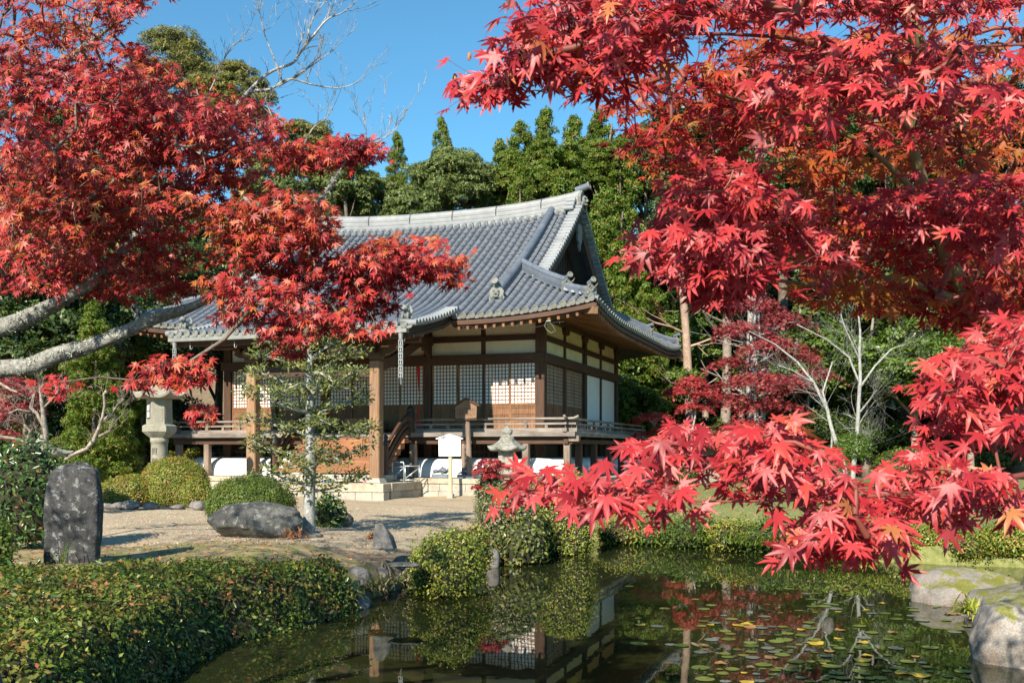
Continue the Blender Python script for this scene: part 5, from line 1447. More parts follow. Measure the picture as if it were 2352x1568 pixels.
# left lantern: hexagonal, tall
L1 = empty('stone_lantern', (G(370, 1150).x*25/25.7, 25.0, 0), 0)
L1.location = (P(366, 1030, 25).x, 25.0, 0); L1.scale = (0.82, 0.82, 1); tag(L1, 'tall hexagonal stone lantern with engraved shaft behind the clipped dome at the left', 'stone lantern')
rot = R(12)
b = MB(); b.lathe([(0.62, 0), (0.62, 0.22), (0.42, 0.34), (0.30, 0.40)], 6, rot=rot); b.build('base', M['lantern'], L1)
b = MB(); b.lathe([(0.285, 0.40), (0.285, 0.50), (0.255, 0.53), (0.245, 1.40), (0.25, 1.50), (0.27, 1.51), (0.27, 1.62)], 28); b.build('shaft', M['lantern'], L1, smooth=True)
b = MB(); b.lathe([(0.28, 1.62), (0.40, 1.70), (0.50, 1.78), (0.50, 1.92), (0.44, 1.95), (0.40, 1.96)], 6, rot=rot); b.build('platform', M['lantern'], L1)
b = MB(); b.lathe([(0.385, 1.96), (0.37, 2.62)], 6, rot=rot); fb = b.build('fire_box', M['lantern'], L1)
# window on one face and raised panels on the others
for k in range(6):
    a = rot+math.pi/3*(k+0.5); c = 0.377*math.cos(math.pi/6)
    m4 = Matrix.Rotation(a-math.pi/2+math.pi, 4, 'Z')   # local -y faces outward
    nx_, ny_ = math.cos(a), math.sin(a)
    tilt = Matrix.Translation((nx_*c, ny_*c, 2.29)) @ Matrix.Rotation(a+math.pi/2, 4, 'Z')
    facing_cam_left = ny_ < -0.3 and nx_ < -0.2
    if facing_cam_left:
        w = link_mesh('window', MB().box(-.095, .095, -.014, .0, -.17, .17).mesh('w'), M['white_paint'], fb); w.matrix_basis = tilt
        q = MB()
        for x0, x1, z0, z1 in ((-.11, -.09, -.19, .19), (.09, .11, -.19, .19), (-.09, .09, .165, .19), (-.09, .09, -.19, -.165), (-.006, .006, -.165, .165), (-.09, .09, .005, .015), (-.09, .09, -.02, -.01)): q.box(x0, x1, -.024, -.002, z0, z1)
        q.build('window_frame', M['dark_metal'], w)
    else:
        w = link_mesh('panel', MB().box(-.14, .14, -.010, .0, -.27, .06).mesh('w'), M['lantern'], fb); w.matrix_basis = tilt
b = MB(); lantern_roof(b, 6, 0.78, 2.62, 0.30, rot, 0.12); b.build('roof', M['lantern'], L1, smooth=False)
b = MB(); b.lathe([(0.14, 2.93), (0.17, 2.98), (0.12, 3.03), (0.10, 3.06), (0.16, 3.14), (0.17, 3.22), (0.12, 3.31), (0.02, 3.40)], 20); b.build('finial', M['lantern'], L1, smooth=True)
# engraved characters on the shaft
def engraved(txt, z, size, parent, r=0.252, ang=R(-106)):
    cu = bpy.data.curves.new('engraving', 'FONT'); cu.body = txt; cu.size = size; cu.align_x = 'CENTER'; cu.extrude = 0.006; cu.resolution_u = 3
    t = bpy.data.objects.new('tmp', cu); COL.objects.link(t)
    bpy.context.view_layer.update()
    me = bpy.data.meshes.new_from_object(t.evaluated_get(bpy.context.evaluated_depsgraph_get())); bpy.data.objects.remove(t)
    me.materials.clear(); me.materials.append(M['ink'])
    o = link_mesh('engraving', me, None, parent)
    o.matrix_basis = Matrix.Translation((r*math.cos(ang), r*math.sin(ang), z)) @ Matrix.Rotation(ang+math.pi/2, 4, 'Z') @ Matrix.Rotation(R(90), 4, 'X')
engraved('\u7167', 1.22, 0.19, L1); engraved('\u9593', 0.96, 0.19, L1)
# right lantern: smaller, weathered, square
L2 = empty('stone_lantern', (P(1165, 1030, 22).x, 22.0, 0), R(-14)); tag(L2, 'old weathered stone lantern with curled roof right of the white notice board', 'stone lantern')
r4 = R(45)
b = MB(); b.lathe([(0.34, -0.05), (0.34, 0.16), (0.24, 0.26)], 6, rot=0.2); b.build('base', M['lantern_old'], L2)
b = MB(); b.lathe([(0.13, 0.26), (0.115, 0.45), (0.14, 0.62), (0.2, 0.70)], 20); b.build('shaft', M['lantern_old'], L2, smooth=True)
b = MB(); b.lathe([(0.18, 0.68), (0.31, 0.76), (0.36, 0.80), (0.36, 0.90), (0.30, 0.92)], 6, rot=0.2); b.build('platform', M['lantern_old'], L2)
b = MB(); b.lathe([(0.235, 0.92), (0.225, 1.30)], 4, rot=r4); fb = b.build('fire_box', M['lantern_old'], L2)
w = MB().box(0.150, 0.162, -0.06, 0.06, 0.97, 1.25).build('window', M['glazing'], fb)
q = MB()
for y0, y1, z0, z1 in ((-.07, -.055, .96, 1.26), (.055, .07, .96, 1.26), (-.055, .055, 1.245, 1.26), (-.055, .055, .96, .975), (-.005, .005, .975, 1.245)): q.box(0.152, 0.170, y0, y1, z0, z1)
q.build('window_frame', M['lantern_old'], w)
b = MB(); lantern_roof(b, 6, 0.44, 1.31, 0.20, 0.2, 0.06); b.build('roof', M['lantern_old'], L2, smooth=True)
b = MB(); b.lathe([(0.17, 1.50), (0.165, 1.58), (0.11, 1.64), (0.07, 1.645), (0.11, 1.68), (0.125, 1.74), (0.10, 1.79), (0.03, 1.83), (0.008, 1.86)], 20); b.build('finial', M['lantern_old'], L2, smooth=True)
# a far white stone marker and an old low lantern behind the left shrubs
L3 = empty('stone_lantern', (P(96, 1030, 21).x, 21.0, 0), 0.3); tag(L3, 'dark low stone lantern half hidden behind the gnarled shrub at the left', 'stone lantern')
b = MB(); b.lathe([(0.2, -0.05), (0.16, 0.7), (0.3, 0.8), (0.3, 0.9)], 8); b.build('shaft', M['lantern_old'], L3)
b = MB(); b.lathe([(0.22, 0.9), (0.2, 1.2)], 6); b.build('fire_box', M['lantern_old'], L3)
b = MB(); lantern_roof(b, 6, 0.62, 1.2, 0.2, 0.1, 0.06); b.build('roof', M['lantern_old'], L3)
b = MB(); b.lathe([(0.10, 1.40), (0.13, 1.5), (0.02, 1.64)], 12); b.build('finial', M['lantern_old'], L3, smooth=True)
q = P(1622, 1030, 40); e = empty('stone_marker', (q.x, 40, 0), 0.2); tag(e, 'pale stone marker with a broad cap between the hall and the red maple', 'monument')
MB().box(-0.5, 0.5, -0.4, 0.4, -0.1, 0.5, ch=0.05).build('base', M['lantern'], e); MB().box(-0.28, 0.28, -0.22, 0.22, 0.5, 1.35, ch=0.03).build('shaft', M['lantern'], e)
b = MB(); b.lathe([(0.75, 1.35), (0.72, 1.47), (0.2, 1.75)], 4, rot=R(45)); b.build('cap', M['lantern'], e)

# ------------------------------------------------------------------ clipped shrubs
def bush_at(px, base_py, D, wpx, top_py, mat, label, n, leaf, seed, zb=0.0, name='clipped_shrub', depth=0.9, **kw):
    x = (px-CX)/FD*D; w = wpx/FD*D; top = EYE-(top_py-HY)/FD*D
    return bush(name, (x, D, zb), (w, w*depth, top-zb), M[mat], label, n, leaf, seed=seed, **kw)
bush_at(400, 0, 23.6, 156, 1052, 'azalea', 'large clipped azalea dome in front of the tall stone lantern', 30000, 0.040, 1, bump_=0.06, fray=0.03, spread=0.45)
bush_at(300, 0, 23.3, 130, 1094, 'azalea', 'low spreading azalea left of the large dome', 15000, 0.042, 2, bump_=0.12, fray=0.05)
bush_at(445, 0, 23.2, 78, 1098, 'azalea', 'small clipped azalea right of the large dome', 10000, 0.042, 3, fray=0.03)
bush_at(575, 0, 18.0, 202, 1096, 'azalea_green', 'wide clipped azalea dome behind the dark boulder', 32000, 0.033, 4, depth=0.7, bump_=0.05, fray=0.03, spread=0.45)
bush_at(757, 0, 17.6, 62, 1138, 'camellia', 'little round dark green bush right of the slim tree', 900, 0.10, 5, tmpl=LANCE, spread=0.8)
bush_at(228, 0, 29.5, 80, 1030, 'azalea', 'clipped shrub in the distance behind the standing stone', 5000, 0.07, 6, boxy=0.4)
bush_at(265, 0, 30.5, 60, 1032, 'azalea', 'second distant clipped shrub under the dark trees at the left', 3000, 0.07, 7, boxy=0.4)
bush_at(445, 0, 34.0, 60, 1030, 'azalea', 'round brownish shrub seen under the veranda at the left', 3000, 0.08, 8)
bush_at(400, 0, 33.0, 36, 1038, 'azalea', 'small shrub seen between the lantern and the veranda posts', 2000, 0.08, 9)
bush_at(1028, 0, 13.5, 158, 1226, 'azalea_yellow', 'round yellow-green azalea with reddish tips leaning over the pond edge', 7600, 0.045, 10, zb=-0.58, thick=0.10, spread=0.7)
bush_at(1092, 0, 14.9, 70, 1210, 'azalea', 'small azalea tucked behind the round yellow-green one', 2600, 0.045, 11, zb=-0.45)
bush_at(955, 0, 13.9, 60, 1300, 'twiggy', 'bare brown twiggy shrub at the waterline left of the round azalea', 900, 0.06, 12, zb=-0.62, spread=0.9, cat='shrub')
bush_at(1165, 0, 17.6, 140, 1112, 'twiggy', 'tall twiggy mixed hedge block at the corner of the pond', 9000, 0.055, 13, zb=-0.6, boxy=0.45, thick=0.12, name='hedge_block')
bush_at(1200, 0, 17.2, 110, 1185, 'holly', 'glossy dark shrub low in front of the tall mixed hedge', 1600, 0.085, 14, zb=-0.62, thick=0.12)
bush_at(1300, 0, 18.9, 134, 1082, 'azalea_yellow', 'yellow-green shrub hanging over the water below the red leaves', 9000, 0.05, 15, zb=-0.6, boxy=0.25, thick=0.10)
bush_at(1238, 0, 19.6, 60, 1100, 'twiggy', 'dry grey-brown shrub between the hedge block and the yellow-green shrub', 2500, 0.055, 16, zb=-0.3, thick=0.12)
bush_at(1128, 0, 19.2, 66, 1066, 'fresh', 'small light green shrub under the red dwarf maple', 2600, 0.05, 17)
bush_at(1190, 0, 24.5, 100, 1090, 'azalea', 'clipped shrub along the foot of the platform beside the old lantern', 4000, 0.055, 18, boxy=0.3)
bush_at(1290, 0, 23.0, 120, 1105, 'azalea', 'rounded shrub in front of the veranda corner', 5000, 0.055, 19)
# far bank greenery
bush_at(1430, 0, 21.0, 120, 1192, 'azalea', 'brownish low shrub at the left of the far bank', 4000, 0.055, 20, zb=-0.62, thick=0.15, bump_=0.2)
bush_at(2130, 0, 17.9, 250, 1208, 'azalea_yellow', 'long low yellow-green azalea on the far bank at the right', 14000, 0.05, 21, zb=-0.62, depth=0.45, boxy=0.2, thick=0.12)
bush_at(2330, 0, 14.5, 150, 1214, 'azalea', 'dense dark shrub at the right edge above the mossy rock', 12000, 0.045, 22, zb=-0.15, boxy=0.3)
bush_at(2235, 0, 17.2, 110, 1228, 'azalea', 'small shrub with pinkish tips between the long azalea and the dark shrub', 4000, 0.05, 23, zb=-0.5, thick=0.12)
# left edge
bush_at(60, 0, 13.6, 160, 1022, 'camellia', 'dense glossy camellia behind the standing stone at the left edge', 4200, 0.085, 24, zb=0.15, tmpl=LANCE, spread=0.8, thick=0.2, bump_=0.15)
bush_at(-8, 0, 11.0, 60, 1200, 'azalea_green', 'dark clipped shrub cut by the left edge of the picture', 3000, 0.045, 25)

for i, (px, D, w, ty, mt, lab) in enumerate([(1500, 20.75, 120, 1196, 'azalea_green', 'low green shrub on the far bank under the leftmost hanging leaves'), (1600, 20.05, 130, 1190, 'fresh', 'bright leafy shrub on the far bank behind the strap-leaved clump'), (1690, 19.5, 120, 1200, 'azalea', 'brownish green shrub on the far bank right of the strap-leaved clump'),
        (1780, 18.95, 130, 1198, 'fresh', 'loose green shrub on the far bank in the middle'), (1870, 18.5, 120, 1202, 'azalea_green', 'green shrub on the far bank behind the hanging red spray'), (1960, 18.1, 120, 1210, 'azalea_yellow', 'yellowish low shrub on the far bank left of the long azalea')]):
    bush_at(px, 0, D, w, ty, mt, lab, 3600, 0.075, 160+i, zb=-0.62, thick=0.16, bump_=0.2, tmpl=LANCE, spread=0.9, fray=0.14, depth=0.6, name='bank_shrub')
# strappy plants on the far bank, each a tuft of long blades
def tuft(name, c, r, h, n, mat, label, seed, cat='plant', wid=1.0, group=None, lean=0.8):
    g = np.random.default_rng(seed); base = np.stack([g.normal(size=n)*r*0.35, g.normal(size=n)*r*0.25, np.zeros(n)], 1)
    ax = norm(np.stack([g.normal(size=n)*lean, g.normal(size=n)*lean, np.abs(g.normal(size=n))*0.6+0.6], 1))
    segs = []; V = []; F = []
    L = h*g.uniform(0.7, 1.3, n)
    side = norm(np.cross(ax, np.array([0, 0, 1.0]))+1e-6); K = 5
    cur = base.copy(); d = ax.copy(); rows = []
    for k in range(K):
        w = (0.010*wid)*(1-(k/(K-1))**2)+0.0008
        rows.append(np.stack([cur-side*w, cur+side*w], 1)); cur = cur+d*(L[:, None]/(K-1)); d = norm(d+np.array([0, 0, -0.42]))
    V = np.stack(rows, 1).reshape(n, K*2, 3)
    f = np.array([(2*k, 2*k+1, 2*k+3, 2*k+2) for k in range(K-1)])
    F = f[None]+(np.arange(n)*K*2)[:, None, None]
    o = link_mesh(name, fast_mesh(name, V.reshape(-1, 3), F.reshape(-1, 4)), M[mat]); o.location = c
    tag(o, label, cat, group); return o
def bank_at(px, D): return ((px-CX)/FD*D, D, -0.45)
for i, (px, D, r, h, n, mat, lab) in enumerate([
    (1560, 20.3, 0.5, 0.50, 420, 'blade', 'bright green strappy plant at the water edge beneath the lowest red leaf tips'),
    (1625, 19.75, 0.55, 0.60, 650, 'blade', 'thick dark green clump of strap leaves in the middle of the far bank'),
    (1700, 19.1, 0.5, 0.45, 420, 'blade', 'grassy tuft right of the thick strap-leaved clump'),
    (1770, 18.7, 0.6, 0.5, 600, 'blade', 'bamboo grass clump left of the pendulous red spray'),
    (1845, 18.3, 0.6, 0.5, 600, 'blade', 'bamboo grass clump right behind the hanging red spray'),
    (1925, 18.0, 0.5, 0.42, 420, 'blade', 'yellowish grass clump left of the small grey post stone'),
    (2000, 17.6, 0.5, 0.38, 360, 'azalea_yellow', 'yellow moss-like tuft beside the long azalea'),
    (1480, 21.0, 0.5, 0.42, 420, 'twiggy', 'dry straw-coloured grass tuft at the left of the far bank')]):
    tuft('grass_clump', bank_at(px, D), r, h*0.62, int(n*0.6), mat, lab, 90+i, group='leafy clumps along the far bank')
    
for i, (px, py, n, lab) in enumerate([(855, 1352, 160, 'dry yellow grass tuft between the bank stones'), (900, 1338, 90, 'thin dry grass hanging beside the round azalea'), (795, 1372, 120, 'rusty fern-like tuft at the waterline by the hedge end')]):
    q = G(px, py, -0.5); tuft('dry_grass', (q.x, q.y-0.05, -0.5), 0.3, 0.28, n, 'twiggy', lab, 130+i)
q = G(838, 1240); tuft('seedling', (G(862, 1240).x, G(862, 1240).y, 0.02), 0.16, 0.16, 60, 'litter', 'reddish seedling plant at the foot of the small pointed stone', 140, wid=1.6)
q = G(676, 1236); tuft('seedling', (q.x, q.y, 0.02), 0.2, 0.2, 60, 'litter', 'reddish twiggy seedling between the boulder and the slim tree', 141, wid=1.2)
q = G(250, 1275); tuft('grass_tuft', (q.x, 11.3, 0.05), 0.1, 0.3, 14, 'blade', 'thin grass stems standing right of the standing stone', 142, wid=0.5, lean=0.3)
# ferns and leaves on the mossy rocks
for i, (x, y, z, lab) in enumerate([(5.15, 11.2, -0.5, 'yellow fern in the gap between the right-hand rocks'), (4.95, 13.9, -0.3, 'grass tuft behind the rounded rock')]):
    tuft('fern', (x, y, z), 0.15, 0.26, 50, 'azalea_yellow', lab, 150+i, wid=1.8)
# moss on top of the right bank
n = 5200; g = np.random.default_rng(5)
p = np.stack([g.uniform(5.0, 8.5, n), g.uniform(9.8, 13.6, n), np.zeros(n)], 1)
hh, dd = ground_h(p[:, 0], p[:, 1]); k = (dd > 0.3) & (noisev(p*1.3, 1.0, 3, 3) > -0.05); p[:, 2] = hh+0.005; p = p[k]; n = len(p)
link_mesh('moss', scatter('moss', BLADE[0], BLADE[1], p, norm(g.normal(size=(n, 3))*0.7+np.array([0, 0, 1.0])), norm(g.normal(size=(n, 3))), g.uniform(0.02, 0.05, n)), M['azalea_yellow'], kind='stuff')

# ------------------------------------------------------------------ the long low hedge of the left bank
HEDGE_ = [(-8.5, 11.2), (-5.9, 11.1), (-4.7, 11.0), (-3.7, 11.9), (-2.75, 12.55), (-2.05, 12.75), (-1.93, 12.2), (-2.25, 11.3), (-2.95, 10.1), (-3.0, 8.7), (-2.95, 6.5), (-4.5, 5.6), (-8.5, 5.6)]
xs = np.arange(-8.6, -1.7, 0.07); ys = np.arange(5.4, 13.0, 0.07); X2, Y2 = np.meshgrid(xs, ys)
dh = sdist(X2, Y2, HEDGE)
nz_ = noisev(np.stack([X2.ravel(), Y2.ravel(), 0*X2.ravel()], 1), 1.1, 8, 3).reshape(X2.shape); n2_ = noisev(np.stack([X2.ravel(), Y2.ravel(), 0*X2.ravel()], 1), 4.0, 9, 2).reshape(X2.shape)
topz = 0.06 + 0.05*nz_ + 0.03*n2_ - 0.04*sstep(9.5, 7.5, Y2) - 0.10*sstep(-4.2, -2.8, X2)
zz = -0.72 + (topz+0.72)*np.sqrt(np.clip(sstep(0.03+0.05*nz_, -0.34+0.05*nz_, dh), 0, 1))
inside = dh < 0.08
ny2, nx2 = X2.shape; V = np.stack([X2.ravel(), Y2.ravel(), zz.ravel()], 1)
ii = (np.arange(ny2-1)[:, None]*nx2+np.arange(nx2-1)[None]).ravel()
ok = inside.ravel()[ii] & inside.ravel()[ii+1] & inside.ravel()[ii+nx2] & inside.ravel()[ii+nx2+1]; ii = ii[ok]
F4 = np.stack([ii, ii+1, ii+1+nx2, ii+nx2], 1)
hroot = empty('low_hedge', (-4.5, 9.5, 0)); tag(hroot, 'long low clipped hedge with reddish leaf tips covering the left bank down to the water', 'hedge')
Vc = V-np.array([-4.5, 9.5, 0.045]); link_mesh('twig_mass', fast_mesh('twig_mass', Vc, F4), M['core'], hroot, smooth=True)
T3 = np.concatenate([F4[:, [0, 1, 2]], F4[:, [0, 2, 3]]])
g = np.random.default_rng(31); n = 90000
Vh = V-np.array([-4.5, 9.5, 0])
p, nr = sample_tris(Vh, T3, n, g)
p = p+nr*(g.normal(size=(n, 1))*0.03)+np.array([0, 0, 0.01]); ax, nz = shell_normals(nr, 0.6, g, 0.2)
link_mesh('foliage', scatter('foliage', LEAF[0], LEAF[1], p, ax, nz, 0.055*g.uniform(0.55, 1.25, n)), M['hedge'], hroot)
# a few larger sprays that stick out of the face
n = 900; p, nr = sample_tris(Vh, T3, n, g); p = p+nr*0.06
ax, nz = shell_normals(nr, 0.9, g, 0.1)
link_mesh('long_shoots', scatter('long_shoots', LANCE[0], LANCE[1], p, ax, nz, 0.085*g.uniform(0.6, 1.2, n)), M['camellia'], hroot)

# ------------------------------------------------------------------ water lily pads, one by one
def pad_mesh(seed, r=1.0, n=18, curl=0.04):
    g = np.random.default_rng(seed); vs = [(0, 0, 0)]; a0 = 0.12
    for k in range(n+1):
        a = a0+(2*math.pi-2*a0)*k/n; rr = r*(1+g.normal()*0.025)
        vs.append((rr*math.cos(a), rr*math.sin(a), curl*max(0, math.sin(a*2+seed))*g.uniform(0.6, 1.2)))
    fs = [(0, k+1, k+2) for k in range(n)]
    k0 = len(vs); vs += [(x, y, z-0.02) for x, y, z in vs[:]]; fs += [(k0, k0+k+2, k0+k+1) for k in range(n)]+[(k+1, k0+k+1, k0+k+2, k+2) for k in range(n)]
    me = bpy.data.meshes.new('lily_pad'); me.from_pydata(vs, [], fs); me.update(); return me
pads = {}
for nm in ('green', 'yellow', 'brown', 'grey'):
    pads[nm] = []
    for s in range(3):
        me = pad_mesh(s*7+len(nm), curl=0.02 if nm in ('green', 'grey') else 0.22); me.materials.append(M['pad_'+nm]); pads[nm].append(me)
padlab = {'green': 'green lily pad floating flat on the right half of the pond', 'yellow': 'yellow lily pad with curled edge on the right half of the pond', 'brown': 'brown withered lily pad on the right half of the pond', 'grey': 'greyish lily pad lying flat and shining on the pond'}
g = np.random.default_rng(8); placed = []; tries = 0
while len(placed) < 205 and tries < 40000:
    tries += 1
    px = g.uniform(1390, 2330); py = 1330+(1580-1330)*g.random()**0.95
    q = G(px, py, WATER)
    dens = np.clip((px-1380)/500, 0.04, 1)*(0.25 if py < 1385 else 1)
    if g.random() > dens: continue
    if sdist(np.array([q.x]), np.array([q.y]), POND)[0] > -0.35: continue
    if noise.noise(Vector((q.x*0.9, q.y*0.6, 3.3))) < g.uniform(-0.35, 0.15): continue
    r = 0.032+0.058*g.random()**1.3
    if any((q.x-a)**2+(q.y-b_)**2 < (r+c)**2*0.8 for a, b_, c in placed): continue
    placed.append((q.x, q.y, r))
    kind = g.choice(['green', 'yellow', 'brown', 'grey'], p=[0.56, 0.13, 0.09, 0.22])
    o = link_mesh('lily_pad', pads[kind][int(g.integers(3))], None)
    o.location = (q.x, q.y, WATER+0.008); o.scale = (r, r, r*0.8); o.rotation_euler = (g.normal()*0.015, g.normal()*0.015, g.uniform(0, 6.28))
    tag(o, padlab[kind], 'lily pad', {'green': 'green water lily pads', 'yellow': 'yellow water lily pads', 'brown': 'brown water lily pads', 'grey': 'greyish water lily pads'}[kind])
# small red leaves fallen on the water
n = 60; p = []
while len(p) < n:
    q = G(g.uniform(400, 2200), g.uniform(1340, 1560), WATER)
    if sdist(np.array([q.x]), np.array([q.y]), POND)[0] < -0.2: p.append((q.x, q.y, WATER+0.006))
p = np.array(p)
link_mesh('floating_leaves', scatter('floating_leaves', ML1[0], ML1[1], p, norm(g.normal(size=(n, 3))*np.array([1, 1, .02])), norm(g.normal(size=(n, 3))*0.05+np.array([0, 0, 1.])), g.uniform(0.025, 0.04, n)), M['maple_left'], kind='stuff')

# ------------------------------------------------------------------ trees
gt = np.random.default_rng(99)
# prototypes (trunk, crown) shared by all trees of a kind
CYP = [tree_mesh_parts(gt, 14, 2.9, 12.8, 0.22, 20000, 0.16, M['cypress'], M['bark'], nclump=150, flat=0.9, shape='cone', rmin=0.20, rmax=0.36, spread=0.9, limbs=14) for _ in range(3)]
DARK = [tree_mesh_parts(gt, 10, 3.6, 8.5, 0.22, 12000, 0.17, M['darkleaf'], M['bark'], nclump=36, flat=0.7, rmin=0.24, rmax=0.42) for _ in range(2)]
TALL = [tree_mesh_parts(gt, 15, 3.4, 6.5, 0.24, 7500, 0.17, M['darkleaf'], M['bark_pale'], nclump=24, flat=0.6, rmin=0.2, rmax=0.36, limbs=12, bend=0.02) for _ in range(2)]
FRESH = [tree_mesh_parts(gt, 6, 2.6, 4.8, 0.12, 9000, 0.13, M['fresh'], M['bark_pale'], nclump=30, flat=0.6, rmin=0.2, rmax=0.36) for _ in range(2)]
LOW = [tree_mesh_parts(gt, 3.2, 2.0, 3.0, 0.08, 6000, 0.12, M['darkleaf'], M['bark'], nclump=26, flat=0.8, rmin=0.3, rmax=0.45, cz=1.5) for _ in range(2)]
def tree_at(kind, px, top_py, D, label, hgt, name='evergreen_tree', cat='tree', group=None, wide=1.0, rz=None, i=0, sink=0.0):
    me_ = kind[i % len(kind)][1]; co = np.empty(len(me_.vertices)*3, np.float32); me_.vertices.foreach_get('co', co); hgt = float(np.percentile(co[2::3], 99.7))
    x = (px-CX)/FD*D; z0 = gh(x, D)-0.1-sink; top = EYE-(top_py-HY)/FD*D
    s = (top-z0)/hgt
    return place_tree(name, kind[i % len(kind)], (x, D, z0), label, cat, group, (s*wide, s*wide, s), rz if rz is not None else gt.uniform(0, 6.28))
def front_top(kind, px, top_py, D, label, hgt, **kw): return tree_at(kind, px, top_py, D, label, hgt, **kw)
GRP = 'evergreen trees on the wooded slope'
def dome_tree(px, top_py, rpx, D, mat, label, nleaf=20000, hf=2.1, nclump=80, ls=0.105):
    x = (px-CX)/FD*D; z0 = gh(x, D)-0.3; H = EYE-(top_py-HY)/FD*D-z0; r = rpx/FD*D; ch = min(H*0.9, r*hf)
    # clump tops decide the outline, so keep them inside the wanted height
    ms = tree_mesh_parts(gt, H-0.10*r, r, ch, 0.24, nleaf, ls, M[mat], M['bark'], nclump=nclump, flat=0.62, rmin=0.15, rmax=0.27, cz=H-ch*0.5-0.04*r)
    return place_tree('evergreen_tree', ms, (x, D, z0), label, 'tree', None)
def sky_tree(kind, px, top_py, rpx, D, cr, label, i=0, **kw):
    me_ = kind[i % len(kind)][1]; co = np.empty(len(me_.vertices)*3, np.float32); me_.vertices.foreach_get('co', co); hgt = float(np.percentile(co[2::3], 99.7))
    x = (px-CX)/FD*D; z0 = gh(x, D)-0.3; sz = (EYE-(top_py-HY)/FD*D-z0)/hgt; sx = rpx/FD*D/cr
    return place_tree(kw.pop('name', 'evergreen_tree'), kind[i % len(kind)], (x, D, z0), label, 'tree', kw.get('group'), (sx, sx, sz), gt.uniform(0, 6.28))
dome_tree(395, 34, 150, 60, 'olive', 'tallest round olive-green tree at the upper left, rising above the red maple')
dome_tree(540, 120, 108, 56, 'olive', 'olive-green crown right behind the bare pale branches')
dome_tree(715, 246, 125, 58, 'olive', 'small round olive crown against the sky left of the roof ridge')
dome_tree(300, 140, 120, 56, 'olive', 'olive-green tree mostly behind the red maple at the upper left')
dome_tree(620, 330, 110, 52, 'evergreen', 'dark green tree glimpsed through the red maple left of the ridge')
dome_tree(800, 330, 90, 54, 'evergreen', 'dark green tree behind the left end of the roof')
dome_tree(870, 388, 85, 55, 'evergreen', 'dark rounded tree left of the broad domed tree')
dome_tree(1038, 322, 132, 54, 'evergreen', 'broad domed evergreen rising directly behind the roof ridge', 34000, 1.7, 130)
dome_tree(945, 405, 90, 49, 'evergreen', 'lower green tree just above the roof ridge')
dome_tree(1185, 322, 80, 54, 'cypress', 'bushy bright green tree between the broad dome and the tallest cypress', 20000, 2.4, 100)
dome_tree(1275, 296, 95, 52, 'cypress', 'bushy bright green tree with rusty specks directly above the gable', 24000, 2.4, 120)
dome_tree(1372, 290, 90, 53, 'cypress', 'bushy bright green tree right of the gable behind the upper red leaves', 20000, 2.4, 100)
sky_tree(CYP, 912, 310, 48, 64, 2.5, 'pointed cypress between two round crowns', 0, name='cypress_tree')
sky_tree(CYP, 1015, 276, 50, 66, 2.5, 'pointed cypress peeping over the broad domed tree', 1, name='cypress_tree')
for i, (px, py, r, D, lab) in enumerate([(1150, 330, 85, 55, 'bright cypress directly right of the broad domed tree'), (1196, 288, 90, 58, 'bright cypress left of the roof ornament'), (1252, 258, 100, 56, 'tallest bright green cypress above the roof end'),
                           (1318, 276, 95, 55, 'cypress with rusty sprays right of the tallest one'), (1375, 262, 100, 58, 'cypress touching the upper red leaves'), (1430, 320, 100, 52, 'cypress right of the gable'), (1290, 400, 110, 48, 'lower cypress behind the gable pendant'), (1390, 440, 110, 46, 'lower cypress between gable and red leaves'), (1200, 380, 100, 50, 'low cypress just above the ridge end'), (1450, 560, 100, 44, 'cypress standing low behind the roof corner')]):
    sky_tree(CYP, px, py, r, D, 2.9, lab, i, name='cypress_tree', group='bright cypresses behind the gable')
ORD = ['first', 'second', 'third', 'fourth', 'fifth', 'sixth', 'seventh', 'eighth', 'ninth', 'tenth', 'eleventh', 'twelfth', 'thirteenth', 'fourteenth', 'fifteenth', 'sixteenth']
# dark trees filling the left behind the maple
for i, (px, py, D, k, w) in enumerate([(-60, 420, 34, 0, 1.2), (60, 520, 31, 1, 1.1), (170, 600, 36, 0, 1.2), (290, 560, 38, 1, 1.2), (400, 560, 42, 0, 1.1), (500, 470, 46, 0, .8), (620, 480, 45, 1, .7), (250, 300, 52, 0, .9), (120, 260, 55, 1, .9), (700, 470, 48, 0, .6)]):
    tree_at(DARK, px, py, D, 'dark evergreen of the thicket behind the left maple and lantern, %s of its ten' % ORD[i], 9.8, i=k, wide=w, group='dark evergreens at the left')
for i, (px, py, D, lab) in enumerate([(215, 700, 29, 'fresh green cypress foliage behind the gnarled shrub'), (330, 760, 34, 'cypress with yellow tips above the stone lantern')]):
    tree_at(CYP, px, py, D, lab, 14, name='cypress_tree', wide=1.1, i=i, group='cypresses behind the lantern')
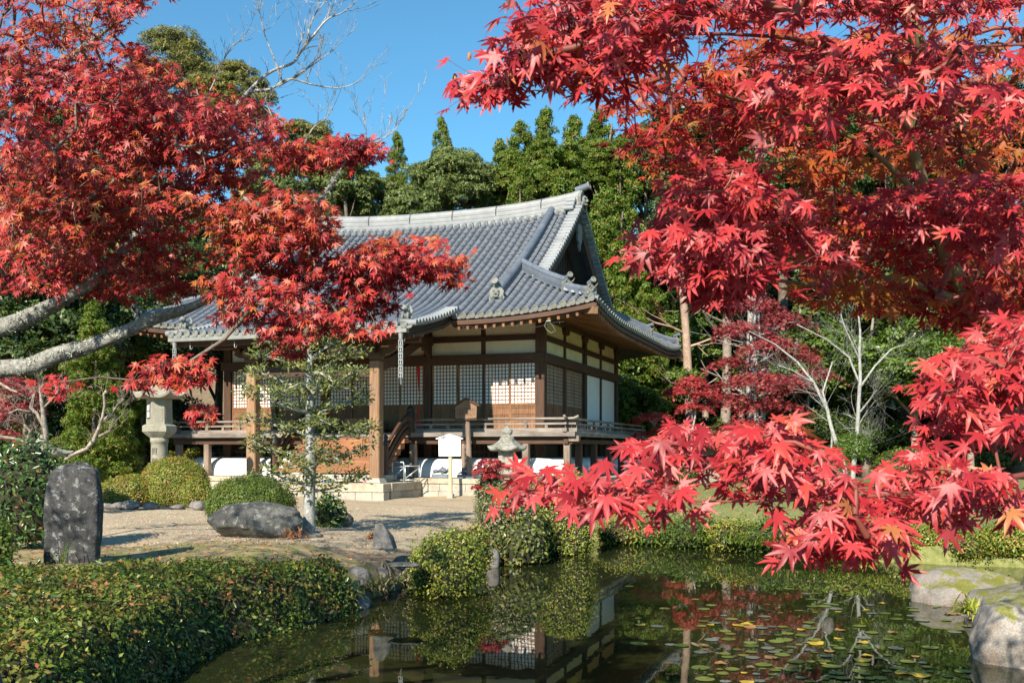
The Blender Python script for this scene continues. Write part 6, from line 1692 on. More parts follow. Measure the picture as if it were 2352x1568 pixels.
# the wood on the right
for i, (px, py, D, k, w) in enumerate([(1480, 330, 56, 0, 1.0), (1560, 250, 60, 1, 1.1), (1650, 330, 62, 0, 1.0), (1740, 200, 60, 1, 1.1), (1830, 300, 58, 0, 1.0), (1930, 180, 62, 1, 1.1), (2040, 260, 56, 0, 1.1), (2150, 200, 60, 1, 1.1), (2260, 260, 58, 0, 1.1), (2370, 200, 60, 1, 1.2)]):
    tree_at(TALL, px, py, D, 'tall thin-crowned tree at the back of the right-hand wood, %s from the left' % ORD[i], 14.5, name='forest_tree', i=k, wide=w, group='tall trees of the wood at the right')
for i, (px, py, D, k, w) in enumerate([(1440, 560, 56, 0, 1.1), (1530, 600, 58, 1, 1.1), (1630, 560, 60, 0, 1.2), (1720, 600, 62, 1, 1.2), (1850, 520, 57, 0, 1.2), (1960, 560, 54, 1, 1.2), (2080, 500, 52, 0, 1.3), (2200, 520, 50, 1, 1.3), (2330, 480, 50, 0, 1.3), (1780, 700, 64, 1, 1.3), (1500, 760, 62, 0, 1.2), (1650, 780, 66, 1, 1.3)]):
    tree_at(DARK, px, py, D, 'dark leafy tree inside the wood at the right, %s of twelve' % ORD[i], 9.8, name='forest_tree', i=k, wide=w, group='dark trees of the wood at the right')
for i, (px, py, D, lab) in enumerate([(1990, 660, 46, 'light green leafy tree behind the two bare white trees'), (1850, 760, 47, 'light green small tree between the red maple and the bare white trees'), (2100, 700, 44, 'light green tree at the right of the bare white trees'), (1480, 800, 46, 'glossy green small tree at the right end of the hall'), (1415, 850, 44, 'green small tree showing beside the white doors'), (2230, 760, 42, 'light green tree behind the red spray at the right'), (1620, 640, 50, 'sparse light green tree with pale arching branches')]):
    tree_at(FRESH, px, py, D, lab, 5.8, name='small_tree', i=i, wide=1.15, group='light green trees at the wood edge')
for i in range(16):
    px = 1400+i*64; tree_at(LOW, px, 950+25*math.sin(i*2.1), 50+4*math.sin(i*1.3), 'dark bush at the foot of the right-hand wood, %s from the left' % ORD[i], 3.0, name='forest_bush', cat='bush', i=i, wide=1.3, group='undergrowth at the edge of the wood')
for i in range(7):
    px = -40+i*72; tree_at(LOW, px, 930+25*math.sin(i*2.1), 38+3*math.sin(i*1.3), 'dark bush under the evergreens behind the left stone lantern, %s from the left' % ORD[i], 3.0, name='forest_bush', cat='bush', i=i, wide=1.3, group='undergrowth behind the lantern')
# a far wood that closes the view behind the single trees
n = 60000; g = np.random.default_rng(17)
th = g.uniform(-75, 100, n); yy = g.uniform(74, 100, n)
hh, _ = ground_h(th, yy); zz3 = hh+g.random(n)*11*(0.8+0.2*np.sin(th*0.35))
p = np.stack([th, yy+4*np.sin(th*0.4)+3*np.sin(zz3*0.9+th), zz3], 1)
ax, nz = shell_normals(np.tile(np.array([[0, -0.8, 0.5]]), (n, 1)), 0.6, g)
link_mesh('far_wood', scatter('far_wood', CLUMP[0], CLUMP[1], p, ax, nz, 0.55*g.uniform(0.5, 1.3, n)), M['darkleaf'], kind='stuff')

# straight trunks at the wood edge
def bare_trunk(px0, py0, px1, py1, D, w, mat, label, name='tree_trunk', group='bare straight trunks in front of the wood', crown=True):
    a = P(px0, py0, D); z0 = gh(a.x, D); b0 = P(px1, py1, D)
    root = empty('forest_tree', (a.x, D, z0-0.1)); tag(root, label, 'tree', group)
    H = b0.z-z0; r = w/2/FD*D; mb = MB(); pts = []; lean = (b0.x-a.x)
    for k in range(9):
        t = k/8; pts.append(Vector((lean*t+0.08*math.sin(t*5+px0), 0, H*t)))
    mb.tube(pts, [r*(1.3-0.3*min(1, k))*(1-0.35*k/8) for k in range(9)], 10, jitter=0.15)
    g = np.random.default_rng(int(px0))
    for k in range(7):
        t = g.uniform(0.35, 1.0); q = pts[0].lerp(pts[-1], t); a_ = g.uniform(0, 6.28)
        twig_tree(mb, q, Vector((math.cos(a_), math.sin(a_)*0.6, 0.25)), g.uniform(1.2, 2.6), r*0.28, 1, g, 0.5, minr=0.008, n=5)
    tr = mb.mesh('trunk'); tr.materials.append(M[mat]); tr.shade_smooth(); link_mesh('trunk', tr, None, root)
    if crown:
        bl = [(lean+g.normal()*1.0, g.normal()*0.8, H+g.uniform(-0.8, 2.2), g.uniform(0.6, 1.2), 0.6) for _ in range(12)]
        p, d = crown_points(g, bl, 4200); ax, nz = shell_normals(d, 0.6, g, 0.3)
        me = scatter('crown', CLUMP[0], CLUMP[1], p, ax, nz, 0.16*g.uniform(0.6, 1.3, len(p))); me.materials.append(M['darkleaf']); link_mesh('crown', me, None, root)
bare_trunk(1600, 1040, 1556, 560, 44, 24, 'bark_pink', 'leaning pinkish-brown trunk right of the temple eaves')
bare_trunk(1664, 1050, 1668, 600, 47, 26, 'bark_pale', 'pale grey-brown trunk left of the red maple')
bare_trunk(1702, 1040, 1700, 560, 48, 16, 'bark_pale', 'thin pale trunk at the left of the red maple')
bare_trunk(1737, 1090, 1722, 600, 42, 30, 'bark_white', 'thick whitish trunk standing in the red maple')
bare_trunk(1752, 1060, 1748, 600, 45, 13, 'bark_white', 'slim whitish trunk just right of the thick one')
bare_trunk(1812, 1050, 1795, 480, 50, 30, 'bark', 'dark grey trunk behind the red maple on its right')
bare_trunk(1850, 1040, 1862, 520, 52, 22, 'bark', 'dark trunk between the red maple and the bare white trees')
bare_trunk(1443, 1000, 1436, 620, 52, 18, 'bark_pale', 'pale trunk showing beside the end of the hall')
bare_trunk(1500, 1010, 1496, 560, 58, 14, 'bark', 'thin dark trunk behind the roof corner')
bare_trunk(2060, 1040, 2085, 560, 52, 20, 'bark', 'dark trunk right of the bare white trees')
bare_trunk(1770, 1045, 1778, 300, 56, 20, 'bark_pale', 'far pale trunk rising behind the red maple')
# the two bare whitish trees
def limbs_tree(name, label, D, limbs, mat, seed, twigs=14, tl=0.9, depth=2, base=None, spread=0.55, tw=1.0, group=None, dz=0.15):
    """limbs: list of [(px, py, width px), ...] polylines in the plane D (each wandering a little in depth)"""
    x0, y0 = base if base else limbs[0][0][:2]
    b0 = P(x0, y0, D); root = empty(name, (b0.x, D, gh(b0.x, D))); tag(root, label, 'tree', group)
    inv = Matrix.Translation(root.location).inverted(); g = np.random.default_rng(seed); mb = MB()
    for li, L in enumerate(limbs):
        off = g.normal()*dz*3 if li else 0.0; pts = []; rr = []
        for k, (px, py, w) in enumerate(L):
            t = k/max(1, len(L)-1); q = P(px, py, D+off*t); pts.append(inv @ q); rr.append(max(0.004, w*(0.72 if D > 20 else 0.85)/2/FD*D))
        # refine
        fp = []; fr = []
        for k in range(len(pts)-1):
            for j in range(4):
                u = j/4; pnt = pts[k].lerp(pts[k+1], u); 
                pnt += Vector(noise.noise_vector(pnt*1.7+Vector((li, 0, 0))))*0.25*rr[k]*(1 if j else 0)
                fp.append(pnt); fr.append(rr[k]*(1-u)+rr[k+1]*u)
        fp.append(pts[-1]); fr.append(rr[-1])
        mb.tube(fp, fr, 9, jitter=0.25, seed=li)
        for k in range(twigs):
            i = int(g.uniform(0.3, 1.0)*(len(fp)-1)); i = max(1, i)
            d = (fp[i]-fp[i-1]).normalized(); nd = (d*0.9+Vector(g.normal(size=3))*0.6+Vector((0, 0, 0.25))).normalized()
            twig_tree(mb, fp[i], nd, tl*g.uniform(0.4, 1.1), fr[i]*0.45*tw, depth, g, spread, minr=0.0035*tw if D > 20 else 0.0018, n=5)
    me = mb.mesh('branches'); me.materials.append(M[mat]); me.shade_smooth(); link_mesh('trunk', me, None, root)
    return root
limbs_tree('bare_tree', 'bare whitish tree with two forks standing upright near the wood edge', 34, [
    [(1958, 1112, 17), (1962, 1060, 15), (1968, 1000, 13), (1972, 930, 12), (1976, 870, 11), (1974, 810, 9), (1976, 760, 7), (1970, 700, 4)],
    [(1974, 880, 8), (1950, 820, 6), (1900, 780, 4), (1830, 745, 3)], [(1975, 890, 8), (2010, 840, 6), (2050, 800, 4), (2080, 790, 3)],
    [(1972, 950, 7), (2000, 915, 5), (2014, 895, 3)], [(1962, 1040, 5), (1990, 1020, 3)], [(1976, 830, 6), (1940, 750, 4), (1925, 700, 2)]], 'bark_white', 3, twigs=13, tl=1.2, depth=2, tw=0.42)
limbs_tree('bare_tree', 'bare whitish tree leaning left with many fine twigs', 33, [
    [(1950, 1115, 16), (1935, 1060, 15), (1915, 1000, 13), (1900, 940, 11), (1870, 880, 9), (1830, 830, 7), (1780, 790, 4), (1720, 760, 2)],
    [(1905, 960, 8), (1890, 900, 6), (1912, 830, 4)], [(1870, 880, 6), (1820, 850, 4), (1790, 840, 3)], [(1912, 985, 6), (1908, 1060, 6), (1914, 1115, 6)]], 'bark_white', 4, twigs=13, tl=1.2, depth=2, tw=0.42)
# low cloud-pruned green cushions on the bare trees' feet
bush('cushion_shrub', (P(1960, 0, 31).x, 31.0, 1.1), (1.1, 0.8, 0.7), M['fresh'], 'small light green cushion of leaves hanging in front of the bare white tree', 2500, 0.08, seed=40, core=False)
bush_at(1700, 0, 40, 110, 980, 'azalea_green', 'clipped light green dome shrub at the foot of the red maple', 5000, 0.08, 41)
bush_at(1560, 0, 36, 90, 1035, 'azalea_green', 'round shrub right of the veranda end', 3500, 0.07, 42)
bush_at(1890, 0, 38, 120, 1040, 'azalea', 'loose low shrub left of the bare white trees', 4000, 0.08, 43, bump_=0.2)
bush_at(2080, 0, 36, 150, 1030, 'azalea_green', 'low green shrub right of the bare white trees', 5000, 0.08, 44, bump_=0.2)
# red maple with layered branches
def layered_tree(name, label, px, D, base_py, layers, mat, bark, n, leaf, seed, trunk_w=12, tmpl=ML1, group=None, thick=0.12):
    """layers: (px, py, rx px, thickness px): flat sprays of foliage"""
    x = (px-CX)/FD*D; z0 = gh(x, D); root = empty(name, (x, D, z0)); tag(root, label, 'tree', group); g = np.random.default_rng(seed)
    top = min(l[1] for l in layers); H = EYE-(top-HY)/FD*D-z0; mb = MB(); r = trunk_w/2/FD*D
    tp = [Vector((0.12*math.sin(k*1.3+seed)*k/6, 0, H*0.95*k/7)) for k in range(8)]; mb.tube(tp, [r*(1.2-0.14*k) for k in range(8)], 8)
    A = np.array([(l[2]*l[3]) for l in layers], float); P_ = []; Dn = []
    for i, (lx, ly, rx, th) in enumerate(layers):
        c = np.array([(lx-CX)/FD*D-x, g.normal()*rx/FD*D*0.3, EYE-(ly-HY)/FD*D-z0]); R_ = rx/FD*D; T_ = th/FD*D
        k = int(n*A[i]/A.sum()); a = g.uniform(0, 6.283, k); rad = R_*np.sqrt(g.random(k)); rad *= (1+0.25*np.sin(a*3+i)+0.15*np.sin(a*7+i*2))
        pz = T_*(0.5-(rad/R_)**2*0.9)+g.normal(size=k)*T_*0.28
        P_.append(np.stack([c[0]+rad*np.cos(a), c[1]+rad*np.sin(a)*0.8, c[2]+pz], 1))
        Dn.append(np.stack([np.cos(a)*0.4, np.sin(a)*0.4, np.ones(k)], 1))
        q = tp[0].lerp(tp[-1], min(0.98, max(0.15, (c[2]-0.3)/H))); e = Vector(c)
        for m2 in range(4):
            a_ = g.uniform(0, 6.28); f_ = e+Vector((math.cos(a_)*R_*0.7, math.sin(a_)*R_*0.6, -T_*0.2)); mid = q.lerp(e, 0.5)+Vector((0, 0, -T_*0.3))
            mb.tube([q, mid, e.lerp(f_, 0.4), f_], [r*0.4, r*0.28, r*0.18, r*0.06], 5)
    p = np.concatenate(P_); dn = np.concatenate(Dn)
    nz = norm(dn+g.normal(size=p.shape)*0.45); ax = norm(g.normal(size=p.shape)+np.array([0, 0, -0.4]))
    me = mb.mesh('trunk'); me.materials.append(M[bark]); me.shade_smooth(); link_mesh('trunk', me, None, root)
    me = scatter('crown', tmpl[0], tmpl[1], p, ax, nz, leaf*g.uniform(0.6, 1.2, len(p))); me.materials.append(M[mat]); link_mesh('crown', me, None, root)
    return root
layered_tree('red_maple', 'dull red maple with layered branches among pale trunks at the right', 1738, 38, 1080,
    [(1745, 700, 60, 24), (1800, 735, 70, 26), (1700, 760, 70, 22), (1770, 800, 85, 26), (1690, 835, 60, 20), (1840, 820, 70, 20), (1730, 880, 90, 26), (1800, 880, 70, 24), (1680, 920, 70, 20), (1760, 935, 85, 24), (1720, 980, 80, 20), (1800, 985, 60, 18), (1690, 1005, 50, 16), (1760, 1030, 70, 16), (1870, 860, 60, 18)],
    'maple_far', 'bark_white', 15000, 0.13, 6, 14)
layered_tree('red_maple', 'small bright red maple right of the hall above the red sprays', 1592, 37, 1080, [(1590, 880, 40, 18), (1555, 900, 36, 14), (1615, 905, 34, 14), (1590, 935, 42, 12)], 'maple_bright', 'bark_white', 3200, 0.11, 7, 8)
layered_tree('red_maple', 'thin pinkish maple with pale twigs at the end of the veranda', 1510, 35, 1080, [(1500, 960, 50, 14), (1540, 985, 50, 14), (1480, 1000, 34, 12)], 'maple_bright', 'bark_white', 1500, 0.09, 8, 7)
layered_tree('russet_tree', 'russet-leaved tree with pale twigs above the far roof corner', 1480, 47, 1080, [(1470, 705, 50, 26), (1440, 735, 45, 22), (1500, 740, 45, 24), (1465, 775, 60, 22), (1530, 810, 50, 16)], 'russet', 'bark_pale', 4200, 0.11, 9, 10)
layered_tree('dwarf_maple', 'small red dwarf maple in front of the old stone lantern', 1125, 18.9, 1170, [(1128, 1062, 34, 10), (1150, 1072, 24, 9), (1108, 1080, 26, 9), (1135, 1092, 26, 8), (1095, 1118, 14, 6), (1120, 1125, 12, 5)], 'maple_bright', 'bark', 1500, 0.055, 10, 4)
layered_tree('red_shrub', 'dark red maple foliage far behind the gnarled shrub at the left', 30, 19, 1100, [(20, 880, 50, 20), (40, 930, 50, 20), (0, 960, 40, 16), (60, 900, 40, 16), (20, 1000, 40, 14)], 'maple_far', 'bark', 3000, 0.07, 12, 6)

# slim holly-like tree in the middle
D_ = 15.9
def holly():
    px0 = 708; x = (px0-CX)/FD*D_; root = empty('slim_tree', (x, D_, gh(x, D_))); tag(root, 'slim grey-trunked evergreen tree with tiered glossy branches before the stairs', 'tree')
    g = np.random.default_rng(44); mb = MB()
    def L(px, py, dd=0.0): q = P(px, py, D_+dd); return Vector((q.x-x, q.y-D_, q.z-root.location.z))
    tr = [(708, 1232, 17), (709, 1205, 14), (710, 1160, 12.5), (712, 1110, 12), (713, 1060, 13), (712, 1000, 10), (711, 950, 10), (713, 905, 8), (709, 860, 7.5), (712, 820, 6), (706, 780, 5), (715, 740, 3)]
    pts = [L(a, b) for a, b, w in tr]; mb.tube(pts, [w*1.02/FD*D_ for a, b, w in tr], 12, jitter=0.18)
    fol = []
    limbs = [([(712, 1130), (760, 1122), (800, 1100), (828, 1085)], 0.3), ([(710, 1112), (670, 1108), (635, 1090), (612, 1078)], -0.4), ([(713, 1062), (760, 1058), (810, 1040), (850, 1020)], 0.2), ([(712, 1050), (660, 1040), (610, 1030), (580, 1010)], -0.3),
             ([(713, 1010), (770, 1005), (820, 990), (856, 975)], -0.5), ([(712, 1000), (665, 985), (610, 970), (565, 955)], 0.3), ([(712, 955), (760, 938), (800, 925), (838, 915)], 0.4), ([(711, 950), (660, 935), (600, 910), (560, 900)], -0.4),
             ([(711, 905), (760, 890), (800, 860), (830, 850)], -0.3), ([(710, 900), (660, 880), (610, 860), (575, 850)], 0.4), ([(710, 865), (750, 840), (790, 815), (820, 800)], 0.3), ([(710, 855), (670, 835), (620, 820), (590, 812)], -0.3),
             ([(712, 825), (745, 800), (775, 785)], 0.2), ([(710, 815), (670, 795), (640, 780), (600, 785)], -0.1), ([(708, 790), (690, 770), (660, 762)], 0.2), ([(713, 780), (735, 762), (760, 765)], -0.2), ([(712, 980), (730, 960), (760, 975)], -0.9), ([(712, 900), (690, 880), (650, 900)], -0.8), ([(712, 1080), (690, 1070), (650, 1075)], -0.8), ([(712, 1040), (740, 1030), (790, 1065)], -0.7), ([(712, 860), (735, 855), (770, 880)], -0.8)]
    cs = []
    for pl, dd in limbs:
        k = len(pl)-1; q = [L(a, b, dd*i/k) for i, (a, b) in enumerate(pl)]
        mb.tube(q, [0.028*(1-0.75*i/k) for i in range(k+1)], 6, jitter=0.3)
        for i in range(1, k+1):
            for j in range(5):
                t = g.random(); b0 = q[i-1].lerp(q[i], t); d = Vector((g.normal()*0.8, g.normal()*0.9, g.normal()*0.3+0.12)).normalized()
                e = b0+d*g.uniform(0.08, 0.34); mb.tube([b0, b0.lerp(e, 0.5)+Vector((0, 0, -0.01)), e], [0.007, 0.005, 0.002], 4, cap=False); cs.append(e); cs.append(b0.lerp(e, 0.6))
        cs += [q[-1]]*2
    cs = np.array([tuple(c) for c in cs]); per = 10
    idx = np.repeat(np.arange(len(cs)), per); p = cs[idx]+g.normal(size=(len(idx), 3))*np.array([0.06, 0.06, 0.032])
    out = norm(p-cs[idx]+g.normal(size=p.shape)*0.03); ax = norm(out+np.array([0, 0, 0.25])); nz = norm(g.normal(size=p.shape)*0.6+np.array([-0.2, -0.6, 0.7]))
    me = mb.mesh('trunk'); me.materials.append(M['bark_white']); me.shade_smooth(); link_mesh('trunk', me, None, root)
    me = scatter('crown', LANCE[0], LANCE[1], p, ax, nz, 0.085*g.uniform(0.6, 1.2, len(p))); me.materials.append(M['holly']); link_mesh('crown', me, None, root)
holly()
# gnarled bare shrub at the left, trained into knobbly arms
limbs_tree('gnarled_tree', 'gnarled pale-barked shrub with knobbly arms behind the standing stone', 14.6, [
    [(108, 1150, 12), (106, 1080, 13), (104, 1040, 14), (106, 1000, 14), (100, 960, 13), (96, 925, 11), (92, 895, 9), (100, 880, 6)], [(104, 985, 9), (85, 950, 10), (70, 935, 8), (78, 905, 6), (68, 915, 5)], [(92, 945, 7), (120, 915, 6), (132, 900, 6), (126, 880, 7)],
    [(88, 1040, 9), (70, 1020, 9), (40, 1008, 8), (0, 1003, 8), (-40, 1000, 7)], [(62, 1010, 6), (70, 990, 6), (55, 975, 6)], [(150, 1055, 9), (165, 1045, 10), (200, 1030, 10), (216, 1010, 12), (226, 985, 9), (235, 960, 8), (240, 930, 8), (238, 905, 7), (245, 898, 10)],
    [(230, 970, 7), (255, 950, 6), (270, 930, 5), (284, 915, 8)], [(222, 1005, 7), (240, 995, 8), (252, 990, 6)], [(70, 945, 5), (40, 940, 5), (20, 950, 4)], [(0, 880, 8), (25, 895, 6), (40, 900, 4)]], 'bark_pale', 15, twigs=5, tl=0.35, depth=2, tw=0.6, dz=0.05)

# ------------------------------------------------------------------ the two big maples that frame the view
def in_poly(px, py, poly):
    return sdist(px, py, poly) < -INSET
INSET = 0
def spanning(pts, root):
    """parents of the shortest tree joining pts (n,3) to root; pts[0] = root"""
    n = len(pts); best = np.linalg.norm(pts-pts[0], axis=1)*1.0; par = np.zeros(n, int); done = np.zeros(n, bool); done[0] = True; cost = np.zeros(n)
    depth = np.zeros(n); order = [0]; best = np.linalg.norm(pts-pts[0], axis=1); par[:] = 0
    key = best.copy(); key[0] = np.inf
    for _ in range(n-1):
        i = int(np.argmin(np.where(done, np.inf, key))); done[i] = True; order.append(i)
        depth[i] = depth[par[i]]+np.linalg.norm(pts[i]-pts[par[i]])
        d = np.linalg.norm(pts-pts[i], axis=1); k2 = d+0.25*depth[i]*0
        upd = (~done) & (k2 < key); key[upd] = k2[upd]; par[upd] = i
    return par, order
SUNV = np.array(sun_dir[:])
def maple(root, regions, roots, leafmat_default, seed, twigr=0.0016, maxr=0.02, per=6, twigmat='maple_twig', face=0.75):
    """regions: dict(poly, D=(near, far), n twigs, leaf size m, mat, tmpl, hang). Returns the leaves: pos, axis, normal, size, region"""
    g = np.random.default_rng(seed); cl = []; reg = []
    rl = root.location
    for ri, r in enumerate(regions):
        poly = np.array(r['poly'], float); lo, hi = poly.min(0), poly.max(0); got = 0
        while got < r['n']:
            k = r['n']*4; px = g.uniform(lo[0], hi[0], k); py = g.uniform(lo[1], hi[1], k)
            ok = in_poly(px, py, r['poly']); px, py = px[ok], py[ok]
            D = r['D'][0]+(r['D'][1]-r['D'][0])*g.random(len(px))**r.get('dpow', 1.0)
            if r.get('slope'): D = D+r['slope']*(px-lo[0])/(hi[0]-lo[0])
            # foliage gathers in tiers
            q = np.stack([(px-CX)/FD*D, D, EYE-(py-HY)/FD*D], 1)
            t = np.sin(q[:, 2]*r.get('tier', 22)+q[:, 0]*5+q[:, 1]*4); keep = t > g.uniform(-1.25, 0.5, len(t))
            q = q[keep][:r['n']-got]; got += len(q); cl.append(q); reg.append(np.full(len(q), ri))
    C = np.concatenate(cl); reg = np.concatenate(reg)
    rp = np.array(roots, float); allp = np.concatenate([rp, C])
    # joint spanning tree from the drawn limb points
    pts = np.concatenate([allp]); n0 = len(rp)
    n = len(pts); key = np.min(np.linalg.norm(pts[:, None]-rp[None], axis=2), axis=1); par = np.argmin(np.linalg.norm(pts[:, None]-rp[None], axis=2), axis=1)
    done = np.zeros(n, bool); done[:n0] = True; order = []
    for _ in range(n-n0):
        i = int(np.argmin(np.where(done, np.inf, key))); done[i] = True; order.append(i)
        d = np.linalg.norm(pts-pts[i], axis=1); upd = (~done) & (d < key); key[upd] = d[upd]; par[upd] = i
    cnt = np.ones(n)
    for i in reversed(order): cnt[par[i]] += cnt[i]
    mb = MB()
    for i in order:
        a = Vector(pts[par[i]]-np.array(rl)); b_ = Vector(pts[i]-np.array(rl)); L = (b_-a).length
        if L > 1.6: continue
        r1 = min(maxr, twigr*cnt[i]**0.5); r0 = min(maxr, r1*1.25); mid = a.lerp(b_, 0.5)+Vector((g.normal(), g.normal(), g.normal()))*L*0.07
        mb.tube([a, mid, b_], [r0, (r0+r1)/2, r1*0.8], 5 if r1 > 0.004 else 4, cap=False)
    me = mb.mesh('twigs'); me.materials.append(M[twigmat]); me.shade_smooth(); link_mesh('twigs', me, None, root)
    # leaves round every twig tip
    idx = np.repeat(np.arange(len(C)), per); rr = reg[idx]
    size = np.array([r['leaf'] for r in regions])[rr]*g.uniform(0.62, 1.15, len(idx))
    spread = np.array([r.get('spread', 1.0) for r in regions])[rr]
    off = g.normal(size=(len(idx), 3))*np.array([1, 1, 0.5])*(size*0.85*spread)[:, None]
    pos = C[idx]+off
    out = norm(off*np.array([1, 1, 0.3])+1e-6)
    nz = norm(SUNV[None]*face+np.array([0, -0.25, 0.35])+g.normal(size=pos.shape)*0.42)
    ax = norm(out*0.75+np.array([0, 0, -0.75])+g.normal(size=pos.shape)*0.35)
    # leaf stalks
    st = C[idx]-pos; L = np.linalg.norm(st, axis=1, keepdims=True); near = pos[:, 1] < 5.0
    tv_ = np.array([(0, .012, 0), (0, -.006, .01), (0, -.006, -.01), (1, .012, 0), (1, -.006, .01), (1, -.006, -.01)]); tf_ = np.array([(0, 1, 4, 3), (1, 2, 5, 4), (2, 0, 3, 5)])
    nn = norm(np.cross(st, np.array([0.3, 0.2, 1.0])))
    V_ = tv_*np.array([1, 1, 1]); tvv = V_[None]*np.concatenate([L, np.full_like(L, 0.05), np.full_like(L, 0.05)], 1)[:, None, :]
    a_ = norm(st); b_2 = np.cross(nn, a_)
    VV_ = tvv[:, :, 0:1]*a_[:, None]+tvv[:, :, 1:2]*b_2[:, None]+tvv[:, :, 2:3]*nn[:, None]+(pos-np.array(rl))[:, None]
    VV_ = VV_[near]; FF_ = tf_[None]+(np.arange(len(VV_))*6)[:, None, None]
    link_mesh('leaf_stalks', fast_mesh('leaf_stalks', VV_.reshape(-1, 3), FF_.reshape(-1, 4)), M['maple_twig'], root, kind='stuff')
    return pos-np.array(rl), ax, nz, size, rr
def emit(root, pos, ax, nz, size, rr, regions, single, name='leaf'):
    """the SINGLE nearest leaves as parts of their own, the others as one mass per colour"""
    wp = pos+np.array(root.location); d = np.linalg.norm(wp-np.array([0, 0, EYE]), axis=1); order = np.argsort(d)
    u = wp[:, 0]/wp[:, 1]*FD+CX; v = HY-(wp[:, 2]-EYE)/wp[:, 1]*FD
    vis = (u > 5) & (u < 2345) & (v > 5) & (v < 1560)
    near = [i for i in order if vis[i]][:single]; isn = np.zeros(len(pos), bool); isn[near] = True
    cache = {}
    for i in near:
        mat = regions[rr[i]]['mat']
        key = (mat, int(i) % 5)
        if key not in cache:
            T5 = MLV[key[1]]; me = fast_mesh('leaf', T5[0], T5[1]); me.materials.append(M[mat]); cache[key] = me
        z = nz[i]/np.linalg.norm(nz[i]); x = ax[i]-z*ax[i].dot(z); x /= np.linalg.norm(x); y = np.cross(z, x); s = size[i]
        o = link_mesh(name, cache[key], None, root)
        o.matrix_basis = Matrix(((x[0]*s, y[0]*s, z[0]*s, pos[i][0]), (x[1]*s, y[1]*s, z[1]*s, pos[i][1]), (x[2]*s, y[2]*s, z[2]*s, pos[i][2]), (0, 0, 0, 1)))
    for mat in sorted(set(r['mat'] for r in regions)):
        ids = np.array([i for i, r in enumerate(regions) if r['mat'] == mat]); k = np.isin(rr, ids) & ~isn
        if not k.any(): continue
        kk = np.where(k)[0]
        for v5 in range(5):
            q = kk[kk % 5 == v5]
            T = MLV[v5] if regions[ids[0]].get('fine', True) or v5 else ML1
            me = scatter('leaves', T[0], T[1], pos[q], ax[q], nz[q], size[q]); me.materials.append(M[mat]); link_mesh('leaves', me, None, root, kind='stuff')

# ---- right maple: trunk beyond the right edge, limbs reaching into the picture
RM = empty('japanese_maple', (2.35, 3.35, gh(2.35, 3.35))); tag(RM, 'red Japanese maple whose near branches hang into the right side of the view', 'tree')
def limb(pts, mat='maple_limb', root=RM, jit=0.15, name='limb', n=10):
    """pts: (px, py, D, width px) or world Vector + radius"""
    P3 = []; rr = []
    for p in pts:
        if len(p) == 4: q = P(p[0], p[1], p[2]); r = p[3]/2/FD*p[2]
        else: q = Vector(p[0]); r = p[1]
        P3.append(q-root.location); rr.append(r)
    fp = []; fr = []
    for k in range(len(P3)-1):
        p0 = P3[max(k-1, 0)]; p1 = P3[k]; p2 = P3[k+1]; p3 = P3[min(k+2, len(P3)-1)]
        for j in range(6):
            t = j/6; q = 0.5*((2*p1)+(p2-p0)*t+(2*p0-5*p1+4*p2-p3)*t*t+(3*p1-p0-3*p2+p3)*t**3)
            fp.append(q); fr.append(rr[k]*(1-t)+rr[k+1]*t)
    fp.append(P3[-1]); fr.append(rr[-1])
    if mat == 'lichen_bark': fr = [r*0.86 for r in fr]
    mb = MB(); mb.tube(fp, fr, n, jitter=jit); me = mb.mesh(name); me.materials.append(M[mat]); me.shade_smooth(); link_mesh(name, me, None, root)
    if mat == 'lichen_bark':   # crusty plates of lichen standing off the bark
        g = np.random.default_rng(len(fp)); Vb = np.array(mb.v); Tb = np.array([t for f in mb.f if len(f) == 4 for t in ((f[0], f[1], f[2]), (f[0], f[2], f[3]))])
        p, nr = sample_tris(Vb, Tb, 2600, g); c = np.array([noise.noise(Vector(q)*9) for q in p]); p, nr = p[c > -0.08], nr[c > -0.08]; nr = norm(nr)
        cen = np.array([tuple(q) for q in fp]); near = cen[np.argmin(np.linalg.norm(p[:, None]-cen[None], axis=2), axis=1)]; nr = norm(p-near)
        me = scatter('lichen', CLUMP[0], CLUMP[1], p+nr*0.002, norm(g.normal(size=p.shape)), norm(nr+g.normal(size=p.shape)*0.45), g.uniform(0.006, 0.015, len(p))); me.materials.append(M['lichen']); link_mesh('lichen', me, None, root, kind='stuff')
    return [tuple(q+root.location) for q in fp]
z0 = gh(2.35, 3.35)
rp = []
rp += limb([((2.35, 3.35, z0-0.2), .11), ((2.33, 3.35, 0.3), .09), ((2.28, 3.4, 1.0), .08), ((2.15, 3.4, 1.5), .065), (2420, 860, 3.4, 60)], jit=0.2)
rp += limb([(2420, 860, 3.4, 60), (2300, 790, 3.4, 44), (2200, 640, 3.4, 36), (2140, 480, 3.3, 30), (2090, 300, 3.2, 26), (2110, 100, 3.1, 30), (2040, -60, 3.1, 22)])
rp += limb([(2110, 160, 3.1, 26), (2085, 60, 3.0, 18), (1980, -60, 3.0, 14)])
rp += limb([(2230, 700, 3.4, 20), (2050, 640, 3.3, 13), (1900, 655, 3.2, 10), (1760, 640, 3.0, 7)])
rp += limb([(2140, 480, 3.3, 16), (1980, 330, 3.1, 11), (1800, 260, 3.0, 8), (1640, 215, 2.8, 6)])
rp += limb([(2090, 300, 3.2, 16), (1900, 120, 2.9, 10), (1700, 80, 2.7, 8), (1450, 90, 2.6, 6), (1250, 150, 2.5, 4), (1120, 215, 2.5, 2.5)], 'maple_twig')
rp += limb([(2400, 100, 2.6, 8), (2200, 110, 2.6, 6), (1980, 130, 2.6, 5), (1850, 150, 2.6, 3)], 'maple_twig')
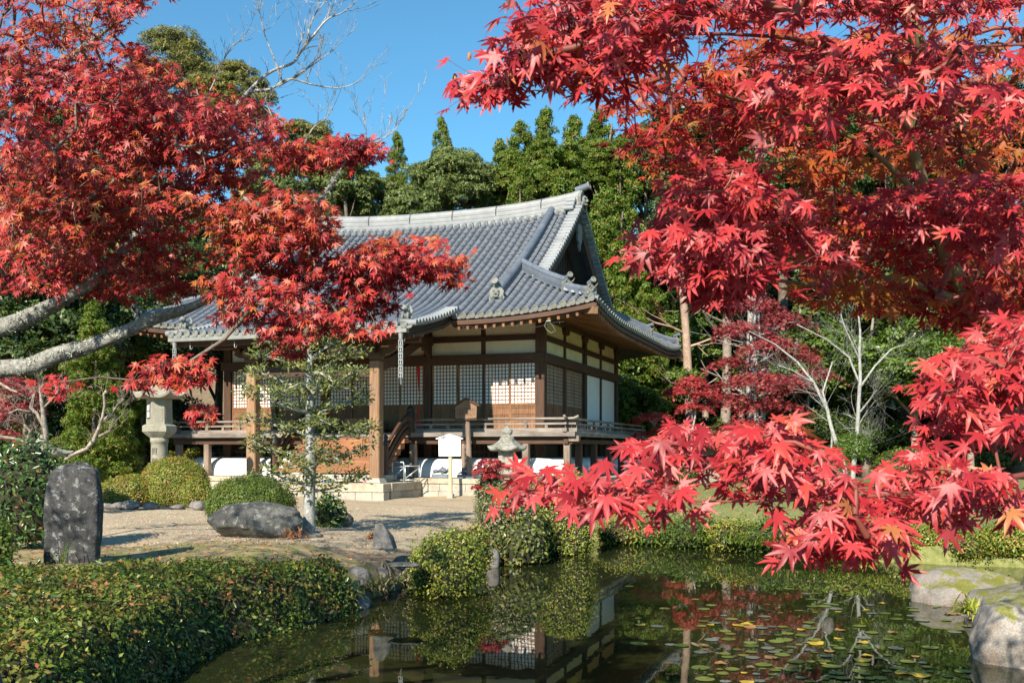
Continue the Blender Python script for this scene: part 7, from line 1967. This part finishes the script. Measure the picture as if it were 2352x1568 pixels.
rp += limb([(2420, 1080, 2.3, 18), (2300, 1100, 2.2, 13), (2150, 1130, 2.15, 10), (1980, 1140, 2.1, 8), (1820, 1148, 2.1, 7), (1600, 1150, 2.1, 5), (1400, 1130, 2.1, 3.5)], 'maple_twig')
rp += limb([((2.28, 3.4, 0.9), .05), ((2.0, 2.9, 0.95), .035), ((1.6, 2.4, 1.15), .025), (2420, 1080, 2.3, 18)])
rp += limb([(1990, 1140, 2.1, 5), (1900, 1070, 2.15, 4), (1830, 1030, 2.2, 3)], 'maple_twig')
rp += limb([(2300, 1100, 2.2, 8), (2280, 950, 2.3, 6), (2330, 800, 2.4, 4)], 'maple_twig')
NEARP = [(1150, 1130), (1270, 1050), (1420, 1065), (1450, 1000), (1560, 970), (1700, 985), (1770, 965), (1870, 950), (1930, 1000), (2000, 1070), (2080, 1040), (2140, 1000), (2260, 960), (2352, 1010), (2352, 1215), (2290, 1195), (2200, 1215), (2060, 1215), (1980, 1290), (1950, 1330), (1905, 1270), (1800, 1310), (1770, 1290), (1850, 1190), (1740, 1175), (1600, 1180), (1550, 1230), (1480, 1200), (1420, 1215), (1330, 1185), (1200, 1180)]
regs_r = [
    dict(poly=NEARP, D=(1.95, 2.6), n=124, leaf=0.053, mat='maple_near', tier=30),
    dict(poly=[(1880, 1185), (2060, 1190), (1985, 1290), (1955, 1340), (1925, 1275), (1800, 1315), (1790, 1280)], D=(1.95, 2.2), n=24, leaf=0.050, mat='maple_near'),
    dict(poly=[(2085, 950), (2130, 860), (2220, 800), (2330, 720), (2400, 700), (2400, 1030), (2250, 1000), (2140, 1030)], D=(2.2, 2.9), n=92, leaf=0.052, mat='maple_near', tier=25),
    # upper spray to the left, against the sky
    dict(poly=[(1030, 228), (1090, 190), (1170, 110), (1165, 50), (1190, 0), (1560, 0), (1600, 60), (1530, 140), (1410, 200), (1340, 235), (1280, 200), (1200, 215), (1150, 240), (1110, 205), (1050, 240)], D=(2.3, 2.75), n=120, leaf=0.052, mat='maple_near', tier=24),
    dict(poly=[(1190, -40), (1190, 30), (1400, 60), (1700, 60), (2352, 60), (2400, -60)], D=(2.4, 3.2), n=150, leaf=0.050, mat='maple_near', tier=24),
    dict(poly=[(1340, 235), (1420, 190), (1560, 130), (1700, 130), (1760, 300), (1700, 420), (1560, 440), (1460, 400), (1400, 290), (1320, 270)], D=(3.4, 4.6), n=150, leaf=0.050, mat='maple_high', tier=12),
    dict(poly=[(1560, 40), (2400, 40), (2400, 460), (2200, 480), (2050, 430), (1900, 450), (1780, 380), (1700, 260), (1600, 160)], D=(3.2, 4.6), n=290, leaf=0.052, mat='maple_high', tier=12),
    dict(poly=[(1680, 230), (1760, 90), (1950, 60), (2352, 80), (2400, 300), (2300, 330), (2200, 270), (2100, 360), (1980, 300), (1850, 330), (1760, 290)], D=(2.3, 2.9), n=95, leaf=0.050, mat='maple_near', tier=20),
    dict(poly=[(1025, 235), (1060, 195), (1130, 160), (1200, 130), (1210, 200), (1120, 225), (1065, 245)], D=(2.4, 2.6), n=16, leaf=0.050, mat='maple_near', tier=0),
    # more of the crown above the picture, which shades what hangs below it
    dict(poly=[(700, -900), (2300, -900), (2400, -90), (1250, -90)], D=(1.7, 2.9), n=150, leaf=0.052, mat='maple_high', tier=10, spread=1.6),
    dict(poly=[(2420, -300), (3300, -300), (3300, 1300), (2420, 1300)], D=(2.6, 4.6), n=260, leaf=0.052, mat='maple_high', tier=10, spread=1.6),
    # middle spray
    dict(poly=[(1370, 640), (1400, 600), (1500, 520), (1500, 430), (1600, 380), (1720, 360), (1780, 420), (1850, 480), (1900, 540), (1980, 600), (1930, 620), (1780, 590), (1700, 610), (1590, 690), (1570, 640), (1450, 620), (1400, 660)], D=(2.4, 3.0), n=150, leaf=0.051, mat='maple_near', tier=22),
    dict(poly=[(1570, 700), (1650, 590), (1800, 580), (1780, 640), (1720, 690), (1640, 690), (1590, 710)], D=(2.5, 2.9), n=40, leaf=0.048, mat='maple_near'),
    dict(poly=[(1800, 360), (2000, 420), (2200, 430), (2400, 420), (2400, 760), (2250, 760), (2140, 740), (2000, 730), (1900, 700), (1850, 620), (1780, 500)], D=(3.3, 4.6), n=220, leaf=0.052, mat='maple_high', tier=12),
    dict(poly=[(1980, 420), (2200, 400), (2400, 380), (2400, 640), (2250, 600), (2100, 560), (2000, 520)], D=(2.6, 3.1), n=70, leaf=0.050, mat='maple_near', tier=20),
    dict(poly=[(1740, 600), (2350, 620), (2400, 770), (2200, 760), (2060, 730), (1940, 730), (1830, 700)], D=(3.0, 3.8), n=64, leaf=0.050, mat='maple_high'),
]
INSET = 22
pos, ax, nz, size, rr = maple(RM, regs_r, rp, 'maple_near', 5, per=5, maxr=0.011)
emit(RM, pos, ax, nz, size, rr, regs_r, 290)
# shrivelled brown leaves near the upper left tip and a few curled ones below
g = np.random.default_rng(61)
for i, (px, py, D) in enumerate([(1078, 130, 2.5), (1096, 178, 2.5), (1045, 178, 2.5), (1890, 1110, 2.05), (1865, 1200, 2.05), (2180, 1075, 2.1), (2165, 1080, 2.1), (1112, 225, 2.5)]):
    V_, T_ = ICO[3]; V = V_*(1+0.45*noisev(V_, 2.2, i, 3)[:, None])*np.array([0.005, 0.003, 0.010])
    o = link_mesh('dry_leaf', fast_mesh('dry_leaf', V, T_), M['litter'], RM); o.location = P(px, py, D)-RM.location; o['label'] = 'shrivelled brown leaf'

# ---- left maple: trunk beyond the left edge, lichened limbs, darker foliage
LM = empty('japanese_maple', (-3.9, 4.9, gh(-3.9, 4.9))); tag(LM, 'large dark red Japanese maple with lichen-covered limbs filling the upper left', 'tree')
zl = gh(-3.9, 4.9)
lp = []
lp += limb([((-3.9, 4.9, zl-0.2), .20), ((-3.8, 4.9, 0.4), .17), ((-3.6, 4.95, 1.1), .14), ((-3.2, 5.0, 1.6), .10)], 'lichen_bark', LM, 0.3)
lp += limb([((-3.55, 4.95, 1.15), .10), ((-3.1, 5.0, 1.55), .075), (-60, 862, 5.0, 48), (0, 848, 5.0, 46), (70, 840, 5.0, 44), (140, 812, 5.0, 40), (220, 790, 5.0, 36), (300, 755, 5.0, 32), (370, 725, 5.0, 29), (450, 700, 5.0, 24), (560, 640, 4.9, 16), (660, 560, 4.8, 11), (760, 540, 4.7, 7)], 'lichen_bark', LM, 0.35, 'limb', 12)
lp += limb([((-3.4, 4.98, 1.4), .12), (-120, 790, 5.2, 60), (0, 752, 5.2, 48), (100, 712, 5.2, 40), (170, 672, 5.2, 34), (235, 630, 5.2, 28), (330, 520, 5.3, 20), (430, 400, 5.3, 16), (500, 280, 5.4, 16)], 'lichen_bark', LM, 0.35, 'limb', 12)
lp += limb([((-3.7, 4.9, 0.9), .12), ((-3.6, 5.0, 2.0), .10), ((-3.3, 5.2, 2.8), .08), (0, 470, 5.3, 26), (170, 440, 5.3, 18), (330, 390, 5.2, 12), (480, 330, 5.1, 8), (640, 300, 5.0, 5)], 'lichen_bark', LM, 0.3)
lp += limb([((-3.3, 5.2, 2.8), .06), (30, 250, 5.2, 20), (160, 130, 5.2, 12), (290, 40, 5.2, 7)], 'lichen_bark', LM, 0.3)
lp += limb([(450, 700, 5.0, 16), (600, 600, 4.8, 10), (720, 480, 4.8, 7), (800, 360, 4.9, 5)], 'lichen_bark', LM, 0.3)
# the pale bare branches above the crown
def bare(pts, tw=10, tl=0.35, seed=0):
    pts = [(a, b, c, d*0.68) for a, b, c, d in pts]
    q = limb(pts, 'bark_white', LM, 0.25, 'bare_branch', 8); g = np.random.default_rng(seed); mb = MB()
    for k in range(tw):
        i = int(g.uniform(0.35, 0.99)*(len(q)-2))+1; a = Vector(q[i-1]); b_ = Vector(q[i]); d = (b_-a).normalized()
        w0 = pts[0][3]/2/FD*5.4; r = w0*(1-i/len(q))*0.35+0.0014
        nd = (d+Vector((g.normal()*.6, g.normal()*.4, abs(g.normal())*.7))).normalized()
        twig_tree(mb, b_-LM.location, nd, tl*g.uniform(0.3, 1.1), r, 2, g, 0.55, upb=0.25, minr=0.0010, n=4, kids=2)
    me = mb.mesh('bare_twigs'); me.materials.append(M['bark_white']); me.shade_smooth(); link_mesh('bare_twigs', me, None, LM)
bare([(500, 290, 5.4, 16), (560, 225, 5.4, 14), (590, 205, 5.4, 12), (640, 165, 5.4, 12), (690, 145, 5.4, 11), (725, 100, 5.4, 9), (760, 55, 5.4, 6.5), (800, 30, 5.4, 5), (835, 10, 5.4, 3), (860, -10, 5.4, 2)] if False else
     [(520, 270, 5.4, 14), (585, 195, 5.4, 10), (628, 162, 5.4, 9), (672, 145, 5.4, 9), (692, 118, 5.4, 8), (722, 80, 5.4, 7), (752, 45, 5.4, 6), (785, 30, 5.4, 4), (815, 8, 5.4, 2.5)], 16, 0.30, 1)
bare([(520, 270, 5.4, 14), (570, 215, 5.4, 13), (620, 205, 5.4, 10), (665, 182, 5.4, 8), (720, 195, 5.4, 5), (780, 202, 5.4, 4), (825, 185, 5.4, 3), (848, 150, 5.4, 1.6)], 8, 0.22, 2)
bare([(640, 198, 5.4, 8), (690, 168, 5.4, 5), (735, 138, 5.4, 3.6), (770, 112, 5.4, 1.8)], 7, 0.2, 3)
bare([(648, 186, 5.4, 6), (628, 130, 5.4, 5), (608, 80, 5.4, 3.6), (598, 40, 5.4, 1.8)], 8, 0.16, 4)
bare([(700, 105, 5.4, 5), (720, 40, 5.4, 3.6), (745, 5, 5.4, 2.5), (740, -20, 5.4, 2)], 5, 0.16, 5)
bare([(410, 300, 5.4, 8), (470, 230, 5.4, 6), (500, 170, 5.4, 4.5), (530, 110, 5.4, 2.5), (560, 90, 5.4, 1.6)], 8, 0.2, 6)
bare([(690, 420, 5.2, 7), (690, 360, 5.2, 6), (715, 300, 5.2, 5), (745, 275, 5.2, 3), (765, 250, 5.2, 1.8)], 7, 0.2, 7)
bare([(760, 460, 5.2, 6), (775, 390, 5.2, 5), (805, 355, 5.2, 5), (860, 330, 5.2, 4.5), (905, 300, 5.2, 3.5), (930, 260, 5.2, 2.2), (948, 235, 5.2, 1.4)], 9, 0.2, 8)
bare([(790, 380, 5.2, 4), (838, 320, 5.2, 3.2), (835, 270, 5.2, 2.4), (820, 250, 5.2, 1.4)], 6, 0.15, 9)
bare([(640, 420, 5.2, 6), (660, 350, 5.2, 5), (610, 230, 5.2, 3), (650, 225, 5.2, 1.8)], 6, 0.2, 10)
L1P = [(-60, -40), (345, -40), (350, 12), (300, 40), (290, 90), (370, 110), (420, 175), (530, 195), (640, 245), (665, 300), (730, 335), (820, 300), (870, 320), (885, 365), (800, 388), (700, 392), (600, 420), (500, 490), (450, 560), (400, 640), (300, 690), (120, 680), (-60, 680)]
regs_l = [
    dict(poly=L1P, D=(4.6, 6.2), n=1050, leaf=0.042, mat='maple_left', tier=10, fine=False),
    dict(poly=[(0, 120), (300, 150), (520, 240), (640, 330), (500, 470), (300, 520), (0, 620)], D=(4.2, 4.9), n=330, leaf=0.042, mat='maple_left', tier=10, fine=False),
    dict(poly=[(600, 335), (760, 315), (820, 292), (868, 312), (885, 360), (800, 388), (640, 400)], D=(4.8, 5.3), n=90, leaf=0.040, mat='maple_left', fine=False),
    dict(poly=[(470, 500), (560, 440), (640, 425), (735, 440), (780, 520), (765, 580), (740, 660), (720, 760), (700, 810), (680, 870), (655, 830), (610, 775), (540, 755), (490, 735), (468, 640), (500, 560)], D=(4.2, 5.1), n=330, leaf=0.041, mat='maple_left', tier=14, fine=False),
    dict(poly=[(740, 600), (830, 560), (900, 530), (930, 560), (920, 640), (900, 700), (880, 770), (855, 790), (800, 775), (720, 770)], D=(4.3, 4.9), n=150, leaf=0.040, mat='maple_left', tier=14, fine=False),
    dict(poly=[(820, 580), (900, 528), (990, 538), (1060, 580), (1068, 630), (1050, 680), (1005, 645), (930, 655), (880, 640)], D=(4.5, 4.9), n=100, leaf=0.038, mat='maple_left', fine=False),
    dict(poly=[(262, 868), (340, 822), (420, 800), (475, 825), (490, 875), (465, 890), (400, 892), (300, 890)], D=(4.0, 4.3), n=34, leaf=0.041, mat='maple_left', spread=1.0, fine=False),
    dict(poly=[(440, 920), (480, 930), (510, 975), (480, 985), (430, 940)], D=(4.0, 4.3), n=7, leaf=0.041, mat='maple_left', fine=False),
    dict(poly=[(20, 870), (150, 860), (165, 935), (90, 900)], D=(4.3, 4.6), n=5, leaf=0.040, mat='maple_left', fine=False),
    # the crown goes on above and to the left of the picture and shades the hedge and the yard
    dict(poly=[(-1500, -800), (-80, -800), (-80, 560), (-1500, 560)], D=(4.6, 8.4), n=760, leaf=0.052, mat='maple_left', tier=6, fine=False, spread=2.0),
    dict(poly=[(-80, -700), (700, -700), (560, -60), (-80, -60)], D=(4.4, 6.4), n=230, leaf=0.052, mat='maple_left', tier=6, fine=False, spread=2.0),
    dict(poly=[(-900, -900), (500, -900), (420, -120), (-900, -120)], D=(2.9, 4.2), n=150, leaf=0.052, mat='maple_left', tier=8, fine=False, spread=2.0),
    dict(poly=[(120, 600), (450, 560), (470, 690), (300, 700), (130, 690)], D=(5.0, 6.0), n=90, leaf=0.041, mat='maple_left', fine=False),
]
INSET = 12
pos, ax, nz, size, rr = maple(LM, regs_l, lp, 'maple_left', 6, maxr=0.009, twigmat='bark', face=0.6, per=9)
emit(LM, pos, ax, nz, size, rr, regs_l, 290)
